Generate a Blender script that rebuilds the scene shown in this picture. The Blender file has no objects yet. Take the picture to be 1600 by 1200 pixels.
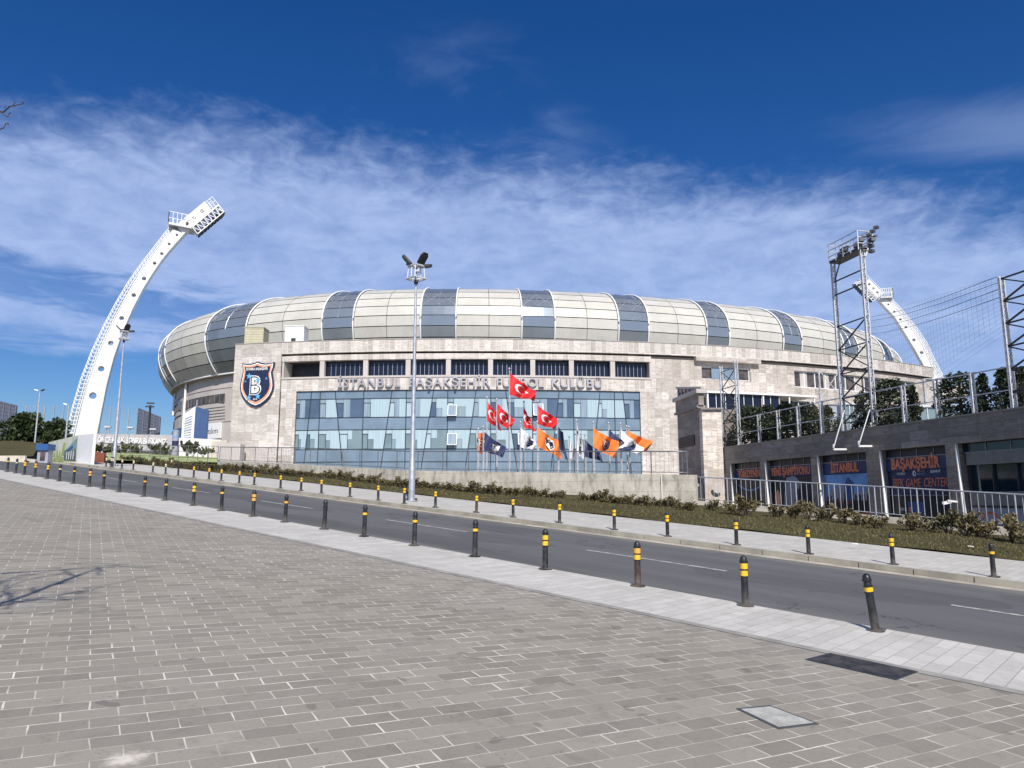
import bpy, bmesh, math, random
from mathutils import Vector, Matrix
R_ = random.Random(7)
rad = math.radians
scene = bpy.context.scene
COL = scene.collection

# ---------------------------------------------------------------- camera
FPX, PITCH, EYE = 1150.0, math.atan(178 / 1150.0), 1.65
cam_d = bpy.data.cameras.new("camera")
cam_d.sensor_width = 36.0
cam_d.lens = 36.0 * FPX / 1600.0
cam_d.clip_end = 4000
cam_d.clip_start = 0.05
cam = bpy.data.objects.new("camera", cam_d)
COL.objects.link(cam)
cam.location = (0, 0, EYE)
cam.rotation_euler = (math.pi / 2 + PITCH, 0, 0)
scene.camera = cam

# ---------------------------------------------------------------- light, sky, exposure
SUN_AZ, SUN_EL = 10.0, 41.0          # sun stands behind the viewer, a little to the right
sun_vec = Vector((math.sin(rad(SUN_AZ)) * math.cos(rad(SUN_EL)), -math.cos(rad(SUN_AZ)) * math.cos(rad(SUN_EL)), math.sin(rad(SUN_EL))))
sl = bpy.data.lights.new("sun", 'SUN')
sl.energy = 4.8
sl.angle = rad(0.5)
sl.color = (1.0, 0.95, 0.87)
sun = bpy.data.objects.new("sun", sl)
COL.objects.link(sun)
sun.location = sun_vec * 200
sun.rotation_euler = sun_vec.to_track_quat('Z', 'Y').to_euler()

scene.view_settings.view_transform = 'Standard'
scene.view_settings.look = 'None'
scene.view_settings.exposure = 0.10
scene.view_settings.gamma = 1.0
scene.cycles.max_bounces = 6
scene.cycles.transparent_max_bounces = 12

class NT:
    """tiny helper that wires shader nodes"""
    def __init__(s, tree): s.t = tree
    def n(s, kind, **kw):
        nd = s.t.nodes.new(kind)
        for k, v in kw.items():
            if k.startswith('i_'):
                nd.inputs[int(k[2:])].default_value = v
            else:
                setattr(nd, k, v)
        return nd
    def val(s, x, sock):
        if x is None: return
        if hasattr(x, 'is_output'): s.t.links.new(x, sock)
        else: sock.default_value = x
    def m(s, op, a, b=None, c=None, clamp=False):
        nd = s.t.nodes.new('ShaderNodeMath'); nd.operation = op; nd.use_clamp = clamp
        s.val(a, nd.inputs[0])
        if b is not None: s.val(b, nd.inputs[1])
        if c is not None: s.val(c, nd.inputs[2])
        return nd.outputs[0]
    def ramp(s, x, a, b, lo=0.0, hi=1.0, smooth=True):
        nd = s.t.nodes.new('ShaderNodeMapRange')
        nd.interpolation_type = 'SMOOTHSTEP' if smooth else 'LINEAR'
        s.val(x, nd.inputs[0]); nd.inputs[1].default_value = a; nd.inputs[2].default_value = b
        nd.inputs[3].default_value = lo; nd.inputs[4].default_value = hi
        return nd.outputs[0]
    def noise(s, vec, scale, detail=4, rough=0.55, dist=0.0):
        nd = s.t.nodes.new('ShaderNodeTexNoise')
        if vec is not None: s.t.links.new(vec, nd.inputs['Vector'])
        nd.inputs['Scale'].default_value = scale; nd.inputs['Detail'].default_value = detail
        nd.inputs['Roughness'].default_value = rough; nd.inputs['Distortion'].default_value = dist
        return nd.outputs[0]
    def mix(s, fac, a, b, blend='MIX'):
        nd = s.t.nodes.new('ShaderNodeMix'); nd.data_type = 'RGBA'; nd.blend_type = blend
        s.val(fac, nd.inputs[0]); s.val(a, nd.inputs[6]); s.val(b, nd.inputs[7])
        return nd.outputs[2]
    def xyz(s, x, y, z=0.0):
        nd = s.t.nodes.new('ShaderNodeCombineXYZ')
        s.val(x, nd.inputs[0]); s.val(y, nd.inputs[1]); s.val(z, nd.inputs[2])
        return nd.outputs[0]
    def sep(s, v):
        nd = s.t.nodes.new('ShaderNodeSeparateXYZ'); s.t.links.new(v, nd.inputs[0]); return nd.outputs
    def link(s, a, b): s.t.links.new(a, b)

def build_sky():
    w = bpy.data.worlds.new("World"); scene.world = w; w.use_nodes = True
    t = w.node_tree; t.nodes.clear(); k = NT(t)
    sky = k.n('ShaderNodeTexSky', sky_type='NISHITA', sun_disc=False)
    sky.sun_elevation = rad(SUN_EL); sky.sun_rotation = rad(180 - SUN_AZ)
    sky.altitude = 100; sky.air_density = 1.0; sky.dust_density = 0.7; sky.ozone_density = 6.0
    hs = k.n('ShaderNodeHueSaturation'); hs.inputs['Saturation'].default_value = 1.27; hs.inputs['Value'].default_value = 0.99; hs.inputs['Hue'].default_value = 0.512
    k.link(sky.outputs[0], hs.inputs['Color'])
    tc = k.n('ShaderNodeTexCoord')
    d = k.sep(tc.outputs['Generated'])
    z = k.m('MAXIMUM', d[2], 0.02)
    u = k.m('DIVIDE', d[0], z); v = k.m('DIVIDE', d[1], z)
    P = k.xyz(u, v)
    el = k.m('MULTIPLY', k.m('ARCSINE', d[2]), 57.2958)
    az = k.m('MULTIPLY', k.m('ARCTAN2', d[0], d[1]), 57.2958)
    big = k.noise(P, 1.3, 6, 0.6, 0.3)
    sc = k.n('ShaderNodeVectorMath', operation='MULTIPLY'); k.link(tc.outputs['Generated'], sc.inputs[0]); sc.inputs[1].default_value = (1, 1, 2.1)
    fine = k.noise(sc.outputs[0], 24.0, 6, 0.62, 0.4)
    puff = k.noise(sc.outputs[0], 8.0, 5, 0.6, 0.5)
    mid = k.noise(P, 3.2, 5, 0.6, 0.6)
    # main band of thin altocumulus: everything beyond a straight front in the cloud plane
    e = k.m('SUBTRACT', k.m('ADD', k.m('SUBTRACT', v, k.m('MULTIPLY', u, 0.27)), k.m('MULTIPLY', k.m('MAXIMUM', u, 0.0), 0.10)), 2.08)
    e = k.m('ADD', e, k.m('MULTIPLY', k.m('SUBTRACT', big, 0.5), 0.7))
    e = k.m('ADD', e, k.m('MULTIPLY', k.m('SUBTRACT', fine, 0.5), 0.5))
    band = k.ramp(e, -0.16, 0.50)
    # clear air low on the left and the rift inside the band
    low = k.ramp(k.m('ADD', el, k.m('MULTIPLY', k.m('SUBTRACT', big, 0.5), 5.0)), 9.2, 11.4)
    lowfade = k.m('MAXIMUM', low, k.ramp(az, -27, -2, 0, 0.9))
    rift_c = k.m('ADD', 14.2, k.m('MULTIPLY', k.m('ADD', az, 36), -0.11))
    rift = k.ramp(k.m('ABSOLUTE', k.m('ADD', k.m('SUBTRACT', el, rift_c), k.m('MULTIPLY', k.m('SUBTRACT', mid, 0.5), 5.5))), 0.3, 2.3, 0.28, 1.0)
    rift = k.m('MAXIMUM', rift, k.ramp(az, -30, -12, 0.0, 1.0))
    tex = k.m('ADD', k.m('MULTIPLY', k.ramp(mid, 0.25, 0.75), 0.14), k.m('ADD', k.m('MULTIPLY', k.ramp(puff, 0.25, 0.75), 0.17), k.m('MULTIPLY', k.ramp(fine, 0.3, 0.7), 0.17)))
    dens = k.m('ADD', tex, 0.45)
    mask = k.m('MULTIPLY', k.m('MULTIPLY', band, dens), k.m('MULTIPLY', lowfade, rift))
    # faint veils: one streak high in the middle, a pale patch on the upper right
    wv = k.noise(P, 1.7, 5, 0.6, 1.2)
    s1 = k.m('SUBTRACT', k.m('ADD', u, k.m('MULTIPLY', k.m('SUBTRACT', v, 1.8), -0.55)), 0.0)
    s1 = k.ramp(k.m('ABSOLUTE', k.m('ADD', s1, k.m('MULTIPLY', k.m('SUBTRACT', wv, 0.5), 0.55))), 0.0, 0.22, 1.0, 0.0)
    s1 = k.m('MULTIPLY', s1, k.m('MULTIPLY', k.ramp(v, 1.35, 1.6), k.ramp(mid, 0.35, 0.75)))
    pu = k.m('SUBTRACT', u, 1.42); pv = k.m('SUBTRACT', v, 1.86)
    pr = k.m('SQRT', k.m('ADD', k.m('MULTIPLY', pu, pu), k.m('MULTIPLY', k.m('MULTIPLY', pv, pv), 9.0)))
    s2 = k.m('MULTIPLY', k.ramp(k.m('ADD', pr, k.m('MULTIPLY', k.m('SUBTRACT', wv, 0.5), 0.9)), 0.05, 0.75, 1.0, 0.0), 0.26)
    mask = k.m('MAXIMUM', mask, k.m('MAXIMUM', k.m('MULTIPLY', s1, 0.20), s2))
    # unseen thin cloud added behind the viewer to whiten and brighten the fill light
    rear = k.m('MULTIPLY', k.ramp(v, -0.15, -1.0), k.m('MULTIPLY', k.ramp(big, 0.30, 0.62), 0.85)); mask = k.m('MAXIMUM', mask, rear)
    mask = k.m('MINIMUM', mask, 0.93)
    bg = k.n('ShaderNodeBackground'); bg.inputs[1].default_value = 0.092
    k.link(hs.outputs[0], bg.inputs[0])
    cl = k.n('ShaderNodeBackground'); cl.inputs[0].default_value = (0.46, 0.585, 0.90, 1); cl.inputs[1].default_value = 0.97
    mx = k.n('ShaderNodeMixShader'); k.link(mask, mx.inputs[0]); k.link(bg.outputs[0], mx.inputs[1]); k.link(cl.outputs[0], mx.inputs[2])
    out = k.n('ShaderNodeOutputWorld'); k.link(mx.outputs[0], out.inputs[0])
build_sky()

# ---------------------------------------------------------------- geometry of the site
CP, SP = math.cos(PITCH), math.sin(PITCH)
CAMO = Vector((0, 0, EYE))
def ray(x, y):
    a, b = x - 800.0, y - 600.0
    return Vector((a, FPX * CP + b * SP, FPX * SP - b * CP))
HD = Vector((-0.74297, 0.66933))     # uphill direction of the street, plan view
PR = Vector((0.66933, 0.74297))      # across the street, away from the viewer
SLOPE = 0.074
GX, GY = HD.x * SLOPE, HD.y * SLOPE
def gz(x, y): return GX * x + GY * y
def rd(t, n, off=0.0):
    x = t * HD.x + n * PR.x; y = t * HD.y + n * PR.y
    return Vector((x, y, gz(x, y) + off))
def gnd(x, y, off=0.0):
    d = ray(x, y); t = (EYE - off) / (GX * d.x + GY * d.y - d.z); return CAMO + d * t
def atY(x, y, Y):
    d = ray(x, y); return CAMO + d * (Y / d.y)
def onplane(x, y, p0, nrm):
    d = ray(x, y); t = (Vector(p0) - CAMO).dot(nrm) / d.dot(nrm); return CAMO + d * t
CC, CR = Vector((-5.5, 195.0)), 115.0  # the club house front follows this arc
def cyl(s, z, o=0.0):
    a = s / CR
    return Vector((CC.x + (CR + o) * math.sin(a), CC.y - (CR + o) * math.cos(a), z))
def pc(x, y, o=0.0):
    d = ray(x, y); r = CR + o
    a = d.x ** 2 + d.y ** 2; b = -2 * (d.x * CC.x + d.y * CC.y); c = CC.length_squared - r * r
    t = (-b - math.sqrt(max(b * b - 4 * a * c, 0))) / (2 * a); P = CAMO + d * t
    return math.atan2(P.x - CC.x, CC.y - P.y) * CR, P.z

# ---------------------------------------------------------------- mesh builder
ORG = {}
class MB:
    def __init__(s): s.v, s.f = [], []
    def add(s, vs, fs):
        b = len(s.v); s.v += [Vector(p) for p in vs]; s.f += [tuple(b + i for i in f) for f in fs]; return s
    def hexa(s, p):   # 8 points: bottom ring 0-3, top ring 4-7
        return s.add(p, [(3, 2, 1, 0), (4, 5, 6, 7), (0, 1, 5, 4), (1, 2, 6, 5), (2, 3, 7, 6), (3, 0, 4, 7)])
    def box(s, c, d, rz=0.0):
        c = Vector(c); x, y, z = d[0] / 2, d[1] / 2, d[2] / 2; m = Matrix.Rotation(rz, 3, 'Z')
        return s.hexa([c + m @ Vector(q) for q in ((-x, -y, -z), (x, -y, -z), (x, y, -z), (-x, y, -z), (-x, -y, z), (x, -y, z), (x, y, z), (-x, y, z))])
    def bar(s, a, b, w, h=None, up=(0, 0, 1)):
        a, b = Vector(a), Vector(b); h = h or w; t = (b - a)
        if t.length < 1e-6: return s
        t.normalize(); u = Vector(up)
        if abs(t.dot(u)) > 0.98: u = Vector((1, 0, 0))
        sx = t.cross(u).normalized() * (w / 2); sy = sx.cross(t).normalized() * (h / 2)
        return s.hexa([a - sx - sy, a + sx - sy, a + sx + sy, a - sx + sy, b - sx - sy, b + sx - sy, b + sx + sy, b - sx + sy])
    def tube(s, pts, r, n=8, cap=True):
        pts = [Vector(p) for p in pts]; rs = r if isinstance(r, (list, tuple)) else [r] * len(pts)
        b = len(s.v); ref = Vector((0, 0, 1))
        d0 = (pts[-1] - pts[0])
        if d0.length < 1e-9: return s
        if abs(d0.normalized().z) > 0.9: ref = Vector((1, 0, 0))
        for i, p in enumerate(pts):
            t = (pts[min(i + 1, len(pts) - 1)] - pts[max(i - 1, 0)]).normalized()
            a = t.cross(ref)
            a = a.normalized() if a.length > 1e-6 else Vector((1, 0, 0)); c = a.cross(t)
            for k in range(n):
                q = 2 * math.pi * k / n
                s.v.append(p + (a * math.cos(q) + c * math.sin(q)) * rs[i])
        for i in range(len(pts) - 1):
            for k in range(n):
                k2 = (k + 1) % n
                s.f.append((b + i * n + k, b + (i + 1) * n + k, b + (i + 1) * n + k2, b + i * n + k2))
        if cap:
            s.f.append(tuple(b + k for k in range(n))); s.f.append(tuple(b + (len(pts) - 1) * n + k for k in reversed(range(n))))
        return s
    def lathe(s, prof, c=(0, 0, 0), n=16, axis=None):
        c = Vector(c); b = len(s.v)
        for r, z in prof:
            for k in range(n):
                q = 2 * math.pi * k / n; s.v.append(c + Vector((r * math.cos(q), r * math.sin(q), z)))
        for i in range(len(prof) - 1):
            for k in range(n):
                k2 = (k + 1) % n; s.f.append((b + i * n + k, b + i * n + k2, b + (i + 1) * n + k2, b + (i + 1) * n + k))
        s.f.append(tuple(b + k for k in reversed(range(n)))); s.f.append(tuple(b + (len(prof) - 1) * n + k for k in range(n)))
        return s
    def prism(s, poly, fn, d0, d1):
        """poly of 2-D points, fn(a, b, d) maps to the world; front at d1, back at d0"""
        n = len(poly)
        ar = sum(poly[i][0] * poly[(i + 1) % n][1] - poly[(i + 1) % n][0] * poly[i][1] for i in range(n))
        if ar < 0: poly = poly[::-1]
        s.add([fn(a, b, d0) for a, b in poly] + [fn(a, b, d1) for a, b in poly],
              [tuple(reversed(range(n))), tuple(range(n, 2 * n))] + [(i, (i + 1) % n, n + (i + 1) % n, n + i) for i in range(n)])
        return s
    def grid(s, fn, nu, nv):
        b = len(s.v)
        for j in range(nv + 1):
            for i in range(nu + 1): s.v.append(Vector(fn(i / nu, j / nv)))
        for j in range(nv):
            for i in range(nu):
                q = b + j * (nu + 1) + i; s.f.append((q, q + 1, q + nu + 2, q + nu + 1))
        return s
    def cbox(s, s0, s1, z0, z1, o0, o1):
        """curved slab following the club house front"""
        n = max(1, int(math.ceil((s1 - s0) / 2.2))); b = len(s.v)
        for i in range(n + 1):
            q = s0 + (s1 - s0) * i / n
            s.v += [cyl(q, z0, o0), cyl(q, z0, o1), cyl(q, z1, o1), cyl(q, z1, o0)]
        for i in range(n):
            p = b + 4 * i
            for k in range(4): s.f.append((p + k, p + 4 + k, p + 4 + (k + 1) % 4, p + (k + 1) % 4))
        s.f.append((b, b + 1, b + 2, b + 3)); p = b + 4 * n; s.f.append((p + 3, p + 2, p + 1, p))
        return s
    def cwall(s, s0, s1, z0, z1, o0, o1, holes):
        """curved wall with rectangular openings (s0, s1, z0, z1)"""
        xs = sorted({s0, s1} | {h[0] for h in holes} | {h[1] for h in holes})
        for a, b in zip(xs, xs[1:]):
            m = (a + b) / 2; hs = sorted([h for h in holes if h[0] <= m <= h[1]], key=lambda h: h[2]); z = z0
            for h in hs:
                if h[2] > z: s.cbox(a, b, z, h[2], o0, o1)
                z = h[3]
            if z < z1: s.cbox(a, b, z, z1, o0, o1)
        return s
    def cpoly(s, poly, o0, o1): return s.prism(poly, lambda a, b, d: cyl(a, b, d), o0, o1)
    def build(s, name, mat, parent=None, smooth=False, angle=None):
        o0 = ORG.get(parent.as_pointer() if parent else None, Vector((0, 0, 0)))
        me = bpy.data.meshes.new(name)
        me.from_pydata([tuple(p - o0) for p in s.v], [], s.f)
        me.materials.append(mat); me.validate(clean_customdata=False); me.update()
        if smooth:
            for p in me.polygons: p.use_smooth = True
            if angle: me.set_sharp_from_angle(angle=rad(angle))
        o = bpy.data.objects.new(name, me); COL.objects.link(o)
        if parent: o.parent = parent
        ORG[o.as_pointer()] = o0
        return o

def thing(name, label, cat, loc=(0, 0, 0), group=None):
    o = bpy.data.objects.new(name, None); COL.objects.link(o); o.location = loc; o.empty_display_size = 0.3
    o['label'] = label; o['category'] = cat
    if group: o['group'] = group
    ORG[o.as_pointer()] = Vector(loc)
    return o
def tag(o, label, cat, group=None, kind=None):
    o['label'] = label; o['category'] = cat
    if group: o['group'] = group
    if kind: o['kind'] = kind
    return o
def struct(o, kind='structure'): o['kind'] = kind; return o
def dup(o, parent=None):
    c = o.copy(); COL.objects.link(c)
    if parent: c.parent = parent
    for ch in o.children: dup(ch, c)
    return c
def rebase(o):
    """give a one-mesh thing its own origin at the foot of its bounding box"""
    me = o.data; n = len(me.vertices)
    lo = Vector((min(v.co[i] for v in me.vertices) for i in range(3))); hi = Vector((max(v.co[i] for v in me.vertices) for i in range(3)))
    c = Vector(((lo.x + hi.x) / 2, (lo.y + hi.y) / 2, lo.z))
    for v in me.vertices: v.co -= c
    o.location = c; return o

TXT = {}
def text_mesh(txt, bold=0.0, ext=0.0, spacing=1.0, shear=0.0):
    """flat or extruded lettering with cap height 1, left edge 0, baseline 0"""
    key = (txt, bold, ext, spacing, shear)
    if key in TXT: return TXT[key]
    cu = bpy.data.curves.new("lettering", 'FONT'); cu.body = txt; cu.size = 1.0; cu.offset = bold; cu.extrude = ext; cu.space_character = spacing; cu.shear = shear
    cu.resolution_u = 3
    o = bpy.data.objects.new("lettering", cu); COL.objects.link(o)
    dg = bpy.context.evaluated_depsgraph_get(); dg.update()
    me = bpy.data.meshes.new_from_object(o.evaluated_get(dg))
    vs = [v.co.copy() for v in me.vertices]; fs = [tuple(p.vertices) for p in me.polygons]
    bpy.data.objects.remove(o); bpy.data.curves.remove(cu); bpy.data.meshes.remove(me)
    cap = 0.69
    x0 = min(v.x for v in vs); x1 = max(v.x for v in vs)
    vs = [Vector(((v.x - x0) / cap, v.y / cap, v.z)) for v in vs]
    TXT[key] = (vs, fs, (x1 - x0) / cap); return TXT[key]
def put_text(mb, txt, fn, bold=0.0, ext=0.0, spacing=1.0, width=None, height=1.0, x=0.0, y=0.0, shear=0.0):
    vs, fs, w = text_mesh(txt, bold, ext, spacing, shear)
    kx = (width / w) if width else height
    mb.add([fn(x + v.x * kx, y + v.y * height, v.z) for v in vs], fs)
    return w * kx

# ---------------------------------------------------------------- materials
MATS = {}
def base_mat(name):
    m = bpy.data.materials.new(name); m.use_nodes = True; t = m.node_tree; t.nodes.clear(); k = NT(t)
    b = k.n('ShaderNodeBsdfPrincipled'); o = k.n('ShaderNodeOutputMaterial'); k.link(b.outputs[0], o.inputs[0])
    return m, k, b
def plain(name, col, rough=0.5, metal=0.0, var=0.12, scale=3.0, bump=0.0, spec=0.5, detail=4, bscale=None):
    if name in MATS: return MATS[name]
    m, k, b = base_mat(name); c = (col[0], col[1], col[2], 1)
    tc = k.n('ShaderNodeTexCoord').outputs['Object']
    nz = k.noise(tc, scale, detail, 0.6)
    lo = tuple(x * (1 - var) for x in col) + (1,); hi = tuple(min(x * (1 + var), 1) for x in col) + (1,)
    k.link(k.mix(k.ramp(nz, 0.3, 0.7), lo, hi), b.inputs['Base Color'])
    b.inputs['Roughness'].default_value = rough; b.inputs['Metallic'].default_value = metal
    b.inputs['Specular IOR Level'].default_value = spec
    if bump:
        bp = k.n('ShaderNodeBump'); bp.inputs['Strength'].default_value = bump; bp.inputs['Distance'].default_value = 0.02
        k.link(k.noise(tc, bscale or scale * 8, 5, 0.6), bp.inputs['Height']); k.link(bp.outputs[0], b.inputs['Normal'])
    MATS[name] = m; return m
def dotv(k, v, d, off=0.0):
    nd = k.n('ShaderNodeVectorMath', operation='DOT_PRODUCT'); k.link(v, nd.inputs[0]); nd.inputs[1].default_value = d
    return k.m('ADD', nd.outputs['Value'], off)

def paver_mat():
    m, k, b = base_mat("brick_pavers"); P = k.n('ShaderNodeTexCoord').outputs['Object']
    a = rad(60.2); cu, cv = (math.sin(a), math.cos(a), 0), (-math.cos(a), math.sin(a), 0)
    o = (-2.3257, 4.3032)
    u = dotv(k, P, cu, -(o[0] * cu[0] + o[1] * cu[1])); v = dotv(k, P, cv, -(o[0] * cv[0] + o[1] * cv[1]))
    # the courses wander a little, as laid by hand
    wob = k.noise(P, 0.9, 2); v = k.m('ADD', v, k.m('MULTIPLY', k.m('SUBTRACT', wob, 0.5), 0.035)); 
    wob2 = k.noise(P, 2.3, 2); u = k.m('ADD', u, k.m('MULTIPLY', k.m('SUBTRACT', wob2, 0.5), 0.03))
    br = k.n('ShaderNodeTexBrick', offset=0.5, squash=1.0)
    k.link(k.xyz(u, v), br.inputs['Vector'])
    br.inputs['Scale'].default_value = 1.0; br.inputs['Brick Width'].default_value = 0.305; br.inputs['Row Height'].default_value = 0.164
    jw = k.ramp(k.noise(P, 1.7, 4), 0.3, 0.72, 0.0030, 0.0080)
    k.link(jw, br.inputs['Mortar Size']); br.inputs['Mortar Smooth'].default_value = 0.25; br.inputs['Bias'].default_value = 0.0
    br.inputs['Color1'].default_value = (0.0, 0, 0, 1); br.inputs['Color2'].default_value = (1, 1, 1, 1); br.inputs['Mortar'].default_value = (0.5, 0.5, 0.5, 1)
    rnd = k.sep(br.outputs['Color'])[0]
    base = k.mix(rnd, (0.202, 0.176, 0.133, 1), (0.325, 0.289, 0.226, 1))
    # warm, slightly redder field of newer pavers near the covers, blotches and streaks
    tone = k.ramp(dotv(k, P, (0.75, -0.35, 0), 0), 0.2, 2.6)
    base = k.mix(k.m('MULTIPLY', tone, 0.8), base, k.mix(rnd, (0.212, 0.170, 0.128, 1), (0.340, 0.281, 0.220, 1)))
    blot = k.noise(P, 0.55, 5, 0.65); base = k.mix(k.ramp(blot, 0.35, 0.75), base, (0.36, 0.335, 0.30, 1)) if False else k.mix(k.m('MULTIPLY', k.ramp(blot, 0.35, 0.8), 0.35), base, (0.34, 0.322, 0.295, 1))
    grain = k.noise(P, 75, 5, 0.7); base = k.mix(0.30, base, k.mix(grain, (0.10, 0.095, 0.085, 1), (0.52, 0.49, 0.45, 1)))
    lich = k.ramp(k.noise(P, 5.5, 6, 0.72, 0.6), 0.52, 0.70); base = k.mix(k.m('MULTIPLY', lich, 0.30), base, (0.135, 0.122, 0.10, 1)); sand = k.ramp(k.noise(P, 2.2, 6, 0.7, 1.0), 0.60, 0.76); base = k.mix(k.m('MULTIPLY', sand, 0.35), base, (0.46, 0.43, 0.37, 1)); spots = k.ramp(k.noise(P, 21, 3, 0.6), 0.64, 0.72); base = k.mix(k.m('MULTIPLY', spots, 0.38), base, (0.10, 0.095, 0.09, 1))
    joint = k.mix(k.ramp(k.noise(P, 3.0, 4), 0.35, 0.7), (0.36, 0.335, 0.285, 1), (0.72, 0.68, 0.60, 1))
    col = k.mix(br.outputs['Fac'], base, joint)
    # old spills, foot traffic and a faint tyre sweep darken the field in broad soft shapes
    stn = k.ramp(k.noise(P, 0.85, 6, 0.62, 1.6), 0.56, 0.74); col = k.mix(k.m('MULTIPLY', stn, 0.30), col, (0.115, 0.102, 0.082, 1))
    drp = k.ramp(k.noise(P, 4.2, 2, 0.4, 0.3), 0.70, 0.735); col = k.mix(k.m('MULTIPLY', drp, 0.38), col, (0.085, 0.078, 0.066, 1))
    swp = k.ramp(k.m('ABSOLUTE', k.m('ADD', dotv(k, P, (0.62, 0.785, 0), -5.6), k.m('MULTIPLY', k.m('SUBTRACT', k.noise(P, 0.25, 2), 0.5), 1.6))), 0.05, 0.16, 1, 0); col = k.mix(k.m('MULTIPLY', k.m('MULTIPLY', swp, k.ramp(k.noise(P, 1.1, 4), 0.42, 0.62)), 0.22), col, (0.09, 0.082, 0.07, 1))
    # spilt mortar
    sx, sy = gnd(198, 1186).xy
    dd = k.n('ShaderNodeVectorMath', operation='DISTANCE'); k.link(P, dd.inputs[0]); dd.inputs[1].default_value = (sx, sy, gz(sx, sy))
    sp = k.ramp(k.m('ADD', dd.outputs['Value'], k.m('MULTIPLY', k.noise(P, 14, 5, 0.7), 0.26)), 0.13, 0.27, 1, 0)
    col = k.mix(k.m('MULTIPLY', sp, 0.85), col, (0.72, 0.66, 0.58, 1))
    k.link(col, b.inputs['Base Color']); b.inputs['Roughness'].default_value = 0.8; b.inputs['Specular IOR Level'].default_value = 0.3
    bp = k.n('ShaderNodeBump'); bp.inputs['Strength'].default_value = 0.45; bp.inputs['Distance'].default_value = 0.012
    k.link(k.m('SUBTRACT', k.m('MULTIPLY', grain, 0.25), br.outputs['Fac']), bp.inputs['Height']); k.link(bp.outputs[0], b.inputs['Normal'])
    return m

def slab_mat(name, c1, c2, w, h, jc, mortar=0.006, off=0.5, vary=0.25):
    m, k, b = base_mat(name); P = k.n('ShaderNodeTexCoord').outputs['Object']
    u = dotv(k, P, (HD.x, HD.y, 0)); v = dotv(k, P, (PR.x, PR.y, 0), -7.4)
    br = k.n('ShaderNodeTexBrick', offset=off); k.link(k.xyz(v, u), br.inputs['Vector'])
    br.inputs['Scale'].default_value = 1.0; br.inputs['Brick Width'].default_value = w; br.inputs['Row Height'].default_value = h
    br.inputs['Mortar Size'].default_value = mortar; br.inputs['Mortar Smooth'].default_value = 0.3
    br.inputs['Color1'].default_value = (0, 0, 0, 1); br.inputs['Color2'].default_value = (1, 1, 1, 1)
    rnd = k.sep(br.outputs['Color'])[0]
    base = k.mix(rnd, c1, c2)
    st = k.noise(P, 1.2, 6, 0.7); base = k.mix(k.m('MULTIPLY', k.ramp(st, 0.35, 0.75), vary), base, (c1[0] * .62, c1[1] * .61, c1[2] * .58, 1)); d2 = k.noise(P, 6.5, 6, 0.75, 0.8); base = k.mix(k.m('MULTIPLY', k.ramp(d2, 0.50, 0.70), 0.38), base, (c1[0] * .58, c1[1] * .57, c1[2] * .54, 1))
    gr = k.noise(P, 60, 4, 0.7); base = k.mix(0.18, base, k.mix(gr, (0.15, 0.15, 0.15, 1), (0.75, 0.75, 0.73, 1)))
    k.link(k.mix(k.m('MULTIPLY', br.outputs['Fac'], 0.75), base, jc), b.inputs['Base Color'])
    b.inputs['Roughness'].default_value = 0.75; b.inputs['Specular IOR Level'].default_value = 0.3
    bp = k.n('ShaderNodeBump'); bp.inputs['Strength'].default_value = 0.3; bp.inputs['Distance'].default_value = 0.01
    k.link(k.m('SUBTRACT', k.m('MULTIPLY', gr, 0.3), br.outputs['Fac']), bp.inputs['Height']); k.link(bp.outputs[0], b.inputs['Normal'])
    return m

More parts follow.
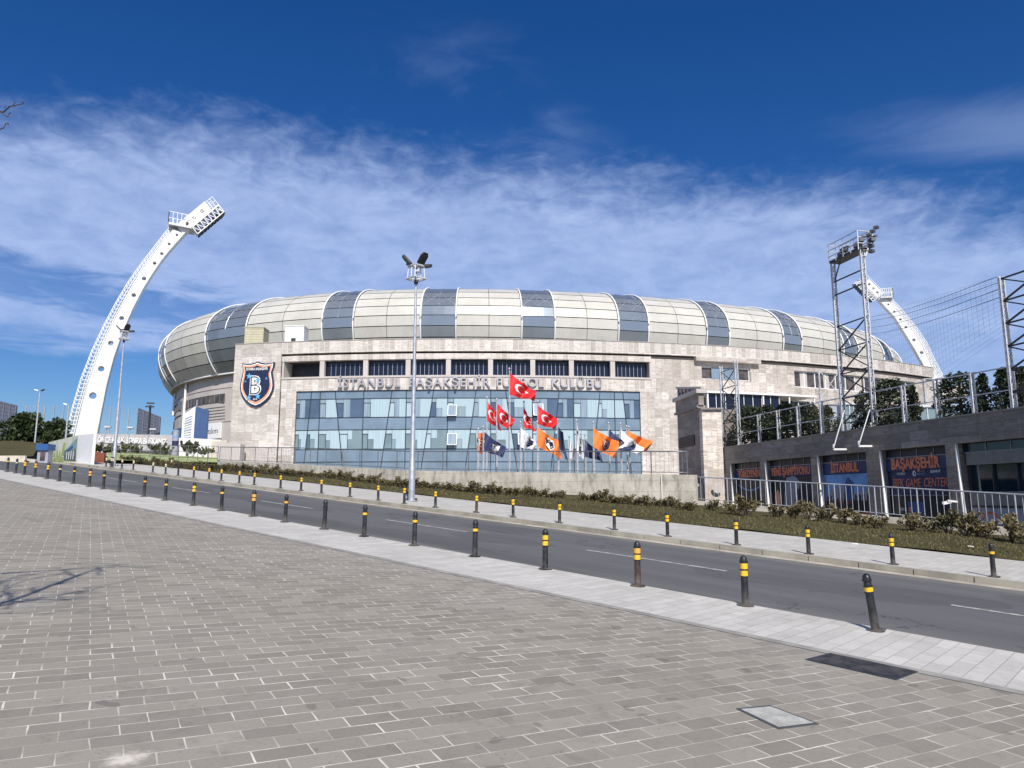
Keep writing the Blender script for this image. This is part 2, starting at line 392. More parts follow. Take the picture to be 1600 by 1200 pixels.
def asphalt_mat():
    m, k, b = base_mat("asphalt"); P = k.n('ShaderNodeTexCoord').outputs['Object']
    u = dotv(k, P, (HD.x, HD.y, 0)); v = dotv(k, P, (PR.x, PR.y, 0))
    Q = k.xyz(k.m('MULTIPLY', u, 0.12), v)
    st = k.noise(Q, 1.5, 5, 0.65); sp = k.noise(P, 120, 3, 0.8); bl = k.noise(P, 0.35, 5, 0.6)
    base = k.mix(k.ramp(st, 0.3, 0.7), (0.098, 0.096, 0.096, 1), (0.142, 0.138, 0.135, 1))
    base = k.mix(k.m('MULTIPLY', k.ramp(bl, 0.4, 0.75), 0.5), base, (0.145, 0.142, 0.14, 1))
    base = k.mix(0.35, base, k.mix(k.ramp(sp, 0.3, 0.7), (0.02, 0.02, 0.02, 1), (0.25, 0.25, 0.25, 1)))
    # dusty strips along both edges
    dust = k.m('MAXIMUM', k.ramp(v, 9.15, 10.3, 1, 0), k.ramp(v, 14.6, 15.9, 0, 0.8))
    dust = k.m('MULTIPLY', dust, k.ramp(k.noise(Q, 6, 4), 0.3, 0.7, 0.25, 0.8))
    base = k.mix(dust, base, (0.27, 0.25, 0.215, 1))
    # dark oil stains and a mended crack
    ol = k.ramp(k.noise(P, 0.8, 3, 0.5), 0.70, 0.78); base = k.mix(k.m('MULTIPLY', ol, 0.45), base, (0.04, 0.04, 0.042, 1))
    vo = k.n('ShaderNodeTexVoronoi', feature='DISTANCE_TO_EDGE'); vo.inputs['Scale'].default_value = 0.55
    wv = k.n('ShaderNodeVectorMath', operation='ADD'); k.link(P, wv.inputs[0]); nv = k.n('ShaderNodeTexNoise'); nv.inputs['Scale'].default_value = 2.5; nv.inputs['Detail'].default_value = 5; k.link(P, nv.inputs['Vector']); k.link(nv.outputs['Color'], wv.inputs[1]); k.link(wv.outputs[0], vo.inputs['Vector'])
    crack = k.m('MULTIPLY', k.ramp(vo.outputs['Distance'], 0.004, 0.014, 1, 0), k.ramp(k.noise(P, 0.33, 3), 0.53, 0.60)); base = k.mix(k.m('MULTIPLY', crack, 0.6), base, (0.03, 0.03, 0.03, 1))
    pt = k.ramp(k.noise(k.xyz(k.m('MULTIPLY', u, 0.35), k.m('MULTIPLY', v, 0.8)), 0.55, 1, 0.3), 0.565, 0.575); base = k.mix(k.m('MULTIPLY', pt, 0.35), base, (0.062, 0.062, 0.063, 1))
    trk = k.m('ADD', k.ramp(k.m('ABSOLUTE', k.m('SUBTRACT', v, 10.6)), 0.1, 0.5, 1, 0), k.m('ADD', k.ramp(k.m('ABSOLUTE', k.m('SUBTRACT', v, 13.6)), 0.1, 0.5, 1, 0), k.ramp(k.m('ABSOLUTE', k.m('SUBTRACT', v, 15.0)), 0.1, 0.45, 1, 0)))
    base = k.mix(k.m('MULTIPLY', trk, 0.16), base, (0.055, 0.055, 0.056, 1))
    k.link(base, b.inputs['Base Color']); b.inputs['Roughness'].default_value = 0.78; b.inputs['Specular IOR Level'].default_value = 0.35
    bp = k.n('ShaderNodeBump'); bp.inputs['Strength'].default_value = 0.35; bp.inputs['Distance'].default_value = 0.006
    k.link(sp, bp.inputs['Height']); k.link(bp.outputs[0], b.inputs['Normal'])
    return m

def stone_mat(name, axis, w, h, c1, c2, joint, vein=0.35, mortar=0.012, off=0.0, bl=0.25):
    """travertine cladding; axis = horizontal direction of the wall in plan"""
    m, k, b = base_mat(name); P = k.n('ShaderNodeTexCoord').outputs['Object']; xz = k.sep(P)
    u = dotv(k, P, (axis[0], axis[1], 0)); V = k.xyz(u, xz[2])
    br = k.n('ShaderNodeTexBrick', offset=off); k.link(V, br.inputs['Vector'])
    br.inputs['Scale'].default_value = 1.0; br.inputs['Brick Width'].default_value = w; br.inputs['Row Height'].default_value = h
    br.inputs['Mortar Size'].default_value = mortar; br.inputs['Mortar Smooth'].default_value = 0.2
    br.inputs['Color1'].default_value = (0, 0, 0, 1); br.inputs['Color2'].default_value = (1, 1, 1, 1)
    rnd = k.sep(br.outputs['Color'])[0]
    off3 = k.xyz(k.m('MULTIPLY', rnd, 37.0), k.m('MULTIPLY', rnd, 19.0), rnd)
    ad = k.n('ShaderNodeVectorMath', operation='ADD'); k.link(V, ad.inputs[0]); k.link(off3, ad.inputs[1])
    rot = k.n('ShaderNodeMapping'); k.link(ad.outputs[0], rot.inputs[0]); rot.inputs['Rotation'].default_value = (0, 0, 0.7); rot.inputs['Scale'].default_value = (0.7, 2.6, 1)
    vn = k.noise(rot.outputs[0], 1.6, 6, 0.66, 1.4)
    base = k.mix(rnd, tuple(x * .88 for x in c1[:3]) + (1,), tuple(min(x * 1.05, .9) for x in c2[:3]) + (1,))
    base = k.mix(k.m('MULTIPLY', k.ramp(vn, 0.44, 0.66), min(1, vein * 1.9)), base, (c1[0] * .60, c1[1] * .55, c1[2] * .50, 1))
    base = k.mix(k.m('MULTIPLY', k.ramp(vn, 0.30, 0.42, 1, 0), 0.55), base, tuple(min(x * 1.35, 0.9) for x in c2[:3]) + (1,))
    big = k.noise(P, 0.25, 5, 0.6); base = k.mix(k.m('MULTIPLY', k.ramp(big, 0.4, 0.75), bl), base, (c1[0] * 0.72, c1[1] * 0.66, c1[2] * 0.6, 1))
    run = k.noise(k.xyz(k.m('MULTIPLY', u, 1.9), k.m('MULTIPLY', xz[2], 0.10)), 1.3, 5, 0.62); base = k.mix(k.m('MULTIPLY', k.ramp(run, 0.52, 0.72), 0.30), base, (c1[0] * .5, c1[1] * .47, c1[2] * .43, 1))
    k.link(k.mix(k.m('MULTIPLY', br.outputs['Fac'], 0.65), base, joint), b.inputs['Base Color'])
    b.inputs['Roughness'].default_value = 0.6; b.inputs['Specular IOR Level'].default_value = 0.35
    bp = k.n('ShaderNodeBump'); bp.inputs['Strength'].default_value = 0.3; bp.inputs['Distance'].default_value = 0.02
    k.link(k.m('SUBTRACT', k.m('MULTIPLY', vn, 0.3), br.outputs['Fac']), bp.inputs['Height']); k.link(bp.outputs[0], b.inputs['Normal'])
    return m

def concrete_mat():
    m, k, b = base_mat("weathered_concrete"); P = k.n('ShaderNodeTexCoord').outputs['Object']; z = k.sep(P)
    u = dotv(k, P, (HD.x, HD.y, 0)); St = k.xyz(k.m('MULTIPLY', u, 2.4), k.m('MULTIPLY', z[2], 0.5))
    a = k.noise(P, 0.9, 7, 0.7); s = k.noise(St, 1.3, 5, 0.65); g = k.noise(P, 28, 5, 0.7)
    base = k.mix(k.ramp(a, 0.3, 0.7), (0.42, 0.38, 0.305, 1), (0.70, 0.65, 0.545, 1))
    base = k.mix(k.m('MULTIPLY', k.ramp(s, 0.47, 0.68), 0.7), base, (0.17, 0.155, 0.128, 1)); base = k.mix(k.m('MULTIPLY', k.ramp(k.noise(P, 3.4, 6, 0.7, 0.8), 0.56, 0.68), 0.6), base, (0.72, 0.68, 0.60, 1)); base = k.mix(k.m('MULTIPLY', k.ramp(k.m('ABSOLUTE', k.m('SUBTRACT', k.m('FRACT', k.m('MULTIPLY', z[2], 1.9)), 0.5)), 0.0, 0.035, 1, 0), 0.5), base, (0.13, 0.12, 0.10, 1))
    base = k.mix(0.22, base, k.mix(g, (0.12, 0.11, 0.1, 1), (0.62, 0.59, 0.54, 1)))
    k.link(base, b.inputs['Base Color']); b.inputs['Roughness'].default_value = 0.85
    bp = k.n('ShaderNodeBump'); bp.inputs['Strength'].default_value = 0.5; bp.inputs['Distance'].default_value = 0.03
    k.link(k.m('ADD', a, g), bp.inputs['Height']); k.link(bp.outputs[0], b.inputs['Normal'])
    return m

def grass_mat():
    m, k, b = base_mat("dry_grass"); P = k.n('ShaderNodeTexCoord').outputs['Object']
    a = k.noise(P, 0.7, 6, 0.65); f = k.noise(P, 18, 6, 0.75)
    base = k.mix(k.ramp(a, 0.3, 0.7), (0.060, 0.052, 0.022, 1), (0.105, 0.098, 0.040, 1))
    base = k.mix(0.5, base, k.mix(k.ramp(f, 0.35, 0.7), (0.030, 0.026, 0.012, 1), (0.165, 0.148, 0.070, 1)))
    k.link(base, b.inputs['Base Color']); b.inputs['Roughness'].default_value = 0.95; b.inputs['Specular IOR Level'].default_value = 0.15
    bp = k.n('ShaderNodeBump'); bp.inputs['Strength'].default_value = 0.9; bp.inputs['Distance'].default_value = 0.05
    k.link(f, bp.inputs['Height']); k.link(bp.outputs[0], b.inputs['Normal'])
    return m

def leaf_mat(name, c1, c2, trans=0.0):
    m, k, b = base_mat(name); P = k.n('ShaderNodeTexCoord').outputs['Object']
    oi = k.n('ShaderNodeObjectInfo').outputs['Random']
    nz = k.noise(P, 2.6, 3, 0.6); f = k.noise(P, 14, 3, 0.6)
    base = k.mix(k.ramp(k.m('ADD', k.m('MULTIPLY', nz, 0.6), k.m('MULTIPLY', f, 0.4)), 0.32, 0.68), c1, c2)
    base = k.mix(k.m('MULTIPLY', oi, 0.35), base, (c2[0] * 1.15, c2[1] * 0.9, c2[2] * 0.8, 1))
    k.link(base, b.inputs['Base Color']); b.inputs['Roughness'].default_value = 0.6; b.inputs['Specular IOR Level'].default_value = 0.3
    return m

def roof_panel_mat(name, c, dirt, rough, spec, metal=0.0):
    m, k, b = base_mat(name); P = k.n('ShaderNodeTexCoord').outputs['Object']; z = k.sep(P)
    a = k.noise(P, 0.35, 5, 0.65); st = k.noise(k.xyz(k.m('MULTIPLY', z[0], 1.5), k.m('MULTIPLY', z[1], 1.5), k.m('MULTIPLY', z[2], 0.25)), 1.2, 5, 0.6)
    base = k.mix(k.m('MULTIPLY', k.ramp(a, 0.35, 0.75), 0.5), c, dirt)
    base = k.mix(k.m('MULTIPLY', k.ramp(st, 0.5, 0.75), 0.4), base, dirt)
    k.link(base, b.inputs['Base Color']); b.inputs['Roughness'].default_value = rough; b.inputs['Specular IOR Level'].default_value = spec; b.inputs['Metallic'].default_value = metal
    return m
def glass_mat(name, c, rough=0.06, spec=0.6, var=0.15):
    m, k, b = base_mat(name); P = k.n('ShaderNodeTexCoord').outputs['Object']
    a = k.noise(P, 0.45, 4, 0.6)
    k.link(k.mix(k.ramp(a, 0.3, 0.7), tuple(x * (1 - var) for x in c) + (1,), tuple(x * (1 + var) for x in c) + (1,)), b.inputs['Base Color'])
    b.inputs['Roughness'].default_value = rough; b.inputs['Specular IOR Level'].default_value = spec
    bp = k.n('ShaderNodeBump'); bp.inputs['Strength'].default_value = 0.02; bp.inputs['Distance'].default_value = 0.2
    k.link(k.noise(P, 0.8, 2), bp.inputs['Height']); k.link(bp.outputs[0], b.inputs['Normal'])
    return m
def curtain_mat(name, c1, c2):
    m, k, b = base_mat(name); P = k.n('ShaderNodeTexCoord').outputs['Object']; z = k.sep(P)
    w = k.noise(k.xyz(k.m('MULTIPLY', z[0], 5.0), k.m('MULTIPLY', z[2], 0.12)), 1.2, 3, 0.6)
    k.link(k.mix(k.ramp(w, 0.35, 0.65), c1, c2), b.inputs['Base Color']); b.inputs['Roughness'].default_value = 0.08; b.inputs['Specular IOR Level'].default_value = 0.6
    return m

def post_mat(name, c):
    m, k, b = base_mat(name); P = k.n('ShaderNodeTexCoord').outputs['Object']; z = k.sep(P)[2]; rnd = k.n('ShaderNodeObjectInfo').outputs['Random']
    off = k.n('ShaderNodeVectorMath', operation='ADD'); k.link(P, off.inputs[0]); k.link(k.xyz(k.m('MULTIPLY', rnd, 31.0), k.m('MULTIPLY', rnd, 17.0), 0.0), off.inputs[1])
    a = k.noise(off.outputs[0], 9, 5, 0.65); s = k.noise(off.outputs[0], 38, 4, 0.7)
    base = k.mix(k.ramp(a, 0.35, 0.7), tuple(x * .7 for x in c) + (1,), tuple(x * 1.7 for x in c) + (1,))
    dust = k.m('MULTIPLY', k.ramp(z, 0.0, 0.20, 1, 0), k.ramp(k.m('ADD', a, k.m('MULTIPLY', rnd, 0.2)), 0.38, 0.68)); base = k.mix(k.m('MULTIPLY', dust, 0.5), base, (0.19, 0.165, 0.135, 1))
    scf = k.ramp(s, 0.66, 0.72); base = k.mix(k.m('MULTIPLY', scf, 0.45), base, (0.16, 0.155, 0.15, 1))
    k.link(base, b.inputs['Base Color']); k.link(k.ramp(a, 0.3, 0.7, 0.32, 0.6), b.inputs['Roughness'])
    return m
M = {}
M['paver'] = paver_mat()
M['slab'] = slab_mat("light_paving", (0.51, 0.485, 0.435, 1), (0.64, 0.61, 0.555, 1), 0.50, 0.158, (0.17, 0.155, 0.13, 1), 0.0032, 0.37, 0.45)
M['slab_far'] = slab_mat("far_paving", (0.50, 0.47, 0.415, 1), (0.61, 0.58, 0.52, 1), 0.5, 0.158, (0.27, 0.25, 0.22, 1), 0.004, 0.4, 0.45)
M['asphalt'] = asphalt_mat()
M['kerb'] = plain("kerb_concrete", (0.30, 0.275, 0.225), 0.85, var=0.25, scale=1.3, bump=0.3)
M['gutter'] = plain("gutter_concrete", (0.42, 0.38, 0.31), 0.85, var=0.25, scale=2.2)
M['border'] = plain("border_stone", (0.30, 0.285, 0.255), 0.8, var=0.2, scale=4)
M['line'] = plain("worn_road_paint", (0.40, 0.39, 0.36), 0.7, var=0.45, scale=9)
M['concrete'] = concrete_mat()
M['cream'] = plain("cream_wall", (0.58, 0.53, 0.43), 0.85, var=0.14, scale=1.5, bump=0.2)
M['grass'] = grass_mat()
M['earth'] = plain("earth", (0.11, 0.10, 0.055), 0.95, var=0.3, scale=0.3)
M['lawn'] = plain("lawn_green", (0.33, 0.385, 0.155), 0.95, var=0.35, scale=0.6, bump=0.4)
M['terrace'] = plain("terrace_paving", (0.40, 0.38, 0.35), 0.85, var=0.15, scale=0.8)
M['stone'] = stone_mat("travertine_slabs", (1, 0), 0.86, 1.05, (0.51, 0.465, 0.425, 1), (0.65, 0.605, 0.562, 1), (0.30, 0.27, 0.24, 1), bl=.12)
M['stone_v'] = stone_mat("travertine_upright", (1, 0), 0.62, 1.36, (0.51, 0.465, 0.425, 1), (0.66, 0.612, 0.57, 1), (0.76, 0.72, 0.67, 1), 0.3, 0.026, bl=.12)
M['stone_big'] = stone_mat("travertine_large", (1, 0), 1.75, 0.95, (0.52, 0.475, 0.437, 1), (0.65, 0.608, 0.57, 1), (0.32, 0.285, 0.26, 1), 0.3, 0.014, 0.5, .12)
M['stone_w'] = stone_mat("travertine_wing", (0.93, 0.36), 1.0, 1.2, (0.47, 0.425, 0.38, 1), (0.61, 0.56, 0.51, 1), (0.28, 0.25, 0.22, 1), bl=.15)
M['slate'] = stone_mat("grey_slate", (0.22, -0.976), 1.1, 0.42, (0.235, 0.205, 0.182, 1), (0.345, 0.302, 0.27, 1), (0.12, 0.11, 0.10, 1), 0.35, 0.008, 0.5, 0.4)
M['stone_p'] = stone_mat("travertine_pillar", (1, 0), 0.72, 0.55, (0.56, 0.50, 0.45, 1), (0.72, 0.66, 0.60, 1), (0.36, 0.32, 0.28, 1), 0.4, 0.012, 0.5)
M['white'] = plain("white_paint", (0.80, 0.80, 0.79), 0.4, var=0.03, scale=0.4)
M['galv'] = plain("galvanised_steel", (0.50, 0.52, 0.55), 0.4, 0.55, var=0.18, scale=4)
M['lattice'] = plain("grey_white_steel", (0.56, 0.565, 0.585), 0.5, 0.2, var=0.12, scale=3)
M['rail'] = plain("railing_steel", (0.23, 0.235, 0.245), 0.42, 0.6, var=0.15, scale=6)
M['rail_l'] = plain("railing_bright", (0.47, 0.48, 0.51), 0.38, 0.4, var=0.12, scale=6)
M['dark'] = plain("dark_steel", (0.045, 0.048, 0.056), 0.5, 0.3, var=0.2, scale=6)
M['black'] = plain("black_plastic", (0.021, 0.022, 0.024), 0.4, var=0.55, scale=9, bump=.15)
M['rust'] = post_mat("sun_faded_brown", (0.055, 0.035, 0.026))
M['post'] = post_mat("weathered_black", (0.019, 0.020, 0.022))
M['yellow'] = plain("yellow_reflector", (0.80, 0.49, 0.03), 0.35, var=0.12, scale=25)
M['amber'] = plain("amber_reflector", (0.80, 0.38, 0.06), 0.35, var=0.15, scale=25)
M['cream_band'] = plain("faded_reflector", (0.72, 0.62, 0.36), 0.4, var=0.15, scale=25)
M['roof'] = roof_panel_mat("cream_roof_panel", (0.57, 0.555, 0.50, 1), (0.42, 0.40, 0.345, 1), 0.38, 0.40)
M['roofglass'] = roof_panel_mat("blue_roof_glass", (0.285, 0.325, 0.365, 1), (0.24, 0.265, 0.29, 1), 0.16, 0.6, 0.48)
M['seam'] = plain("seam_black", (0.03, 0.03, 0.033), 0.7)
M['clad'] = plain("grey_cladding", (0.50, 0.455, 0.425), 0.6, var=0.07, scale=0.4)
M['clad_d'] = plain("cladding_joint", (0.17, 0.15, 0.14), 0.7)
M['bronze'] = plain("bronze_glass", (0.085, 0.068, 0.06), 0.15, var=0.5, scale=1.2, spec=0.6)
M['navy'] = glass_mat("navy_glass", (0.010, 0.014, 0.032), 0.07, 0.4)
M['g_span'] = glass_mat("spandrel_glass", (0.165, 0.228, 0.292))
M['g_blind'] = curtain_mat("pale_blinds", (0.345, 0.455, 0.50, 1), (0.40, 0.51, 0.55, 1))
M['g_curt'] = curtain_mat("net_curtain", (0.19, 0.255, 0.32, 1), (0.30, 0.375, 0.43, 1))
M['g_dark'] = glass_mat("office_glass", (0.075, 0.115, 0.175))
M['g_teal'] = glass_mat("grey_green_glass", (0.17, 0.235, 0.255))  # tree reflections put into the colour of the office panes
M['mull'] = plain("mullion", (0.03, 0.045, 0.065), 0.4, 0.3)
M['letter'] = plain("brushed_letter", (0.42, 0.41, 0.44), 0.4, 0.45, var=0.1, scale=5)
M['soffit'] = plain("soffit_and_shade", (0.055, 0.046, 0.042), 0.8)
M['beige'] = plain("beige_sheet", (0.50, 0.465, 0.33), 0.55, var=0.08, scale=2)
M['navyflag'] = plain("navy_cloth", (0.022, 0.034, 0.10), 0.7, var=0.2, scale=2)
M['redflag'] = plain("red_cloth", (0.62, 0.022, 0.026), 0.7, var=0.12, scale=2)
M['orangeflag'] = plain("orange_cloth", (0.78, 0.20, 0.035), 0.7, var=0.12, scale=2)
M['whiteflag'] = plain("white_cloth", (0.72, 0.72, 0.74), 0.7, var=0.06, scale=2)
M['cloudwhite'] = plain("flat_white", (0.78, 0.78, 0.77), 0.6, var=0.04)
M['crest_navy'] = plain("crest_navy", (0.018, 0.024, 0.062), 0.3, var=0.2)
M['crest_orange'] = plain("crest_orange", (0.78, 0.36, 0.22), 0.4)
M['crest_cyan'] = plain("crest_cyan", (0.10, 0.42, 0.72), 0.4)
M['signblue'] = plain("sign_blue", (0.03, 0.10, 0.27), 0.4, var=0.08)
M['postnavy'] = plain("poster_navy", (0.020, 0.028, 0.085), 0.5, var=0.3, scale=1.2)
M['postorange'] = plain("poster_orange", (0.80, 0.24, 0.11), 0.5, var=0.15, scale=4)
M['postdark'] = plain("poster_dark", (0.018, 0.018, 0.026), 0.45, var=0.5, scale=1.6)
M['postblue'] = plain("poster_blue", (0.17, 0.34, 0.62), 0.5, var=0.35, scale=0.9)
M['postred'] = plain("poster_red", (0.55, 0.13, 0.06), 0.5, var=0.4, scale=2.2)
M['tealglass'] = glass_mat("shop_teal_glass", (0.012, 0.030, 0.042), 0.06, 0.6, 0.5)
M['shopgrey'] = plain("shop_grey", (0.23, 0.21, 0.19), 0.7)
M['shopcool'] = plain("shop_cool_panel", (0.33, 0.34, 0.40), 0.55, var=0.1)
M['louvre'] = plain("louvre_metal", (0.10, 0.10, 0.105), 0.5, 0.3)
M['bark'] = plain("bark", (0.085, 0.066, 0.05), 0.9, var=0.3, scale=6, bump=0.4)
M['hedge'] = leaf_mat("hedge_leaf", (0.050, 0.047, 0.020, 1), (0.185, 0.165, 0.085, 1))
M['ever'] = leaf_mat("evergreen_leaf", (0.016, 0.025, 0.014, 1), (0.060, 0.078, 0.042, 1))
M['tree'] = leaf_mat("tree_leaf", (0.014, 0.028, 0.013, 1), (0.050, 0.075, 0.028, 1))
M['bush'] = leaf_mat("bush_leaf", (0.05, 0.065, 0.03, 1), (0.15, 0.165, 0.08, 1))
M['blade'] = leaf_mat("grass_blade", (0.055, 0.050, 0.020, 1), (0.155, 0.14, 0.06, 1))
M['iron'] = plain("cast_iron", (0.062, 0.058, 0.056), 0.62, 0.3, var=0.55, scale=5, bump=1.0, bscale=17)
M['cover'] = plain("pale_concrete", (0.41, 0.405, 0.37), 0.85, var=0.2, scale=8, bump=0.3)
M['muralgreen'] = plain("mural_green", (0.36, 0.44, 0.17), 0.7, var=0.35, scale=1.1)
M['muralpale'] = plain("mural_pale", (0.60, 0.62, 0.52), 0.7, var=0.18, scale=0.7)
M['brownbin'] = plain("red_brown_panel", (0.20, 0.06, 0.035), 0.7, var=0.2)

# ================================================================ ground, street, verge
def hgt(x, y):
    return max(-5.0, min(gz(x, y), 9.5))
def sheet_tn(name, mat, t0, t1, n0, n1, off, nt=1, nn=1):
    mb = MB(); mb.grid(lambda a, b: rd(t0 + (t1 - t0) * a, n0 + (n1 - n0) * b, off), nt, nn)
    return struct(mb.build(name, mat))
mb = MB()
xs = [-1600, -700, -350, -200, -140, -100, -75, -55, -40, -28, -18, -10, -4, 2, 8, 14, 20, 26, 33, 42, 55, 75, 100, 150, 220, 400, 800, 1600]
ys = [-300, -120, -60, -30, -15, -6, 2, 10, 18, 26, 34, 42, 50, 58, 66, 75, 85, 95, 110, 130, 160, 200, 260, 400, 700, 1200, 2200]
b0 = len(mb.v)
for y in ys:
    for x in xs: mb.v.append(Vector((x, y, hgt(x, y) - 0.35)))
for j in range(len(ys) - 1):
    for i in range(len(xs) - 1):
        q = j * len(xs) + i; mb.f.append((q, q + 1, q + len(xs) + 1, q + len(xs)))
struct(mb.build("ground", M['earth'], smooth=True))
sheet_tn("plaza", M['paver'], -26, 62, -45, 7.38, 0.0)
sheet_tn("plaza_border", M['border'], -26, 62, 7.38, 7.52, 0.004)
sheet_tn("near_pavement", M['slab'], -26, 58, 7.52, 9.02, 0.0)
mb = MB()   # flush edging stone along the near pavement, a real step down to the asphalt
mb.hexa([rd(-26, 9.02, -.4), rd(58, 9.02, -.4), rd(58, 9.18, -.4), rd(-26, 9.18, -.4), rd(-26, 9.02, .003), rd(58, 9.02, .003), rd(58, 9.18, .003), rd(-26, 9.18, .003)])
struct(mb.build("near_kerb", M['slab']))
RO = -0.11
sheet_tn("road", M['asphalt'], -26, 64, 9.18, 15.62, RO)
sheet_tn("junction_road", M['asphalt'], 49, 86, -30, 15.62, RO - 0.012)
sheet_tn("gutter", M['gutter'], -26, 52, 15.62, 15.97, RO + 0.004)
mb = MB(); mbj = MB(); t = -20.0
while t < 52:
    mb.hexa([rd(t + .01, 15.97, -.4), rd(t + .99, 15.97, -.4), rd(t + .99, 16.12, -.4), rd(t + .01, 16.12, -.4), rd(t + .01, 15.985, .004), rd(t + .99, 15.985, .004), rd(t + .99, 16.12, .004), rd(t + .01, 16.12, .004)]); t += 1.0
struct(mb.build("far_kerb", M['kerb']))
sheet_tn("far_pavement", M['slab_far'], -26, 54, 16.10, 20.72, 0.0)
# dashed centre line
for k in range(-1, 8):
    a = -0.4 + 6.62 * k
    sheet_tn("lane_marking", M['line'], a, a + 3.1, 12.60, 12.71, RO + 0.005)
# grass verge with slightly rising surface
def verge(a, b):
    t = -14 + a * 84; n = 20.72 + b * 11.5
    return rd(t, n, 0.015 + 0.10 * math.sin(b * 2.2) + 0.03 * math.sin(t * 1.3 + n))
mb = MB(); mb.grid(verge, 90, 12)
struct(mb.build("verge", M['grass'], smooth=True))
mb = MB(); rg = random.Random(3)
for i in range(26000):
    t = rg.uniform(-3, 36) if rg.random() < .8 else rg.uniform(30, 62); n = rg.uniform(20.74, 27.5)
    p = verge((t + 14) / 84, (n - 20.72) / 11.5); h = rg.uniform(.03, .085); q = rg.uniform(0, 6.28); w = .014
    d = Vector((math.cos(q) * w, math.sin(q) * w, 0)); l = Vector((rg.uniform(-.05, .05), rg.uniform(-.05, .05), h))
    mb.add([p - d, p + d, p + l], [(0, 1, 2)])
o = mb.build("grass", M['blade']); tag(o, "short dry olive grass growing on the verge beside the far pavement", "grass", kind="stuff")
# small litter on the verge
for (x, y) in ((1333, 852), (1270, 812), (1520, 855)):
    p = gnd(x, y, .10); mb = MB(); r2 = random.Random(x)
    mb.add([p + Vector((r2.uniform(-.12, .12), r2.uniform(-.1, .1), r2.uniform(0, .06))) for _ in range(6)], [(0, 1, 2), (1, 3, 2), (2, 3, 4), (3, 5, 4)])
    o = mb.build("litter", M['cloudwhite']); rebase(o)
    tag(o, {1333: "largest crumpled white paper scrap on the grass verge, in front of the navy shop sign", 1270: "tiny white paper scrap on the grass verge, furthest from the shop with the grey panels", 1520: "small white scrap on the grass behind the rightmost far bollard"}[x], "litter", "paper scraps on the verge")

# covers in the paving
def cover(name, pts, mat, label, cat, frame):
    q = [gnd(x, y) for x, y in pts]; c = sum(q, Vector()) / 4
    th = thing(name, label, cat, c)
    up = Vector((0, 0, 1)); mb = MB(); ins = [p + (c - p).normalized() * 0.035 for p in q]
    mb.hexa([p - up * .05 for p in ins] + [p + up * .008 for p in ins]); mb.build("plate", mat, th)
    mb = MB()
    for i in range(4):
        a, b, a2, b2 = q[i], q[(i + 1) % 4], ins[i], ins[(i + 1) % 4]
        mb.hexa([a - up * .05, b - up * .05, b2 - up * .05, a2 - up * .05, a + up * .006, b + up * .006, b2 + up * .006, a2 + up * .006])
    mb.build("frame", frame, th)
    return th, q, c
th, q, c = cover("utility_cover", [(1258, 1031), (1400, 1063), (1435, 1050), (1297, 1021)], M['iron'], "long black cast iron cover set at the edge of the light paving strip", "cover", M['dark'])
cover("utility_cover", [(1150, 1108), (1217, 1140), (1280, 1132), (1203, 1103)], M['cover'], "square pale concrete inspection cover in the brick paving", "cover", M['louvre'])

# ================================================================ bollards
BOL = {}
def bollard_proto(style):
    """0.6 m plastic post with collars; style names its reflective bands"""
    if style in BOL: return BOL[style]
    r = thing("bollard", "x", "bollard", (0, 0, 0)); body = M['rust'] if 'brown' in style else M['post']
    MB().lathe([(.105, 0), (.108, .012), (.085, .02), (.06, .026)], n=18).build("base_plate", body, r, smooth=True, angle=40)
    single = style in ('one', 'plain', 'oneamber', 'onepale')
    MB().lathe([(0.0458, .02), (0.0422, .30), (0.0422, .455), (0.0405, .54)], n=18).build("post", body, r, smooth=True, angle=40)
    MB().lathe([(0.0405, .53), (0.0546, .535), (0.0546, .548), (0.0458, .552), (0.0440, .575), (0.0352, .598), (0.0194, .612), (0.004, .616)], n=18).build("cap", M['post'], r, smooth=True, angle=35)
    col = MB()
    zs = [(.405, .417), (.468, .480)] if single else [(.352, .362), (.432, .448), (.522, .530)]
    for a, b in zs: col.lathe([(0.0414, a - .004), (0.0519, a), (0.0519, b), (0.0414, b + .004)], n=18)
    col.build("collar", M['black'], r, smooth=True, angle=30)
    if single: bands = [(.417, .468)]
    else: bands = [(.362, .432), (.448, .522)]
    mats = {'one': ['yellow'], 'oneamber': ['amber'], 'onepale': ['cream_band'], 'plain': ['black'], 'two': ['yellow', 'yellow'], 'twoamber': ['amber', 'amber'], 'twomix': ['yellow', 'amber'], 'brown': ['yellow', 'amber'], 'browntwo': ['yellow', 'yellow'], 'pale': ['cream_band', 'cream_band']}[style]
    for (a, b), mm in zip(bands, mats):
        MB().lathe([(0.0414, a), (0.0471, a + .001), (0.0471, b - .001), (0.0414, b)], n=18).build("reflective_band", M[mm], r, smooth=True, angle=30)
    BOL[style] = [r, False]; return BOL[style]
DESC = {'one': "with one yellow band", 'oneamber': "with one orange band", 'onepale': "with one faded pale band", 'plain': "with no band left", 'two': "with two yellow bands", 'twoamber': "with two orange bands", 'twomix': "with yellow and orange bands", 'brown': "faded to brown, with torn collar and two bands", 'browntwo': "faded to brown, with two yellow bands", 'pale': "with two washed out pale bands"}
ORD = ["first", "second", "third", "fourth", "fifth", "sixth", "seventh", "eighth", "ninth", "tenth", "eleventh", "twelfth", "thirteenth", "fourteenth", "fifteenth", "sixteenth", "seventeenth", "eighteenth", "nineteenth", "twentieth", "twenty-first", "twenty-second", "twenty-third", "twenty-fourth", "twenty-fifth"]
def place_bollard(style, p, label, group, tilt=(0, 0)):
    pr = bollard_proto(style)
    if not pr[1]: o = pr[0]; pr[1] = True
    else: o = dup(pr[0])
    o.location = p; o.rotation_euler = (tilt[0], tilt[1], R_.uniform(-.5, .5)); o['label'] = label; o['group'] = group
    return o
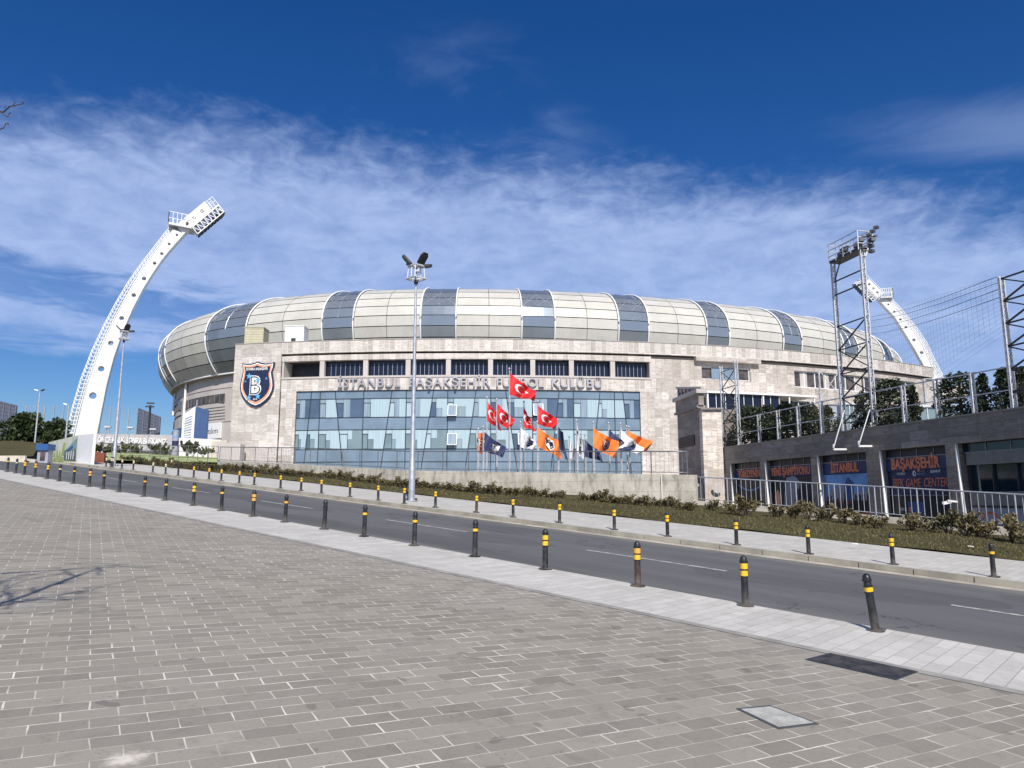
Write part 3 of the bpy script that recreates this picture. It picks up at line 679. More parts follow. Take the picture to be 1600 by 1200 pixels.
near = [(1372, 984, 'one', -5.5), (1163, 947, 'two', 0.5), (997, 916, 'brown', 0.5), (859, 889, 'two', 1), (751, 869, 'one', 2), (657, 852, 'one', 2), (577, 838, 'one', 2), (509, 827, 'plain', 2.4), (446, 816, 'oneamber', 2), (392, 807, 'twoamber', 1.5), (343, 798, 'one', 1.2), (300, 790, 'two', 1.4), (262, 782, 'one', 1.4), (227, 776, 'oneamber', 1.7), (195, 769, 'plain', 2.2), (165, 764.5, 'one', 1.6), (138, 760.5, 'twoamber', 1.4), (114, 756, 'one', 1.2), (91, 752, 'onepale', 1.6), (69, 748.5, 'two', 1.5), (50, 745, 'twomix', 1.5), (33, 742, 'two', 1.5), (16, 739.5, 'onepale', 1.6), (0.5, 737, 'one', 1.5)]
for i, (x, y, s, tl) in enumerate(near):
    p = gnd(x, y); tt = p.xy.dot(HD); p = rd(tt, 9.06 if i else 8.98, 0.003)
    lb = f"black bollard {DESC[s]}, {ORD[i]} from the right in the front row"
    if i == 0: lb = "tilted black bollard with one yellow band, nearest of all, right end of the front row"
    if 'brown' in s: lb = "brown bollard with torn collar and two bands, third from the right in the front row"
    place_bollard(s, p, lb, "bollards along the near kerb", (R_.uniform(-.01, .01), rad(tl * 0.55) if i else rad(tl)))
far = [(1550, 903, 'one'), (1392, 883, 'two'), (1262, 866, 'two'), (1148, 852, 'two'), (1047, 838, 'two'), (959, 828, 'two'), (881, 817, 'two'), (811, 808, 'two'), (749, 801, 'browntwo'), (691, 793, 'two'), (641, 787, 'two'), (594, 782, 'two'), (549, 776.5, 'two'), (509, 771, 'two'), (472, 767, 'two'), (437, 763, 'two'), (406, 758, 'twomix'), (375, 755, 'two'), (347, 751.5, 'two'), (321, 749, 'two'), (297, 746, 'two'), (274, 743, 'plain'), (252, 740.5, 'pale'), (232, 738, 'pale')]
for i, (x, y, s) in enumerate(far):
    p = gnd(x, y); p = rd(p.xy.dot(HD), 16.36, 0.002)
    place_bollard(s, p, f"black bollard {DESC[s]}, {ORD[i]} from the right in the far row" if s != 'browntwo' else "brownish bollard with two yellow bands, ninth from the right in the far row", "bollards along the far kerb", (R_.uniform(-.012, .012), R_.uniform(-.015, .02)))
for i, (x, y) in enumerate([(213.5, 734.5), (195.5, 732.3), (178.5, 730.2), (162.5, 730), (145.5, 728.5)]):
    p = gnd(x, y); p = rd(p.xy.dot(HD), 16.36, 0.002)
    place_bollard('pale', p, f"small pale banded bollard near the white hoarding, {ORD[i]} of five from the right", "bollards along the far kerb", (0, R_.uniform(0, .05)))
p = gnd(224, 730.5); place_bollard('pale', rd(p.xy.dot(HD), 20.3, .02), "single bollard with pale bands standing back against the hedge, behind the kerb row", "bollards along the far kerb")

# ================================================================ street lamps with cage heads
def lamp_proto(H, label, loc):
    r = thing("street_lamp", label, "street lamp", loc, "tall lamps with cage heads")
    o = Vector(loc)
    MB().box(o + Vector((0, 0, .012)), (.42, .42, .024)).build("base_plate", M['galv'], r)
    bolts = MB()
    for a in (-1, 1):
        for b in (-1, 1): bolts.lathe([(.022, 0), (.022, .07), (.012, .09)], o + Vector((a * .165, b * .165, .024)), 8)
    bolts.build("anchor_bolts", M['dark'], r)
    MB().lathe([(.115, .024), (.112, 1.2), (.10, 1.25), (.062, H * .62), (.038, H - .02)], o, 14).build("pole", M['galv'], r, smooth=True, angle=50)
    MB().lathe([(.055, H - .16), (.075, H - .14), (.075, H - .03), (.05, H)], o, 10).build("neck", M['dark'], r)
    for nm, z, hw in (("lower_ring", H + .06, .37), ("upper_ring", H + .55, .31)):
        m = MB(); c = [Vector((a, b, 0)) * hw for a, b in ((1, 0), (0, 1), (-1, 0), (0, -1))]
        for i in range(4): m.bar(o + Vector((0, 0, z)) + c[i], o + Vector((0, 0, z)) + c[(i + 1) % 4], .07, .05)
        for i in range(2): m.bar(o + Vector((0, 0, z)) + c[i], o + Vector((0, 0, z)) + c[i + 2], .05, .04)
        m.build(nm, M['lattice'], r)
    m = MB()
    for a, b in ((1, 0), (0, 1), (-1, 0), (0, -1), (.5, .5), (-.5, -.5)): m.bar(o + Vector((a * .33, b * .33, H + .06)), o + Vector((a * .29, b * .29, H + .55)), .028)
    m.bar(o + Vector((0, 0, H)), o + Vector((0, 0, H + .56)), .06)
    m.build("cage_rods", M['lattice'], r)
    m = MB().box(o + Vector((.05, -.05, H + .42)), (.17, .17, .22)); m.build("gear_box", M['galv'], r)
    for az, tl, ln in ((195, 46, .50), (-38, 52, .52), (20, 8, .42), (130, 30, .45)):
        ca, sa = math.cos(rad(az)), math.sin(rad(az)); ct, st_ = math.cos(rad(tl)), math.sin(rad(tl))
        ax = Vector((ca * ct, sa * ct, st_)); sd = Vector((-sa, ca, 0)); nu = ax.cross(sd)
        st0 = o + Vector((ca * .18, sa * .18, H + .57))
        poly = [(0, -.10), (.08, -.17), (ln - .12, -.17), (ln, -.09), (ln, .09), (ln - .12, .17), (.08, .17), (0, .10)]
        m = MB().prism(poly, lambda a, b, d: st0 + ax * a + sd * b + nu * d, -.035, .035)
        hd = m.build("lamp_head", M['dark'], r)
        poly2 = [(.06, -.13), (ln - .1, -.13), (ln - .1, .13), (.06, .13)]
        MB().prism(poly2, lambda a, b, d: st0 + ax * a + sd * b + nu * d, .035, .05).build("lens", M['louvre'], hd)
        MB().bar(o + Vector((0, 0, H + .55)), st0 + ax * .05, .05).build("bracket", M['lattice'], r)
    return r
b1 = gnd(643, 783); b1 = rd(b1.xy.dot(HD), b1.xy.dot(PR), 0.0)
zt = onplane(655, 438, b1, Vector((0, -1, 0))).z - b1.z
lamp1 = lamp_proto(zt, "tall galvanised lamp post with cage head in front of the glass facade", b1)
b2 = gnd(177.5, 728); zt2 = onplane(191, 531, b2, Vector((0, -1, 0))).z - b2.z
lamp2 = dup(lamp1); lamp2.location = b2; lamp2.scale = (zt2 / zt * 1.0,) * 3
lamp2['label'] = "tall lamp post with cage head overlapping the left white floodlight mast"

# ================================================================ shrubs of the hedge
def leaf_cloud(mb, pts_fn, n, size, rng, flat=0.0):
    for _ in range(n):
        p, out = pts_fn(rng); s = size * rng.uniform(.6, 1.4)
        d = (out + Vector((rng.gauss(0, .6), rng.gauss(0, .6), rng.gauss(0.2, .6)))).normalized()
        a = d.cross(Vector((rng.gauss(0, 1), rng.gauss(0, 1), rng.gauss(0, 1)))).normalized(); b = d * s; a = a * s * .42
        mb.add([p, p + b * .5 + a, p + b, p + b * .5 - a], [(0, 1, 2, 3)])
def shrub_proto(seed, h, w, leaves=330, leaf=.10, mat='hedge', name="shrub"):
    rng = random.Random(seed); r = thing(name, "x", "shrub", (0, 0, 0)); stems = MB(); tips = []
    for i in range(15):
        a = rng.uniform(0, 6.28); l = rng.uniform(.5, 1.0); q = rng.uniform(.15, .9)
        e = Vector((math.cos(a) * w * .5 * q, math.sin(a) * w * .5 * q, h * l)); mid = e * .5 + Vector((0, 0, h * .08))
        stems.tube([Vector((e.x * .12, e.y * .12, 0)), mid, e], [.014, .010, .005], 4); tips.append((mid, e))
    def pf(g):
        m_, e = tips[g.randrange(len(tips))]; t = g.random() ** .6
        return m_.lerp(e, t) + Vector((g.gauss(0, .055), g.gauss(0, .055), g.gauss(0, .05))), Vector((e.x, e.y, .35)).normalized()
    lv = MB(); leaf_cloud(lv, pf, leaves, leaf, rng)
    stems.build("stem", M['bark'], r); lv.build("foliage", M[mat], r)
    return r
SH = [[shrub_proto(11 + i, .95 - .1 * (i % 3), 1.05 + .1 * (i % 2), 380), False] for i in range(5)]
def put_shrub(k, p, sc, label, group, rot):
    pr = SH[k % len(SH)]
    if not pr[1]: o = pr[0]; pr[1] = True
    else: o = dup(pr[0])
    o.location = p; o.scale = sc; o.rotation_euler = (0, 0, rot); o['label'] = label; o['group'] = group; return o
# clipped hedge in front of the concrete wall and up the street, then loose clumps in front of the low cream wall
HB = [(200, 724), (300, 733.5), (400, 741), (500, 748.5), (600, 760), (700, 769), (760, 774), (860, 782), (915, 786), (1000, 793), (1080, 801)]
def hedge_line(x):
    for (a, ya), (b, yb) in zip(HB, HB[1:]):
        if a <= x <= b: return ya + (yb - ya) * (x - a) / (b - a)
x, i, row = 196.0, 0, []
while x < 1080:
    row.append(x); p = gnd(x, hedge_line(x) if x > 200 else 724); dist = p.y
    x += 440 / dist; i += 1
for i, x in enumerate(row):
    p = gnd(x, hedge_line(max(x, 200))); g = random.Random(i)
    s = .74 * g.uniform(.85, 1.2); s2 = .62 * g.uniform(.75, 1.2)
    if 885 < x < 912: continue
    pos = ORD[i] if i < 25 else None
    lab = "olive brown hedge shrub in the unbroken row under the wall railing"
    put_shrub(i, p - Vector((0, 0, .06)), (s, s, s2 * 1.0), lab, "shrubs of the long hedge", g.uniform(0, 6.28))
CL = [(1075, 802), (1115, 803), (1150, 808), (1168, 811), (1215, 812), (1240, 815), (1262, 816), (1290, 820), (1318, 823), (1345, 826), (1372, 830), (1425, 834), (1452, 837), (1480, 840), (1510, 843), (1535, 846), (1580, 852), (1604, 855)]
for i, (x, y) in enumerate(CL):
    p = gnd(x, y); g = random.Random(90 + i); s = g.uniform(.75, 1.05)
    put_shrub(i + 2, p - Vector((0, 0, .05)), (s, s, s * g.uniform(.75, 1.05)), f"loose olive shrub in front of the low cream wall, {ORD[i]} from the left", "shrubs before the cream wall", g.uniform(0, 6.28))

# ================================================================ retaining wall, low wall, railings
WR0 = atY(1086, 742, 34.0); WL = atY(640, 735, 42.5); WLL = atY(460, 725, 50.0); WL3 = atY(340, 720.5, 57.0)
def wall_strip(name, pts, th, zbot, mat, label, cat, cap=None):
    mb = MB(); n = len(pts)
    b = len(mb.v)
    for i, p in enumerate(pts):
        d = (pts[min(i + 1, n - 1)] - pts[max(i - 1, 0)]); nn = Vector((d.y, -d.x, 0)).normalized() * th
        zb = gz(p.x, p.y) - zbot
        mb.v += [Vector((p.x, p.y, zb)), p.copy(), p + nn, Vector((p.x + nn.x, p.y + nn.y, zb))]
    for i in range(n - 1):
        q = b + 4 * i
        for k in range(4): mb.f.append((q + k, q + (k + 1) % 4, q + 4 + (k + 1) % 4, q + 4 + k))
    mb.f.append((b, b + 3, b + 2, b + 1)); q = b + 4 * (n - 1); mb.f.append((q, q + 1, q + 2, q + 3))
    o = mb.build(name, mat); rebase(o); return tag(o, label, cat)
wl_pts = [WR0, WR0.lerp(WL, .5) + Vector((0, 0, .0)), WL, WLL, WL3]
wall_strip("retaining_wall", wl_pts, .35, .6, M['concrete'], "stained grey concrete retaining wall below the flags", "wall")
CW = [atY(1087, 782, 34.2), atY(1340, 803, 29.0), atY(1600, 826, 24.4), atY(1760, 840, 21.6)]
wall_strip("low_wall", CW[::-1], -.25, .5, M['cream'], "low cream plastered wall carrying the railing in front of the shops", "wall")
# downpipe on the retaining wall face
pp = WR0.lerp(WL, .095); 
mb = MB(); d = Vector((-PR.x, -PR.y, 0)) * .06; mb.tube([pp + d + Vector((0, 0, -.02)), pp + d + Vector((0, 0, -1.45))], .022, 6)
o = mb.build("drain_pipe", M['cloudwhite']); rebase(o); tag(o, "thin white drain pipe down the concrete retaining wall", "pipe")
def railing(pts, h, step, npost, label, mat, r_top, lift=.12, bal=.012, group=None):
    """pts: foot line; panels of thin balusters between posts"""
    L = [0.0]
    for a, b in zip(pts, pts[1:]): L.append(L[-1] + (b - a).length)
    def at(s):
        for i in range(len(pts) - 1):
            if s <= L[i + 1] + 1e-6: return pts[i].lerp(pts[i + 1], (s - L[i]) / (L[i + 1] - L[i]))
        return pts[-1].copy()
    th = thing("railing", label, "railing", pts[0], group); up = Vector((0, 0, 1))
    ss = sorted(set([L[-1] * i / 40 for i in range(41)] + L))
    MB().tube([at(s) + up * h for s in ss], r_top, 8).build("top_rail", mat, th, smooth=True)
    MB().tube([at(s) + up * lift for s in ss], r_top * .75, 6).build("bottom_rail", mat, th, smooth=True)
    for i in range(npost + 1):
        s = L[-1] * i / npost
        m = MB(); m.tube([at(s) - up * .05, at(s) + up * h], r_top * 1.05, 8); m.build("post", mat, th)
        if i == npost: break
        m = MB(); s1 = L[-1] * (i + 1) / npost; k = max(2, int((s1 - s) / step))
        for j in range(1, k):
            q = at(s + (s1 - s) * j / k); m.bar(q + up * lift, q + up * h, bal)
        m.build("baluster_panel", mat, th)
    return th
off = Vector((PR.x, PR.y, 0)) * .15
railing([WR0 + off - Vector((.35, -.3, 0)), WL + off, WLL + off, WL3 + off], 1.10, .21, 22, "long grey steel railing on top of the concrete retaining wall", M['rail'], .028)
railing([CW[0] + off * .8 + Vector((0, 0, -.02)), CW[1] + off * .8, CW[2] + off * .8, CW[3] + off * .8], 1.10, .225, 10, "bright steel railing along the low cream wall in front of the shops", M['rail_l'], .026, .10, .016)
# plain mesh-less fence left of the building, posts with wires
FA = [atY(340, 720, 57.3), atY(250, 716, 62), atY(160, 712, 68)]
th = thing("lawn_fence", "thin grey post fence between the hedge and the bright lawn", "fence", FA[0]); up = Vector((0, 0, 1))
for z in (.15, .62, 1.12): MB().tube([p + up * z for p in FA], .022, 5).build("rail", M['rail'], th)
for i in range(13):
    s = i / 12; p = FA[0].lerp(FA[1], s * 2) if s < .5 else FA[1].lerp(FA[2], s * 2 - 1)
    MB().tube([p - up * .5, p + up * 1.15], .03, 5).build("post", M['rail'], th)

# terrace between wall and club house
mb = MB(); N = 40
wp = [WR0 + off * 2.2, WL + off * 2.2, WLL + off * 2.2, WL3 + off * 2.2]
Ls = [0]; 
for a, b in zip(wp, wp[1:]): Ls.append(Ls[-1] + (b - a).length)
def wat(f):
    s = f * Ls[-1]
    for i in range(3):
        if s <= Ls[i + 1] + 1e-6: return wp[i].lerp(wp[i + 1], (s - Ls[i]) / (Ls[i + 1] - Ls[i]))
    return wp[-1]
def terr(a, b):
    p = wat(a) - Vector((0, 0, .05)); s = 24 - a * 52; q = cyl(s, 0, .3); q.z = gz(q.x, q.y) + .02
    return p.lerp(q, b)
mb.grid(terr, 40, 8); struct(mb.build("terrace", M['terrace']))

# ================================================================ stadium
SX, SY, SA, SB, SN, SROT, SZR, SZT, SBUL, SINN = 6.558, 148.91, 69.202, 50.551, 2.18, 0.272, 19.331, 31.244, 4.455, 10.228
NPH = 1440
def _se(ph):
    c, s = math.cos(ph), math.sin(ph)
    return Vector((SA * math.copysign(abs(c) ** (2 / SN), c), SB * math.copysign(abs(s) ** (2 / SN), s)))
_pl = [_se(2 * math.pi * i / NPH) for i in range(NPH)]
_nr = []
for i in range(NPH):
    d = _pl[(i + 2) % NPH] - _pl[i - 2]; _nr.append(Vector((d.y, -d.x)).normalized())
_arc = [0.0]
for i in range(NPH): _arc.append(_arc[-1] + (_pl[(i + 1) % NPH] - _pl[i]).length)
PERIM = _arc[-1]
_cr, _sr = math.cos(SROT), math.sin(SROT)
def ring(arc, out, z):
    arc %= PERIM
    lo, hi = 0, NPH
    while hi - lo > 1:
        m = (lo + hi) // 2
        if _arc[m] <= arc: lo = m
        else: hi = m
    f = (arc - _arc[lo]) / max(_arc[lo + 1] - _arc[lo], 1e-9)
    p = _pl[lo].lerp(_pl[(lo + 1) % NPH], f); n = _nr[lo].lerp(_nr[(lo + 1) % NPH], f).normalized(); q = p + n * out
    return Vector((SX + q.x * _cr - q.y * _sr, SY + q.x * _sr + q.y * _cr, z))
def sect(v):
    P = ((0, SZR), (SBUL, SZR + (SZT - SZR) * .4), (SBUL * .8, SZT), (-SINN, SZT)); w = 1 - v
    k = (w ** 3, 3 * v * w * w, 3 * v * v * w, v ** 3)
    return sum(k[i] * P[i][0] for i in range(4)), sum(k[i] * P[i][1] for i in range(4))
def shell(arc, v, lift=0.0):
    o, z = sect(v); o2, z2 = sect(min(v + .02, 1.0)); o1, z1 = sect(max(v - .02, 0.0))
    d = Vector((o2 - o1, z2 - z1)).normalized(); return ring(arc, o + d.y * lift, z - d.x * lift * (1 if True else 0))
def pring(x, y, out=-0.8):
    """pixel to (arc, z) on the stadium's lower wall"""
    d = ray(x, y); best = None
    for i in range(NPH):
        a = _arc[i]; P, Q = ring(a, out, 0), ring(_arc[i + 1] - 1e-6, out, 0)
        if P.y > SY + 10: continue
        ca = P.x * d.y - P.y * d.x; cb = Q.x * d.y - Q.y * d.x
        if ca * cb <= 0 and ca != cb:
            f = ca / (ca - cb); X = P.lerp(Q, f); t = X.y / d.y
            if best is None or t < best[0]: best = (t, a + f * (_arc[i + 1] - a), EYE + d.z * t)
    if best is None:      # grazing the left end of the wall: take its outermost point
        k = min((i for i in range(NPH) if ring(_arc[i], out, 0).y < SY + 10), key=lambda i: ring(_arc[i], out, 0).x / ring(_arc[i], out, 0).y)
        return _arc[k], EYE + d.z * ring(_arc[k], out, 0).y / d.y
    return best[1], best[2]
st = thing("stadium", "oval stadium with a bulging roof of cream and dark glass panels", "stadium", (SX, SY, 8.0))
starts = [166.6, 179.4, 192.3, 205.3, 223.4, 243.0, 256.0, 268.9, 281.8, 294.8, 307.8, 320.8, 333.8, 346.8, 359.8]
darkw = [4.3, 4.3, 4.3, 5.0, 8.0, 4.25, 4.5, 4.3, 4.25, 3.6, 3.6, 4.0, 4.3, 4.3, 4.3]
def shell_patch(mb, a0, a1, v0, v1, lift, nu=4, nv=2):
    mb.grid(lambda a, b: shell(a0 + (a1 - a0) * a, v0 + (v1 - v0) * b, lift), nu, nv)
VR = [0.0, .10, .20, .29, .38, .47, .56, .65, .75, .87, 1.0]
back = MB(); shell_patch(back, 160, 375, 0, 1, -.18, 150, 20); back.build("shell_backing", M['seam'], st, smooth=True)
rr = random.Random(5)
for i, (s0, w) in enumerate(zip(starts, darkw)):
    s1 = s0 + w; s2 = starts[i + 1] if i + 1 < len(starts) else s1 + 8.6
    g = MB()
    for a, b in zip(VR, VR[1:]): shell_patch(g, s0, s1, a + .003, b - .003, 0.0, 3, 1)
    gp = g.build("glass_panel", M['roofglass'], st)
    # steel bracing that shows through the glass: thin pale diagonals and a middle mullion
    tr = MB(); m_ = (s0 + s1) / 2
    for (p, q) in (((s0, .46), (m_, .62)), ((m_, .62), (s1, .46)), ((s0, .60), (m_, .48)), ((m_, .48), (s1, .60))):
        tr.tube([shell(p[0] + (q[0] - p[0]) * f, p[1] + (q[1] - p[1]) * f, .015) for f in (0, .25, .5, .75, 1)], .035, 4)
    tr.tube([shell(m_, v, .01) for v in [k / 16 for k in range(6, 17)]], .03, 4)
    tr.build("bracing", M['galv'], gp)
    c = MB(); mid = (s1 + s2) / 2
    for a, b in zip(VR, VR[1:]):
        for (p, q) in ((s1 + .12, mid - .03), (mid + .03, s2 - .12)):
            sag = rr.uniform(-.004, .004)
            c.grid(lambda u, v: shell(p + (q - p) * u, a + .004 + (b - a - .007) * v, 0.02 + rr.uniform(-.006, .006)), 2, 1)
    c.build("roof_panel", M['roof'], st)
    for s in (s0, s1):
        MB().tube([shell(s, v / 24, .13) for v in range(25)], .105, 6).build("rib", M['white'], st, smooth=True)
# odd loose seams seen on the roof
# crown: flat roof inside the ridge
cr_ = MB(); cr_.grid(lambda a, b: ring(160 + 215 * a, -SINN - 9 * b, SZT + .15 - 1.2 * b), 140, 2); cr_.build("inner_roof", M['clad'], st, smooth=True)
lw = MB(); lw.grid(lambda a, b: ring(165 + 205 * a, -.8, 3.0 + (SZR + .25 - 3.0) * b), 160, 1); lw.build("lower_wall", M['clad'], st, smooth=True)
rimb = MB(); rimb.grid(lambda a, b: ring(165 + 205 * a, -.8 + .95 * b, SZR - .02), 160, 1); rimb.build("rim_soffit", M['clad'], st)
rl = MB(); rl.tube([ring(165 + 205 * k / 160, .05, SZR - .05) for k in range(161)], .12, 5); rl.build("rim_edge", M['white'], st, smooth=True)
def wall_band(mb, x0, y0a, y0b, x1, y1a, y1b, o0, o1, n=6):
    """band on the lower wall between two screen columns"""
    a0, zt0 = pring(x0, y0a); _, zb0 = pring(x0, y0b); a1, zt1 = pring(x1, y1a); _, zb1 = pring(x1, y1b)
    b = len(mb.v)
    for k in range(n + 1):
        f = k / n; a = a0 + (a1 - a0) * f; zt_ = (zt0 + zt1) / 2; zb = (zb0 + zb1) / 2
        mb.v += [ring(a, o0, zb), ring(a, o1, zb), ring(a, o1, zt_), ring(a, o0, zt_)]
    for k in range(n):
        q = b + 4 * k
        for j in range(4): mb.f.append((q + j, q + 4 + j, q + 4 + (j + 1) % 4, q + (j + 1) % 4))
    mb.f.append((b, b + 1, b + 2, b + 3)); q = b + 4 * n; mb.f.append((q + 3, q + 2, q + 1, q))
    return a0, a1, (zb0 + zb1) / 2, (zt0 + zt1) / 2
for (x0, ya, yb, x1, yc, yd) in ((255, 636, 647.5, 284.5, 626, 638.5), (292.5, 624.5, 636, 352, 616, 629), (248, 639, 652, 250.8, 637, 650), (246.5, 660, 672, 249.5, 657, 670)):
    m = MB(); a0, a1, zb, zt_ = wall_band(m, x0, ya, yb, x1, yc, yd, -.9, -.72)
    w = m.build("strip_window", M['bronze'], st)
    f = MB(); k = max(2, int(abs(a1 - a0) / 1.1))
    for j in range(k + 1):
        a = a0 + (a1 - a0) * j / k; f.bar(ring(a, -.70, zb), ring(a, -.70, zt_), .06)
    f.bar(ring(a0, -.66, zb - .05), ring(a1, -.66, zb - .05), .12); f.build("mullions", M['clad_d'], w)
m = MB(); wall_band(m, 254, 656, 657.6, 283.5, 647.5, 649.2, -.85, -.74); m.build("vent_slot", M['seam'], st)
m = MB()
for k in range(5):
    y = 638.5 + k * 4.6; wall_band(m, 313, y, y + .8, 351.5, y - 2.2, y - 1.5, -.85, -.73)
m.build("louvre_lines", M['clad_d'], st)
m = MB()
for ya, yb in ((621, 607.5), (668, 659)): wall_band(m, 252, ya + 6, ya + 6.7, 362, yb, yb + .7, -.85, -.75, 14)
m.build("cladding_joints", M['clad_d'], st)
a_, z_ = pring(291, 640); MB().bar(ring(a_, -.6, SZR), ring(a_, -.6, 5.0), .55, .3).build("white_pilaster", M['white'], st)
a_, z_ = pring(249.5, 630); MB().bar(ring(a_, -.55, SZR - .3), ring(a_, -.55, SZR - 4), .3).build("white_pilaster", M['white'], st)
# blue and white boards on the lower wall
def wall_sign(label, cat, quad, mat, txt=None, tmat=None, twid=.8, th=.5, bold=0.0, tx=.1, ty=.3):
    x0, ya, yb, x1, yc, yd = quad; m = MB(); a0, a1, zb, zt_ = wall_band(m, x0, ya, yb, x1, yc, yd, -.74, -.5)
    r = thing("wall_sign", label, cat, ring((a0 + a1) / 2, -.6, zb)); m.build("board", mat, r)
    if txt:
        L = a1 - a0; H = zt_ - zb; t = MB()
        put_text(t, txt, lambda u, v, d: ring(a0 + u, -.47 + d, zb + v), bold=bold, width=L * twid, height=H * th, x=L * tx, y=H * ty); t.build("lettering", tmat, r)
    return r
wall_sign("blue board low on the grey stadium wall, left of the slim pylon", "sign", (251, 677, 686, 286, 667, 686), M['signblue'], "HALKA", M['cloudwhite'], .5, .3, .0, .12, .12)
wall_sign("white board with dark words at Katılım beside the stone corner", "sign", (296, 666.5, 690, 348, 659.5, 684.5), M['cloudwhite'], "Ziraat Katılım", M['crest_navy'], .80, .36, -.004, .14, .32)

# ================================================================ club house
ch = thing("club_house", "curved travertine club building with blue glass curtain wall in front of the stadium", "building", cyl(0, 4.2, 0))
ZB = 1.2
ZC0, ZC1, ZG0, ZS1, ZS0, ZSL, ZGT = 17.69, 19.05, 17.47, 16.86, 15.03, 14.82, 13.43
SLF, SJ, SE, SGL, SGR, SRW, SEND = -26.4, -20.6, 21.35, -18.72, 19.96, 24.35, 66.0
MB().cbox(SLF, SJ, ZB, ZC1, -.9, .25).build("stone_pylon", M['stone_big'], ch)
MB().cbox(SJ + .02, SEND, ZC0, ZC1, -.7, .25).build("parapet", M['stone_v'], ch)
MB().cbox(SLF - .05, SEND, ZC1, ZC1 + .06, -.75, .31).build("coping", M['terrace'], ch)
MB().cbox(SJ + .02, SE, ZG0, ZC0, -.7, -.45).build("shadow_gap", M['soffit'], ch)  # recessed groove, the shade under the cornice put into its dark colour
MB().cbox(SJ + .02, SE, ZS1, ZG0, -.7, .05).build("lintel_band", M['stone_v'], ch)
MB().cbox(SJ + .02, SE, ZSL, ZS0, -1.6, .09).build("sill", M['clad'], ch)
MB().cbox(SJ + .02, SE, ZGT, ZSL - .002, -.7, .0).build("sign_band", M['stone_v'], ch)
MB().cbox(SJ + .05, SGL, ZB, ZGT, -.7, -.003).build("stone_wall", M['stone'], ch)
MB().cbox(SGR, SRW + 6, ZB, ZGT, -.7, -.003).build("stone_wall", M['stone'], ch)
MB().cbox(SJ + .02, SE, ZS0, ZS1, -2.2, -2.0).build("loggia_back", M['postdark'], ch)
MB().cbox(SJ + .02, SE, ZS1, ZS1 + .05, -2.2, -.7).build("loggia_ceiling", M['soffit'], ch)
MB().cbox(SJ - .001, SJ + .018, ZB, ZC1 - .05, -.3, .10).build("wall_joint", M['seam'], ch)
# columns and the dark strip windows between them
cols = [503, 571, 637.5, 700.5, 766.5, 832.5, 893, 957.5]
cs = [pc(x, 575)[0] for x in cols]
for s in cs: MB().cbox(s - .27, s + .27, ZS0, ZS1, -.45, -.02).build("column", M['clad'], ch)
MB().cbox(SJ + .02, SJ + .25, ZS0, ZS1, -2.0, -.02).build("column", M['clad'], ch)
MB().cbox(SE - .18, SE, ZS0, ZS1, -2.0, -.02).build("column", M['clad'], ch)
edges = cs + [SE - .15]
for a, b in zip(edges, edges[1:]):
    w = MB().cbox(a + .28, b - .28, ZS0 + .04, ZS1 - .05, -.75, -.66).build("strip_window", M['navy'], ch)
    f = MB(); k = 7
    for j in range(1, k + 1): 
        q = a + .3 + (b - a - .6) * j / (k + 1); f.cbox(q - .018, q + .018, ZS0 + .04, ZS1 - .35, -.66, -.63)
    f.build("mullions", M['galv'], w)
    f = MB().cbox(a + .28, b - .28, ZS1 - .32, ZS1 - .26, -.66, -.62); f.build("blind_edge", M['dark'], w)
# curtain wall
def lin(p, q):
    """mullion through two pixels -> function z -> s"""
    s0, z0 = pc(*p, -.15); s1, z1 = pc(*q, -.15); return lambda z: s0 + (s1 - s0) * (z - z0) / (z1 - z0)
def const(x, y=611):
    s = pc(x, y, -.15)[0]; return lambda z: s
lines = [(lambda z: SGL, 0), (lin((486.9, 611), (474.7, 725)), 1), (const(500.4), 0), (lin((523.4, 611), (534.7, 727)), 1), (const(568.4), 0), (lin((612.5, 609.7), (596.6, 717.5)), 1), (const(635), 0), (lin((677.8, 608.4), (662.2, 704.4)), 1), (const(699.7), 0), (lin((743.8, 610), (727.5, 727.5)), 1), (const(766.8), 0), (lin((790, 610), (806, 719)), 1), (const(832), 0), (lin((874, 610), (866.6, 680)), 1), (const(896), 0), (lin((937.8, 610), (929, 700)), 1), (const(960), 0), (lin((972.9, 610), (983, 700)), 1), (lambda z: SGR, 0)]
rows = [(ZGT - .02, 12.51, 'span'), (12.51, 10.42, 'vis'), (10.42, 9.07, 'span'), (9.07, 6.93, 'vis2'), (6.93, 5.55, 'span'), (5.55, ZB, 'low')]
rg = random.Random(21)
mul = MB(); gap = .035
MB().cbox(SGL, SGR, ZB, ZGT - .01, -.62, -.42).build("curtain_wall_back", M['g_dark'], ch)
def pane(poly, mat, o=0.0): return MB().cpoly(poly, -.30 + o, -.20 + o).build("glass_pane", M[mat], ch)
fr2 = MB()
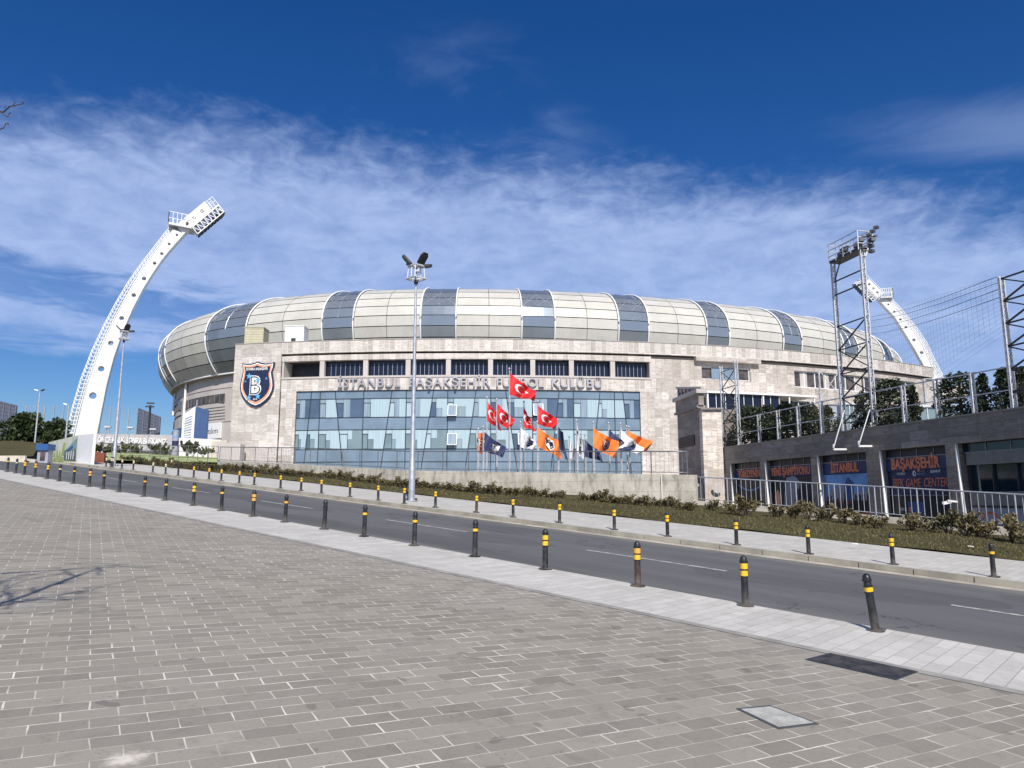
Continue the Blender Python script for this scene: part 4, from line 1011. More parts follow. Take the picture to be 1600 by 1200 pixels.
for zt_, zb, kind in rows:
    for (la, _), (lb, _) in zip(lines, lines[1:]):
        a0, b0_, a1, b1_ = la(zt_) + gap, lb(zt_) - gap, la(zb) + gap, lb(zb) - gap
        if b0_ - a0 < .15 or b1_ - a1 < .15: continue
        t_, l_ = zt_ - gap, zb + gap
        def q(f0, f1, zt2=t_, zb2=l_):
            def S(f, z): w = ((z if f in (0, 1) else (t_ + l_) / 2) - l_) / (t_ - l_); return (a1 + (a0 - a1) * w) + f * ((b1_ + (b0_ - b1_) * w) - (a1 + (a0 - a1) * w))
            return [(S(f0, zb2), zb2), (S(f1, zb2), zb2), (S(f1, zt2), zt2), (S(f0, zt2), zt2)]
        wdt = (b0_ - a0 + b1_ - a1) / 2
        if kind in ('span', 'low'): pane(q(0, 1), 'g_span')
        elif wdt < 1.2:
            pane(q(0, 1), rg.choice(['g_dark', 'g_curt', 'g_blind']))
        else:
            c1 = rg.uniform(.22, .36); c2 = rg.uniform(.50, .72); top = t_ - .42
            ms = rg.choice([('g_dark', 'g_curt', 'g_blind'), ('g_curt', 'g_blind', 'g_blind'), ('g_dark', 'g_curt', 'g_dark'), ('g_blind', 'g_curt', 'g_blind')]) if kind == 'vis' else rg.choice([('g_teal', 'g_curt', 'g_blind'), ('g_teal', 'g_teal', 'g_blind'), ('g_dark', 'g_teal', 'g_blind'), ('g_blind', 'g_blind', 'g_teal')])
            pane(q(0, c1 - .012, top - .04, l_), ms[0]); pane(q(0, c1 - .012, t_, top), 'g_curt' if kind == 'vis' else 'g_blind')
            if kind == 'vis2' or rg.random() < .3:
                zc = l_ + (t_ - l_) * rg.choice([.46, .5, .54]); pane(q(c1, c2, t_, zc + .012), 'g_blind'); pane(q(c1, c2, zc - .012, l_), ms[1] if ms[1] != 'g_blind' else 'g_teal')
            else: pane(q(c1, c2), ms[1])
            pane(q(c2, 1), ms[2])
            # opening light with a dark frame, a few of them hung open
            P = q(0, c1 - .012, top - .04, l_)
            for i in range(4):
                (s0, z0), (s1, z1) = P[i], P[(i + 1) % 4]; fr2.bar(cyl(s0, z0, -.185), cyl(s1, z1, -.185), .05, .05)
    fr2.cbox(SGL, SGR, zt_ - .03, zt_ + .03, -.25, -.14)
for lf, slant in lines: fr2.bar(cyl(lf(ZGT - .02), ZGT - .02, -.19), cyl(lf(5.2), 5.2, -.19), .075 if slant else .065, .09)
fr2.build("mullions", M['mull'], ch)
for (x, y, w, h) in ((706.5, 686, 1.0, 1.25), (817, 686, 1.0, 1.2), (841, 640, 1.05, 1.3), (706.5, 641, .95, 1.2)):
    s, z = pc(x, y, .1); m = MB()
    m.hexa([cyl(s - w / 2, z - h / 2, .35), cyl(s + w / 2, z - h / 2, .35), cyl(s + w / 2, z - h / 2, .40), cyl(s - w / 2, z - h / 2, .40), cyl(s - w / 2, z + h / 2, -.12), cyl(s + w / 2, z + h / 2, -.12), cyl(s + w / 2, z + h / 2, -.07), cyl(s - w / 2, z + h / 2, -.07)])
    w_ = m.build("open_window", M['g_curt'], ch); fm = MB()
    cs_ = [cyl(s - w / 2, z - h / 2, .40), cyl(s + w / 2, z - h / 2, .40), cyl(s + w / 2, z + h / 2, -.07), cyl(s - w / 2, z + h / 2, -.07)]
    for i in range(4): fm.bar(cs_[i], cs_[(i + 1) % 4], .07)
    fm.build("window_frame", M['white'], w_)
# right wing
def wspan(x0, x1, y): return pc(x0, y)[0], pc(x1, y)[0]
h1 = (27.54, 33.9, 15.15, 16.62); hA, hB = wspan(1241.5, 1400, 590); h2 = (hA, hB + 4, 14.75, 16.75)
lo1 = (24.6, 40.0, 9.0, 13.2)
MB().cwall(SE + .001, SEND, ZSL - 4.6, ZC0, -.7, -.004, [(h1[0], h1[1], h1[2], h1[3]), h2, (SRW + .3, 40.0, ZSL - 4.6, 13.0)] ).build("wing_wall", M['stone_w'], ch) if False else None
MB().cwall(SE + .001, SEND, ZGT + .002, ZC0, -.7, -.004, [h1, h2]).build("wing_wall", M['stone_w'], ch)
MB().cwall(SRW + 6.002, SEND, ZB, ZGT, -.7, -.004, [(SRW + 6.002, 42.0, 11.0, ZGT - .35), (49.5, 52.5, 12.9, ZGT - .01), (55.5, 58.5, 12.7, ZGT - .01)]).build("wing_wall", M['stone_w'], ch)
MB().cbox(SE, SEND, ZC0 - .42, ZC0 - .002, -.02, .02).build("wing_shade_strip", M['soffit'], ch)  # dark strip on the wall stands in for the cornice's cast shadow
MB().cbox(26.6, 35.0, ZC0 - .55, ZC0 - .003, .021, .62).build("soffit_box", M['stone_w'], ch)
def window_band(h, k, mat, name="window", frame='white', wide=.09):
    w = MB().cbox(h[0], h[1], h[2], h[3], -.45, -.36).build(name, M[mat], ch); f = MB()
    for j in range(k + 1):
        q = h[0] + (h[1] - h[0]) * j / k; q = min(max(q, h[0] + wide / 2), h[1] - wide / 2); f.cbox(q - wide / 2, q + wide / 2, h[2], h[3], -.36, -.25)
    f.cbox(h[0], h[1], h[2], h[2] + wide, -.36, -.24); f.cbox(h[0], h[1], h[3] - wide, h[3], -.36, -.24); f.build("window_frame", M[frame], w); return w
w = window_band(h1, 1, 'bronze')
for a, b, mm in ((1.35, 3.0, 'g_span'), (3.05, 4.9, 'g_span')): MB().cbox(h1[0] + a, h1[0] + b, h1[2] + .06, h1[3] - .06, -.30, -.2).build("blue_panel", M[mm], w)
window_band(h2, 13, 'bronze', wide=.12)
m = MB()
for a, b in ((.05, .1), (.22, .26), (.47, .52), (.74, .8)): m.cbox(h2[0] + (h2[1] - h2[0]) * a, h2[0] + (h2[1] - h2[0]) * b, h2[2] + .1, h2[3] - .1, -.352, -.33)
m.build("net_curtains", M['clad'], ch)
window_band((SRW + 6.002, 42.0, 11.0, ZGT - .35), 9, 'navy', wide=.1)
window_band((49.5, 52.5, 12.9, ZGT - .01), 3, 'bronze'); window_band((55.5, 58.5, 12.7, ZGT - .01), 3, 'bronze')
# flat roof behind the parapet and the blind left flank
rf = MB(); rf.grid(lambda a, b: cyl(SLF + .3 + (SEND - SLF - .3) * a, ZC1 - .35, -.7 - 4 * b), 40, 1); rf.build("flat_roof", M['terrace'], ch)
fl = MB(); fl.hexa([cyl(SLF, ZB, -.9), cyl(SLF + .6, ZB, -.9), cyl(SLF + .6, ZB, -2.6), cyl(SLF, ZB, -2.6), cyl(SLF, ZC1 - .1, -.9), cyl(SLF + .6, ZC1 - .1, -.9), cyl(SLF + .6, ZC1 - .1, -2.6), cyl(SLF, ZC1 - .1, -2.6)])
fl.build("flank_wall", M['clad'], ch)
# white terrace roof along the wing foot
s0, z0 = pc(1104, 609, 4); s1, z1 = pc(1276, 620, 4)
tr = thing("terrace_roof", "flat white terrace roof on slim posts under the wing windows", "canopy", cyl(s0, 8.2, 4))
zz = (z0 + z1) / 2 - .2
MB().cbox(s0, s1, zz, zz + .22, .05, 4).build("roof_slab", M['white'], tr)
for j in range(5):
    q = s0 + .2 + (s1 - s0 - .4) * j / 4; MB().bar(cyl(q, gz(*cyl(q, 0, 3.8).xy) + .2, 3.8), cyl(q, zz, 3.8), .14).build("post", M['white'], tr)
g = MB().cbox(s0 + .1, s0 + 9, 9.2, zz - .02, 3.5, 3.58).build("glazing", M['navy'], tr)
fm = MB()
for j in range(9): q = s0 + .15 + 8.8 * j / 8; fm.bar(cyl(q, 9.2, 3.62), cyl(q, zz - .02, 3.62), .06)
fm.build("glazing_bars", M['white'], g)
MB().cbox(s0 - .1, s0 + 9.1, 6.0, 9.2, 3.3, 3.62).build("parapet", M['clad'], tr)

# rooftop cabins
def cabin(label, x0, x1, y0, y1, Y, dep, mat, door):
    a = atY(x0, y1, Y); b = atY(x1, y0, Y); th = thing("roof_cabin", label, "cabin", ((a.x + b.x) / 2, Y + dep / 2, a.z))
    z0 = ZC1 - .35; w = b.x - a.x; H = b.z - z0
    MB().box(((a.x + b.x) / 2, Y + dep / 2, z0 + H / 2), (w, dep, H)).build("body", mat, th)
    rb = MB()
    for i in range(9):
        z = z0 + H * (i + .5) / 9; rb.box(((a.x + b.x) / 2, Y - .012, z), (w * .985, .03, H / 9 * .42)); rb.box((b.x + .012, Y + dep / 2, z), (.03, dep * .97, H / 9 * .42))
    rb.build("ribbing", mat, th)
    MB().box(((a.x + b.x) / 2, Y + dep / 2 - .0, z0 + H + .04), (w + .16, dep + .16, .08)).build("lid", mat, th)
    if door: MB().box((a.x + w * .47, Y - .03, z0 + H * .36), (w * .24, .05, H * .22)).build("opening", M['seam'], th)
cabin("beige ribbed roof cabin at the left end of the club house roof", 381.5, 412, 512, 537, 84.3, 1.9, M['beige'], False)
cabin("white ribbed roof cabin with small black opening on the club house roof", 444.5, 475, 509.5, 534, 83.7, 2.0, M['white'], True)
# lettering over the glass
th = thing("facade_lettering", "raised metal letters of the football club name above the glass facade", "sign", cyl(0, 13.6, 0))
words = [("İSTANBUL", 528, 625.5), ("BAŞAKŞEHİR", 639.5, 766), ("FUTBOL", 776, 850), ("KULÜBÜ", 862, 940.5)]
for t, xa, xb in words:
    sa, _ = pc(xa, 600, .2); sb, _ = pc(xb, 600, .2); m = MB()
    put_text(m, t, lambda u, v, d: cyl(sa + u, 13.74 + v, .22 + d), bold=.012, ext=.10, width=sb - sa, height=.98, spacing=1.12)
    m.build("word", M['letter'], th)
# crest
def P2(zx, zy): 
    s, z = pc(360 + zx / 10, 540 + zy / 10, .3); return (s, z)
cr = thing("club_crest", "large navy and orange club shield with the letter B on the stone pylon", "emblem", cyl(P2(440, 960)[0], P2(440, 960)[1], .3))
outl = [(200, 280), (270, 292), (340, 288), (400, 272), (442, 250), (490, 272), (560, 285), (630, 280), (702, 262), (690, 340), (662, 410), (668, 470), (684, 560), (688, 640), (672, 720), (632, 800), (570, 870), (490, 932), (408, 966), (330, 938), (258, 880), (205, 805), (172, 720), (165, 640), (178, 560), (198, 480), (212, 400), (208, 340)]
cx_, cy_ = 430, 560
def sc_out(k, dx=0, dy=0): return [P2(cx_ + (x - cx_) * k + dx, cy_ + (y - cy_) * k + dy) for x, y in outl]
def cprism(poly, o0, o1): return MB().prism(poly, lambda a, b, d: cyl(a, b, d), o0, o1)
cprism(sc_out(1.0), .26, .50).build("backing", M['crest_navy'], cr)
cprism(sc_out(.985, 5, 2), .30, .52).build("cyan_edge", M['crest_cyan'], cr) if False else None
cprism(sc_out(.93), .50, .54).build("white_rim", M['cloudwhite'], cr)
cprism(sc_out(.88), .54, .57).build("orange_rim", M['crest_orange'], cr)
cprism(sc_out(.79), .57, .60).build("field", M['crest_navy'], cr)
a = P2(318, 780); b = P2(515, 470); H = b[1] - a[1]; W = b[0] - a[0]
for nm, bold, mt, o, kx in (("letter_outline", .055, 'cloudwhite', .605, 1), ("letter", -.028, 'crest_navy', .645, 1)):
    vs, fs, w = text_mesh("B", bold, .02, 1.0, 0.0); m = MB()
    y0 = min(v.y for v in vs); y1 = max(v.y for v in vs); ins = 0 if bold > 0 else .075
    m.add([cyl(a[0] + W * (ins + (1 - 2 * ins) * v.x / w), a[1] + H * (ins * .62 + (1 - 1.24 * ins) * (v.y - y0) / (y1 - y0)), o + v.z) for v in vs], fs); m.build(nm, M[mt], cr)
for (zx, zy) in ((385, 590), (385, 705)):
    q = P2(zx, zy); m = MB(); put_text(m, "D", lambda u, v, d: cyl(q[0] + u, q[1] + v, .67 + d), bold=.03, ext=.01, width=.38, height=.42); m.build("inner_letter", M['cloudwhite'], cr)
def star(cx, cy, r, k=.42, rot=0.0): return [(cx + (r if i % 2 == 0 else r * k) * math.sin(math.pi * i / 5 + rot), cy + (r if i % 2 == 0 else r * k) * math.cos(math.pi * i / 5 + rot)) for i in range(10)]
for (zx, zy, r) in ((318, 485, .38), (312, 822, .36), (452, 800, .36), (585, 520, .16), (258, 568, .14), (450, 545, .34)):
    q = P2(zx, zy); cprism(star(q[0], q[1], r), .60, .64 if r < .34 or zx != 450 else .668).build("star", M['crest_cyan'], cr)
qa, qb = P2(268, 395), P2(606, 362); m = MB(); put_text(m, "İSTANBUL BAŞAKŞEHİR", lambda u, v, d: cyl(qa[0] + u, qa[1] + v, .61 + d), bold=.02, ext=.01, width=qb[0] - qa[0], height=.26); m.build("name", M['cloudwhite'], cr)
qa, qb = P2(375, 855), P2(440, 830); m = MB(); put_text(m, "2014", lambda u, v, d: cyl(qa[0] + u, qa[1] + v, .61 + d), bold=.01, ext=.01, width=qb[0] - qa[0], height=.17); m.build("year", M['cloudwhite'], cr)

# ================================================================ flags
FY = 56.0
def flag_on(name, label, cat, pole_x, pole_top, hoist, tip, mat, kind=None, Y=FY, group=None, rip=.28, phase=0.0, poleonly=False):
    """hoist: (x, ytop, ybottom), tip: (x_top, y_top, x_bot, y_bot) of the fly edge in the photograph, all at distance Y"""
    if pole_x:
        base_z = gz(*atY(pole_x, 740, Y).xy) - .1; top = atY(pole_x, pole_top, Y)
        fp = thing("flagpole", label[0], "flagpole", (top.x, Y, base_z), "flagpoles before the glass facade")
        p0 = Vector((top.x, Y, base_z)); h = top.z - base_z
        MB().lathe([(.16, 0), (.16, .03), (.07, .06), (.06, h * .5), (.038, h)], p0, 10).build("pole", M['galv'], fp, smooth=True, angle=40)
        MB().lathe([(.02, h), (.07, h + .05), (.085, h + .11), (.06, h + .17), (.01, h + .2)], p0, 10).build("finial", M['rail_l'], fp, smooth=True)
        m = MB(); m.tube([p0 + Vector((.07, -.03, 1.2)), p0 + Vector((.09, -.04, h - .1))], .008, 4); m.build("halyard", M['cloudwhite'], fp)
    if not hoist: return
    A = atY(hoist[0], hoist[1], Y - .07); B = atY(hoist[0] + (hoist[2] - hoist[1]) * -.02, hoist[2], Y - .07); C = atY(tip[0], tip[1], Y - .07); D = atY(tip[2], tip[3], Y - .07)
    W = ((C - A).length + (D - B).length) / 2
    def f(u, v, lift=0.0):    # u along the fly, v from bottom to top
        p = B.lerp(D, u).lerp(A.lerp(C, u), v)
        amp = rip * min(1, u * 2.2); q = u * 9.5 + (1 - v) * 3.4 + phase
        fold = Vector((.10 * math.sin(q * 1.3) * amp, math.sin(q) * amp * 1.5 + .4 * u * math.sin(phase), (.16 * math.sin(q * .8 + 1) * amp - .22 * u * (1 - u) * W * .6)))
        return p + fold + Vector((0, -lift, 0))
    g = MB(); nu, nv = 22, 14
    for side in (0, 1):
        b = len(g.v)
        for j in range(nv + 1):
            for i in range(nu + 1): g.v.append(f(i / nu, j / nv, .006 if side else -.006))
        for j in range(nv):
            for i in range(nu):
                q = b + j * (nu + 1) + i; t = (q, q + 1, q + nu + 2, q + nu + 1); g.f.append(t if side else t[::-1])
    fl = thing(name, label[1], cat, tuple(f(.0, .0)), group); g.build("cloth", M[mat], fl, smooth=True)
    def pat(polys, mt, nm, lift):
        for side, m in ((1, MB()),):
            m = MB()
            for poly in polys:
                # fan of small triangles following the cloth
                c = (sum(p[0] for p in poly) / len(poly), sum(p[1] for p in poly) / len(poly)); n = len(poly)
                m.add([f(p[0], p[1], lift) for p in poly] + [f(c[0], c[1], lift)], [(i, (i + 1) % n, n) for i in range(n)])
            m.build(nm, M[mt], fl)
    asp = W / max((A - B).length, .1)
    def circ(cx, cy, r, a0=0, a1=360, n=26): return [(cx + r / asp * math.cos(rad(a0 + (a1 - a0) * i / n)), cy + r * math.sin(rad(a0 + (a1 - a0) * i / n))) for i in range(n + (a1 - a0 < 360))]
    if kind == 'moon':
        o, i_ = circ(.40, .5, .26, 38, 322, 28), circ(.455, .5, .205, 44, 316, 28)
        strips = []
        for k in range(len(o) - 1): strips.append([o[k], o[k + 1], i_[k + 1], i_[k]])
        pat(strips, 'cloudwhite', "crescent", .022)
        pat([star(.66, .5, .14, .4, -.3 + 0)] if asp < .8 else [[(.66 + (x - .66) / asp, y) for x, y in star(.66, .5, .14, .4, -.3)]], 'cloudwhite', "star", .024)
    if kind and kind.startswith('crest'):
        sh = [(-.5, .55), (-.2, .5), (0, .62), (.2, .5), (.5, .55), (.46, .1), (.38, -.25), (0, -.62), (-.38, -.25), (-.46, .1)]
        def S(k): return [(.52 + x * k / asp, .5 + y * k) for x, y in sh]
        rim = 'crest_orange' if kind == 'crestn' else 'crest_navy'
        pat([S(.60)], 'cloudwhite' if kind == 'crestn' else 'crest_navy', "shield", .022); pat([S(.50)], 'crest_navy', "shield_field", .040)
        m = MB(); put_text(m, "B", lambda u, v, d: f(u, v, .058), bold=0, width=.30 / asp, height=.36, x=.52 - .15 / asp, y=.32); m.build("shield_letter", M['cloudwhite'], fl)
TF = "red flags with white crescent"; CF = "club flags along the facade"
def FL(*a, **k): return flag_on(*a, **k)
FL("flag", ("tallest flagpole, carrying the large red flag", "largest red crescent flag, flying highest in front of the lettering"), "flag", 795.8, 578, (797.2, 583, 616.5), (837, 611, 836, 625), 'redflag', 'moon', group=TF, rip=.30, phase=.3)
FL("flag", ("flagpole at the far left of the red flags", "partly hidden red crescent flag, leftmost of the red flags"), "flag", 760.7, 623, (761.7, 627, 657), (777, 645, 783.5, 672), 'redflag', 'moon', Y=57.5, group=TF, phase=1.2)
FL("flag", ("flagpole just left of the tallest one", "red crescent flag overlapping the leftmost red flag"), "flag", 776, 626, (777.3, 630.5, 657.5), (805, 656, 796, 672), 'redflag', 'moon', Y=56.2, group=TF, phase=.6)
FL("flag", ("dark topped flagpole right of the tallest one", "narrow red flag seen nearly edge on, below the largest flag"), "flag", 818.6, 630, (818, 635, 667), (829, 655, 838.5, 673), 'redflag', 'moon', Y=57, group=TF, phase=2.2)
FL("flag", ("flagpole of the rightmost red flag", "rightmost red crescent flag, waving above the orange one"), "flag", 840.2, 629, (841, 634, 662), (873, 655, 866.5, 670), 'redflag', 'moon', Y=58, group=TF, phase=.1)
FL("flag", ("low flagpole at the left end of the club flags", "folded orange club flag at the left end, hardly showing its width"), "flag", 747.2, 672, (748, 676, 706), (756, 676, 755, 712), 'orangeflag', 'crestn', Y=54.5, group=CF, phase=.9, rip=.2)
FL("flag", ("low flagpole of the left navy flag", "navy club flag with white shield, leftmost of the navy ones"), "flag", 755.2, 669, (757, 675, 704), (791, 699, 786, 714), 'navyflag', 'crestn', Y=54, group=CF, phase=.2)
FL("flag", ("low flagpole of the left white flag", "white club flag with dark shield, left of the orange flag in the middle"), "flag", 813, 662, (814, 668, 699), (838, 690, 835.5, 702), 'whiteflag', 'crest', Y=54, group=CF, phase=.5)
FL("flag", ("low flagpole of the middle orange flag", "big orange club flag in the middle, under the rightmost red flag"), "flag", 839.4, 661, (841, 667.5, 697), (872, 688, 880, 716), 'orangeflag', 'crestn', Y=53.6, group=CF, phase=1.7)
FL("flag", ("low flagpole of the drooping navy flag", "drooping narrow navy flag beside the middle orange flag"), "flag", 871.5, 658, (872.5, 666, 696), (880, 676, 888, 720), 'navyflag', None, Y=54.4, group=CF, phase=2.4, rip=.2)
FL("flag", ("short flagpole of the small white flag", "small drooping white flag, lowest of the white ones"), "flag", 889.4, 684, (890.5, 688, 716), (899, 704, 903, 720), 'whiteflag', None, Y=55, group=CF, phase=.4, rip=.2)
FL("flag", ("low flagpole of the hanging white flag", "tall narrow white flag hanging beside its pole, with faint crest"), "flag", 900.8, 659, (902, 664, 706), (909, 688, 916, 722), 'whiteflag', 'crest', Y=54.2, group=CF, phase=1.3, rip=.2)
FL("flag", ("short flagpole of the right low navy flag", "low navy flag drooping in front of the railing"), "flag", 913.6, 681, (914.5, 687, 713), (936, 706, 945, 721), 'navyflag', None, Y=55, group=CF, phase=1.0)
FL("flag", ("low flagpole of the right orange flag", "orange club flag with navy shield, right of the hanging white flag"), "flag", 926.8, 662, (928, 669, 698), (967, 690, 961, 716), 'orangeflag', 'crest', Y=53.6, group=CF, phase=.15)
FL("flag", ("low flagpole of the right navy flag", "navy club flag with shield behind the right orange flag"), "flag", 950.6, 663, (952, 671, 699), (992, 702, 978, 705), 'navyflag', 'crestn', Y=55.5, group=CF, phase=.9)
FL("flag", ("low flagpole of the right white flag", "white club flag with shield between the right navy and last orange flag"), "flag", 969.2, 664, (970.5, 671, 700), (1006, 700, 1000, 710), 'whiteflag', 'crest', Y=56, group=CF, phase=.35)
FL("flag", ("low flagpole of the last orange flag", "last orange flag at the right end of the row"), "flag", 979, 668, (980, 672, 699), (1019.5, 689, 1014, 704), 'orangeflag', None, Y=57, group=CF, phase=1.1)
FL("flag", ("bare flagpole behind the right white flag", ""), "flag", 982.6, 669, None, None, 'redflag', Y=58)

# ================================================================ floodlight masts
def mast(label, L, Rr, holes, lad, u, p0, thick, arm, side, head, base_ext, far_plate=False, K=1.0):
    """L, Rr: matching outline points (pixel) of the beam; u: plan direction of the mast's plane; p0 a point of that plane"""
    nrm = Vector((u.y, -u.x, 0)).normalized()
    if nrm.y > 0: nrm = -nrm
    W = lambda x, y: onplane(x, y, p0, nrm)
    Lw = [W(*q) for q in L]; Rw = [W(*q) for q in Rr]
    base = (Lw[0] + Rw[0]) / 2
    th = thing("floodlight_mast", label, "floodlight mast", (base.x, base.y, min(Lw[0].z, Rw[0].z)))
    back = -nrm * thick
    bm_ = MB()
    # cells between cut lines; each cell may carry one round hole
    def ringcell(a, b, c, d, ctr, r):
        n = 24; per = []
        cn = [a, b, c, d]
        for i in range(4):
            for k in range(n // 4): per.append(cn[i].lerp(cn[(i + 1) % 4], k / (n / 4)))
        ex = u.to_3d().normalized() if len(u) == 2 else u; ex = Vector((u.x, u.y, 0)).normalized(); ez = Vector((0, 0, 1))
        ang0 = math.atan2((per[0] - ctr).dot(ez), (per[0] - ctr).dot(ex)); sgn = 1
        an1 = math.atan2((per[1] - ctr).dot(ez), (per[1] - ctr).dot(ex))
        dlt = (an1 - ang0 + math.pi) % (2 * math.pi) - math.pi; sgn = 1 if dlt > 0 else -1
        cir = [ctr + (ex * math.cos(ang0 + sgn * 2 * math.pi * k / n) + ez * math.sin(ang0 + sgn * 2 * math.pi * k / n)) * r for k in range(n)]
        for o, rev in ((Vector((0, 0, 0)), False), (back, True)):
            fs = [(k, (k + 1) % n, n + (k + 1) % n, n + k) for k in range(n)]
            bm_.add([p + o for p in per] + [p + o for p in cir], [f[::-1] if rev else f for f in fs])
        bm_.add([p for p in cir] + [p + back for p in cir], [(k, (k + 1) % n, n + (k + 1) % n, n + k) for k in range(n)])
    for i in range(len(L) - 1):
        a, b, c, d = Lw[i], Rw[i], Rw[i + 1], Lw[i + 1]
        bm_.add([a, d, d + back, a + back], [(0, 1, 2, 3)]); bm_.add([b, c, c + back, b + back], [(3, 2, 1, 0)])
        hit = holes[i]
        if hit:
            ctr = W(hit[0], hit[1]); rr_ = (W(hit[0] + hit[2], hit[1]) - ctr).length
            ringcell(a, b, c, d, ctr, rr_)
        else:
            bm_.add([a, b, c, d, a + back, b + back, c + back, d + back], [(0, 1, 2, 3), (7, 6, 5, 4)])
    n = len(Lw) - 1
    bm_.add([Lw[n], Rw[n], Rw[n] + back, Lw[n] + back], [(0, 1, 2, 3)])
    bm_.build("mast_beam", M['white'], th)
    # seam lines where the box sections are joined
    fl = MB()
    for A_, s in ((Lw, 1), (Rw, -1)):
        pts = [A_[i].lerp((Rw if s > 0 else Lw)[i], .035) + nrm * .012 for i in range(len(A_))]
        for p, q in zip(pts, pts[1:]): fl.bar(p, q, .05, .03, nrm)
    fl.build("edge_flange", M['lattice'], th)
    # caged ladder along the outer edge
    ld = MB(); lw_ = [W(*q) for q in lad]; pts0 = [Lw[i].lerp(lw_[i], .18) for i in range(len(lad))]; m1 = [Lw[i].lerp(lw_[i], .45) for i in range(len(lad))]
    def path(pts, s):
        Ls = [0]
        for p, q in zip(pts, pts[1:]): Ls.append(Ls[-1] + (q - p).length)
        s *= Ls[-1]
        for i in range(len(pts) - 1):
            if s <= Ls[i + 1] + 1e-6: return pts[i].lerp(pts[i + 1], (s - Ls[i]) / (Ls[i + 1] - Ls[i]))
        return pts[-1]
    for pts in (pts0, m1, lw_):
        for dz in (-.38 * K, .38 * K):
            q = [p + back * .5 + nrm * dz for p in pts]
            for a, b in zip(q, q[1:]): ld.bar(a, b, .075 * K)
    N = 64
    for i in range(N + 1):
        s = i / N; a, b, c = path(pts0, s), path(m1, s), path(lw_, s)
        for dz in (-.38 * K, .38 * K):
            ld.bar(a + back * .5 + nrm * dz, c + back * .5 + nrm * dz, .055 * K)
        for p in (a, b, c): ld.bar(p + back * .5 - nrm * .38 * K * K, p + back * .5 + nrm * .38 * K * K, .05 * K)
        if i < N and i % 1 == 0:
            b2 = path(m1, (i + .5) / N); ld.bar(b2 + back * .5 - nrm * .38 * K * K, b2 + back * .5 + nrm * .38 * K * K, .045 * K)
    ld.build("caged_ladder", M['white'], th)
    # arm that carries the lamp frame
    A0, A1 = W(*arm[0]), W(*arm[1]); aw = (W(*arm[2]) - A0); e1 = (A1 - A0).normalized()
    ab = MB()
    for o in (0,):
        ab.add([A0, A1, A1 + aw, A0 + aw, A0 + back, A1 + back, A1 + aw + back, A0 + aw + back], [(0, 1, 2, 3), (7, 6, 5, 4), (0, 4, 5, 1), (3, 2, 6, 7), (1, 5, 6, 2), (0, 3, 7, 4)])
    am = ab.build("lamp_arm", M['white'], th)
    hl = MB()
    for f in (.25, .5, .78):
        c = A0.lerp(A1, f) + aw * .5 + nrm * .012; r = aw.length * .17; ez = aw.normalized()
        hl.add([c + (e1 * math.cos(2 * math.pi * k / 16) + ez * math.sin(2 * math.pi * k / 16)) * r for k in range(16)], [tuple(range(16))])
    hl.build("arm_hole", M['soffit'], am)
    e3 = -aw.normalized() * K; LA = (A1 - A0).length
    # lamp frame: a tilted grid in front of the arm; beams of lamps look down to the pitch
    fo, f0_, f1_, hd_, ddir = head
    F0 = A0 + aw * fo + e1 * LA * f0_; FL_ = LA * (f1_ - f0_); fw = hd_
    fr = MB(); e2 = (nrm + Vector((0, 0, -.26))).normalized()
    for k in range(5):
        z = -fw / 2 + fw * k / 4
        fr.bar(F0 + e2 * z, F0 + e1 * FL_ + e2 * z, .16 * K)
        fr.bar(F0 + e2 * z + e3 * 1.0, F0 + e1 * FL_ + e2 * z + e3 * 1.0, .10 * K)
    for k in range(8):
        p = F0 + e1 * FL_ * k / 7
        fr.bar(p - e2 * fw / 2, p + e2 * fw / 2, .14 * K); fr.bar(p - e2 * fw / 2 + e3, p + e2 * fw / 2 + e3, .08 * K)
        for z in (-.5, 0, .5): fr.bar(p + e2 * fw * z, p + e2 * fw * z + e3, .08 * K)
        if k < 7:
            p2 = F0 + e1 * FL_ * (k + 1) / 7; fr.bar(p + e2 * fw / 2, p2 + e2 * fw / 2 + e3, .07 * K); fr.bar(p - e2 * fw / 2, p2 - e2 * fw / 2 + e3, .07 * K)
    fr.build("lamp_frame", M['white'], th)
    for i in range(8):
        for j in range(3):
            p = F0 + e1 * FL_ * (i + .5) / 8 + e2 * fw * (-.36 + .36 * j) + e3 * 1.0
            lm = MB(); aim = (e3 * 1.0 + e1 * .35 * ddir + e2 * .12 * (j - 1)).normalized(); sx = e2; sy = aim.cross(sx).normalized()
            prof = [(r_ * K, d_ * K) for r_, d_ in ((.12, -.28), (.24, -.10), (.36, .16), (.36, .22))]
            b = len(lm.v); nn = 10
            for r, d in prof:
                for k in range(nn): lm.v.append(p + aim * d + (sx * math.cos(2 * math.pi * k / nn) + sy * math.sin(2 * math.pi * k / nn)) * r)
            for q in range(3):
                for k in range(nn): lm.f.append((b + q * nn + k, b + q * nn + (k + 1) % nn, b + (q + 1) * nn + (k + 1) % nn, b + (q + 1) * nn + k))
            lm.f.append(tuple(b + k for k in range(nn))); lm.f.append(tuple(b + 3 * nn + k for k in range(nn)))
            lm.bar(p - aim * .3, p - e3 * .55, .09 * K); lm.build("flood_lamp", M['dark'], th)
    # service platform with hand rails at the top of the beam, and a railed walkway on the frame
    pf = MB(); ph_ = side[0]; Pa, Pb = W(*side[1]), W(*side[2]); ew = (Pb - Pa); d1, d2 = nrm * .55 * K, back - nrm * .3 * K
    up = Vector((0, 0, 1))
    pf.add([Pa + d1, Pb + d1, Pb + d2, Pa + d2, Pa + d1 + up * .25 * K, Pb + d1 + up * .25 * K, Pb + d2 + up * .25 * K, Pa + d2 + up * .25 * K], [(3, 2, 1, 0), (4, 5, 6, 7), (0, 1, 5, 4), (1, 2, 6, 5), (2, 3, 7, 6), (3, 0, 4, 7)])
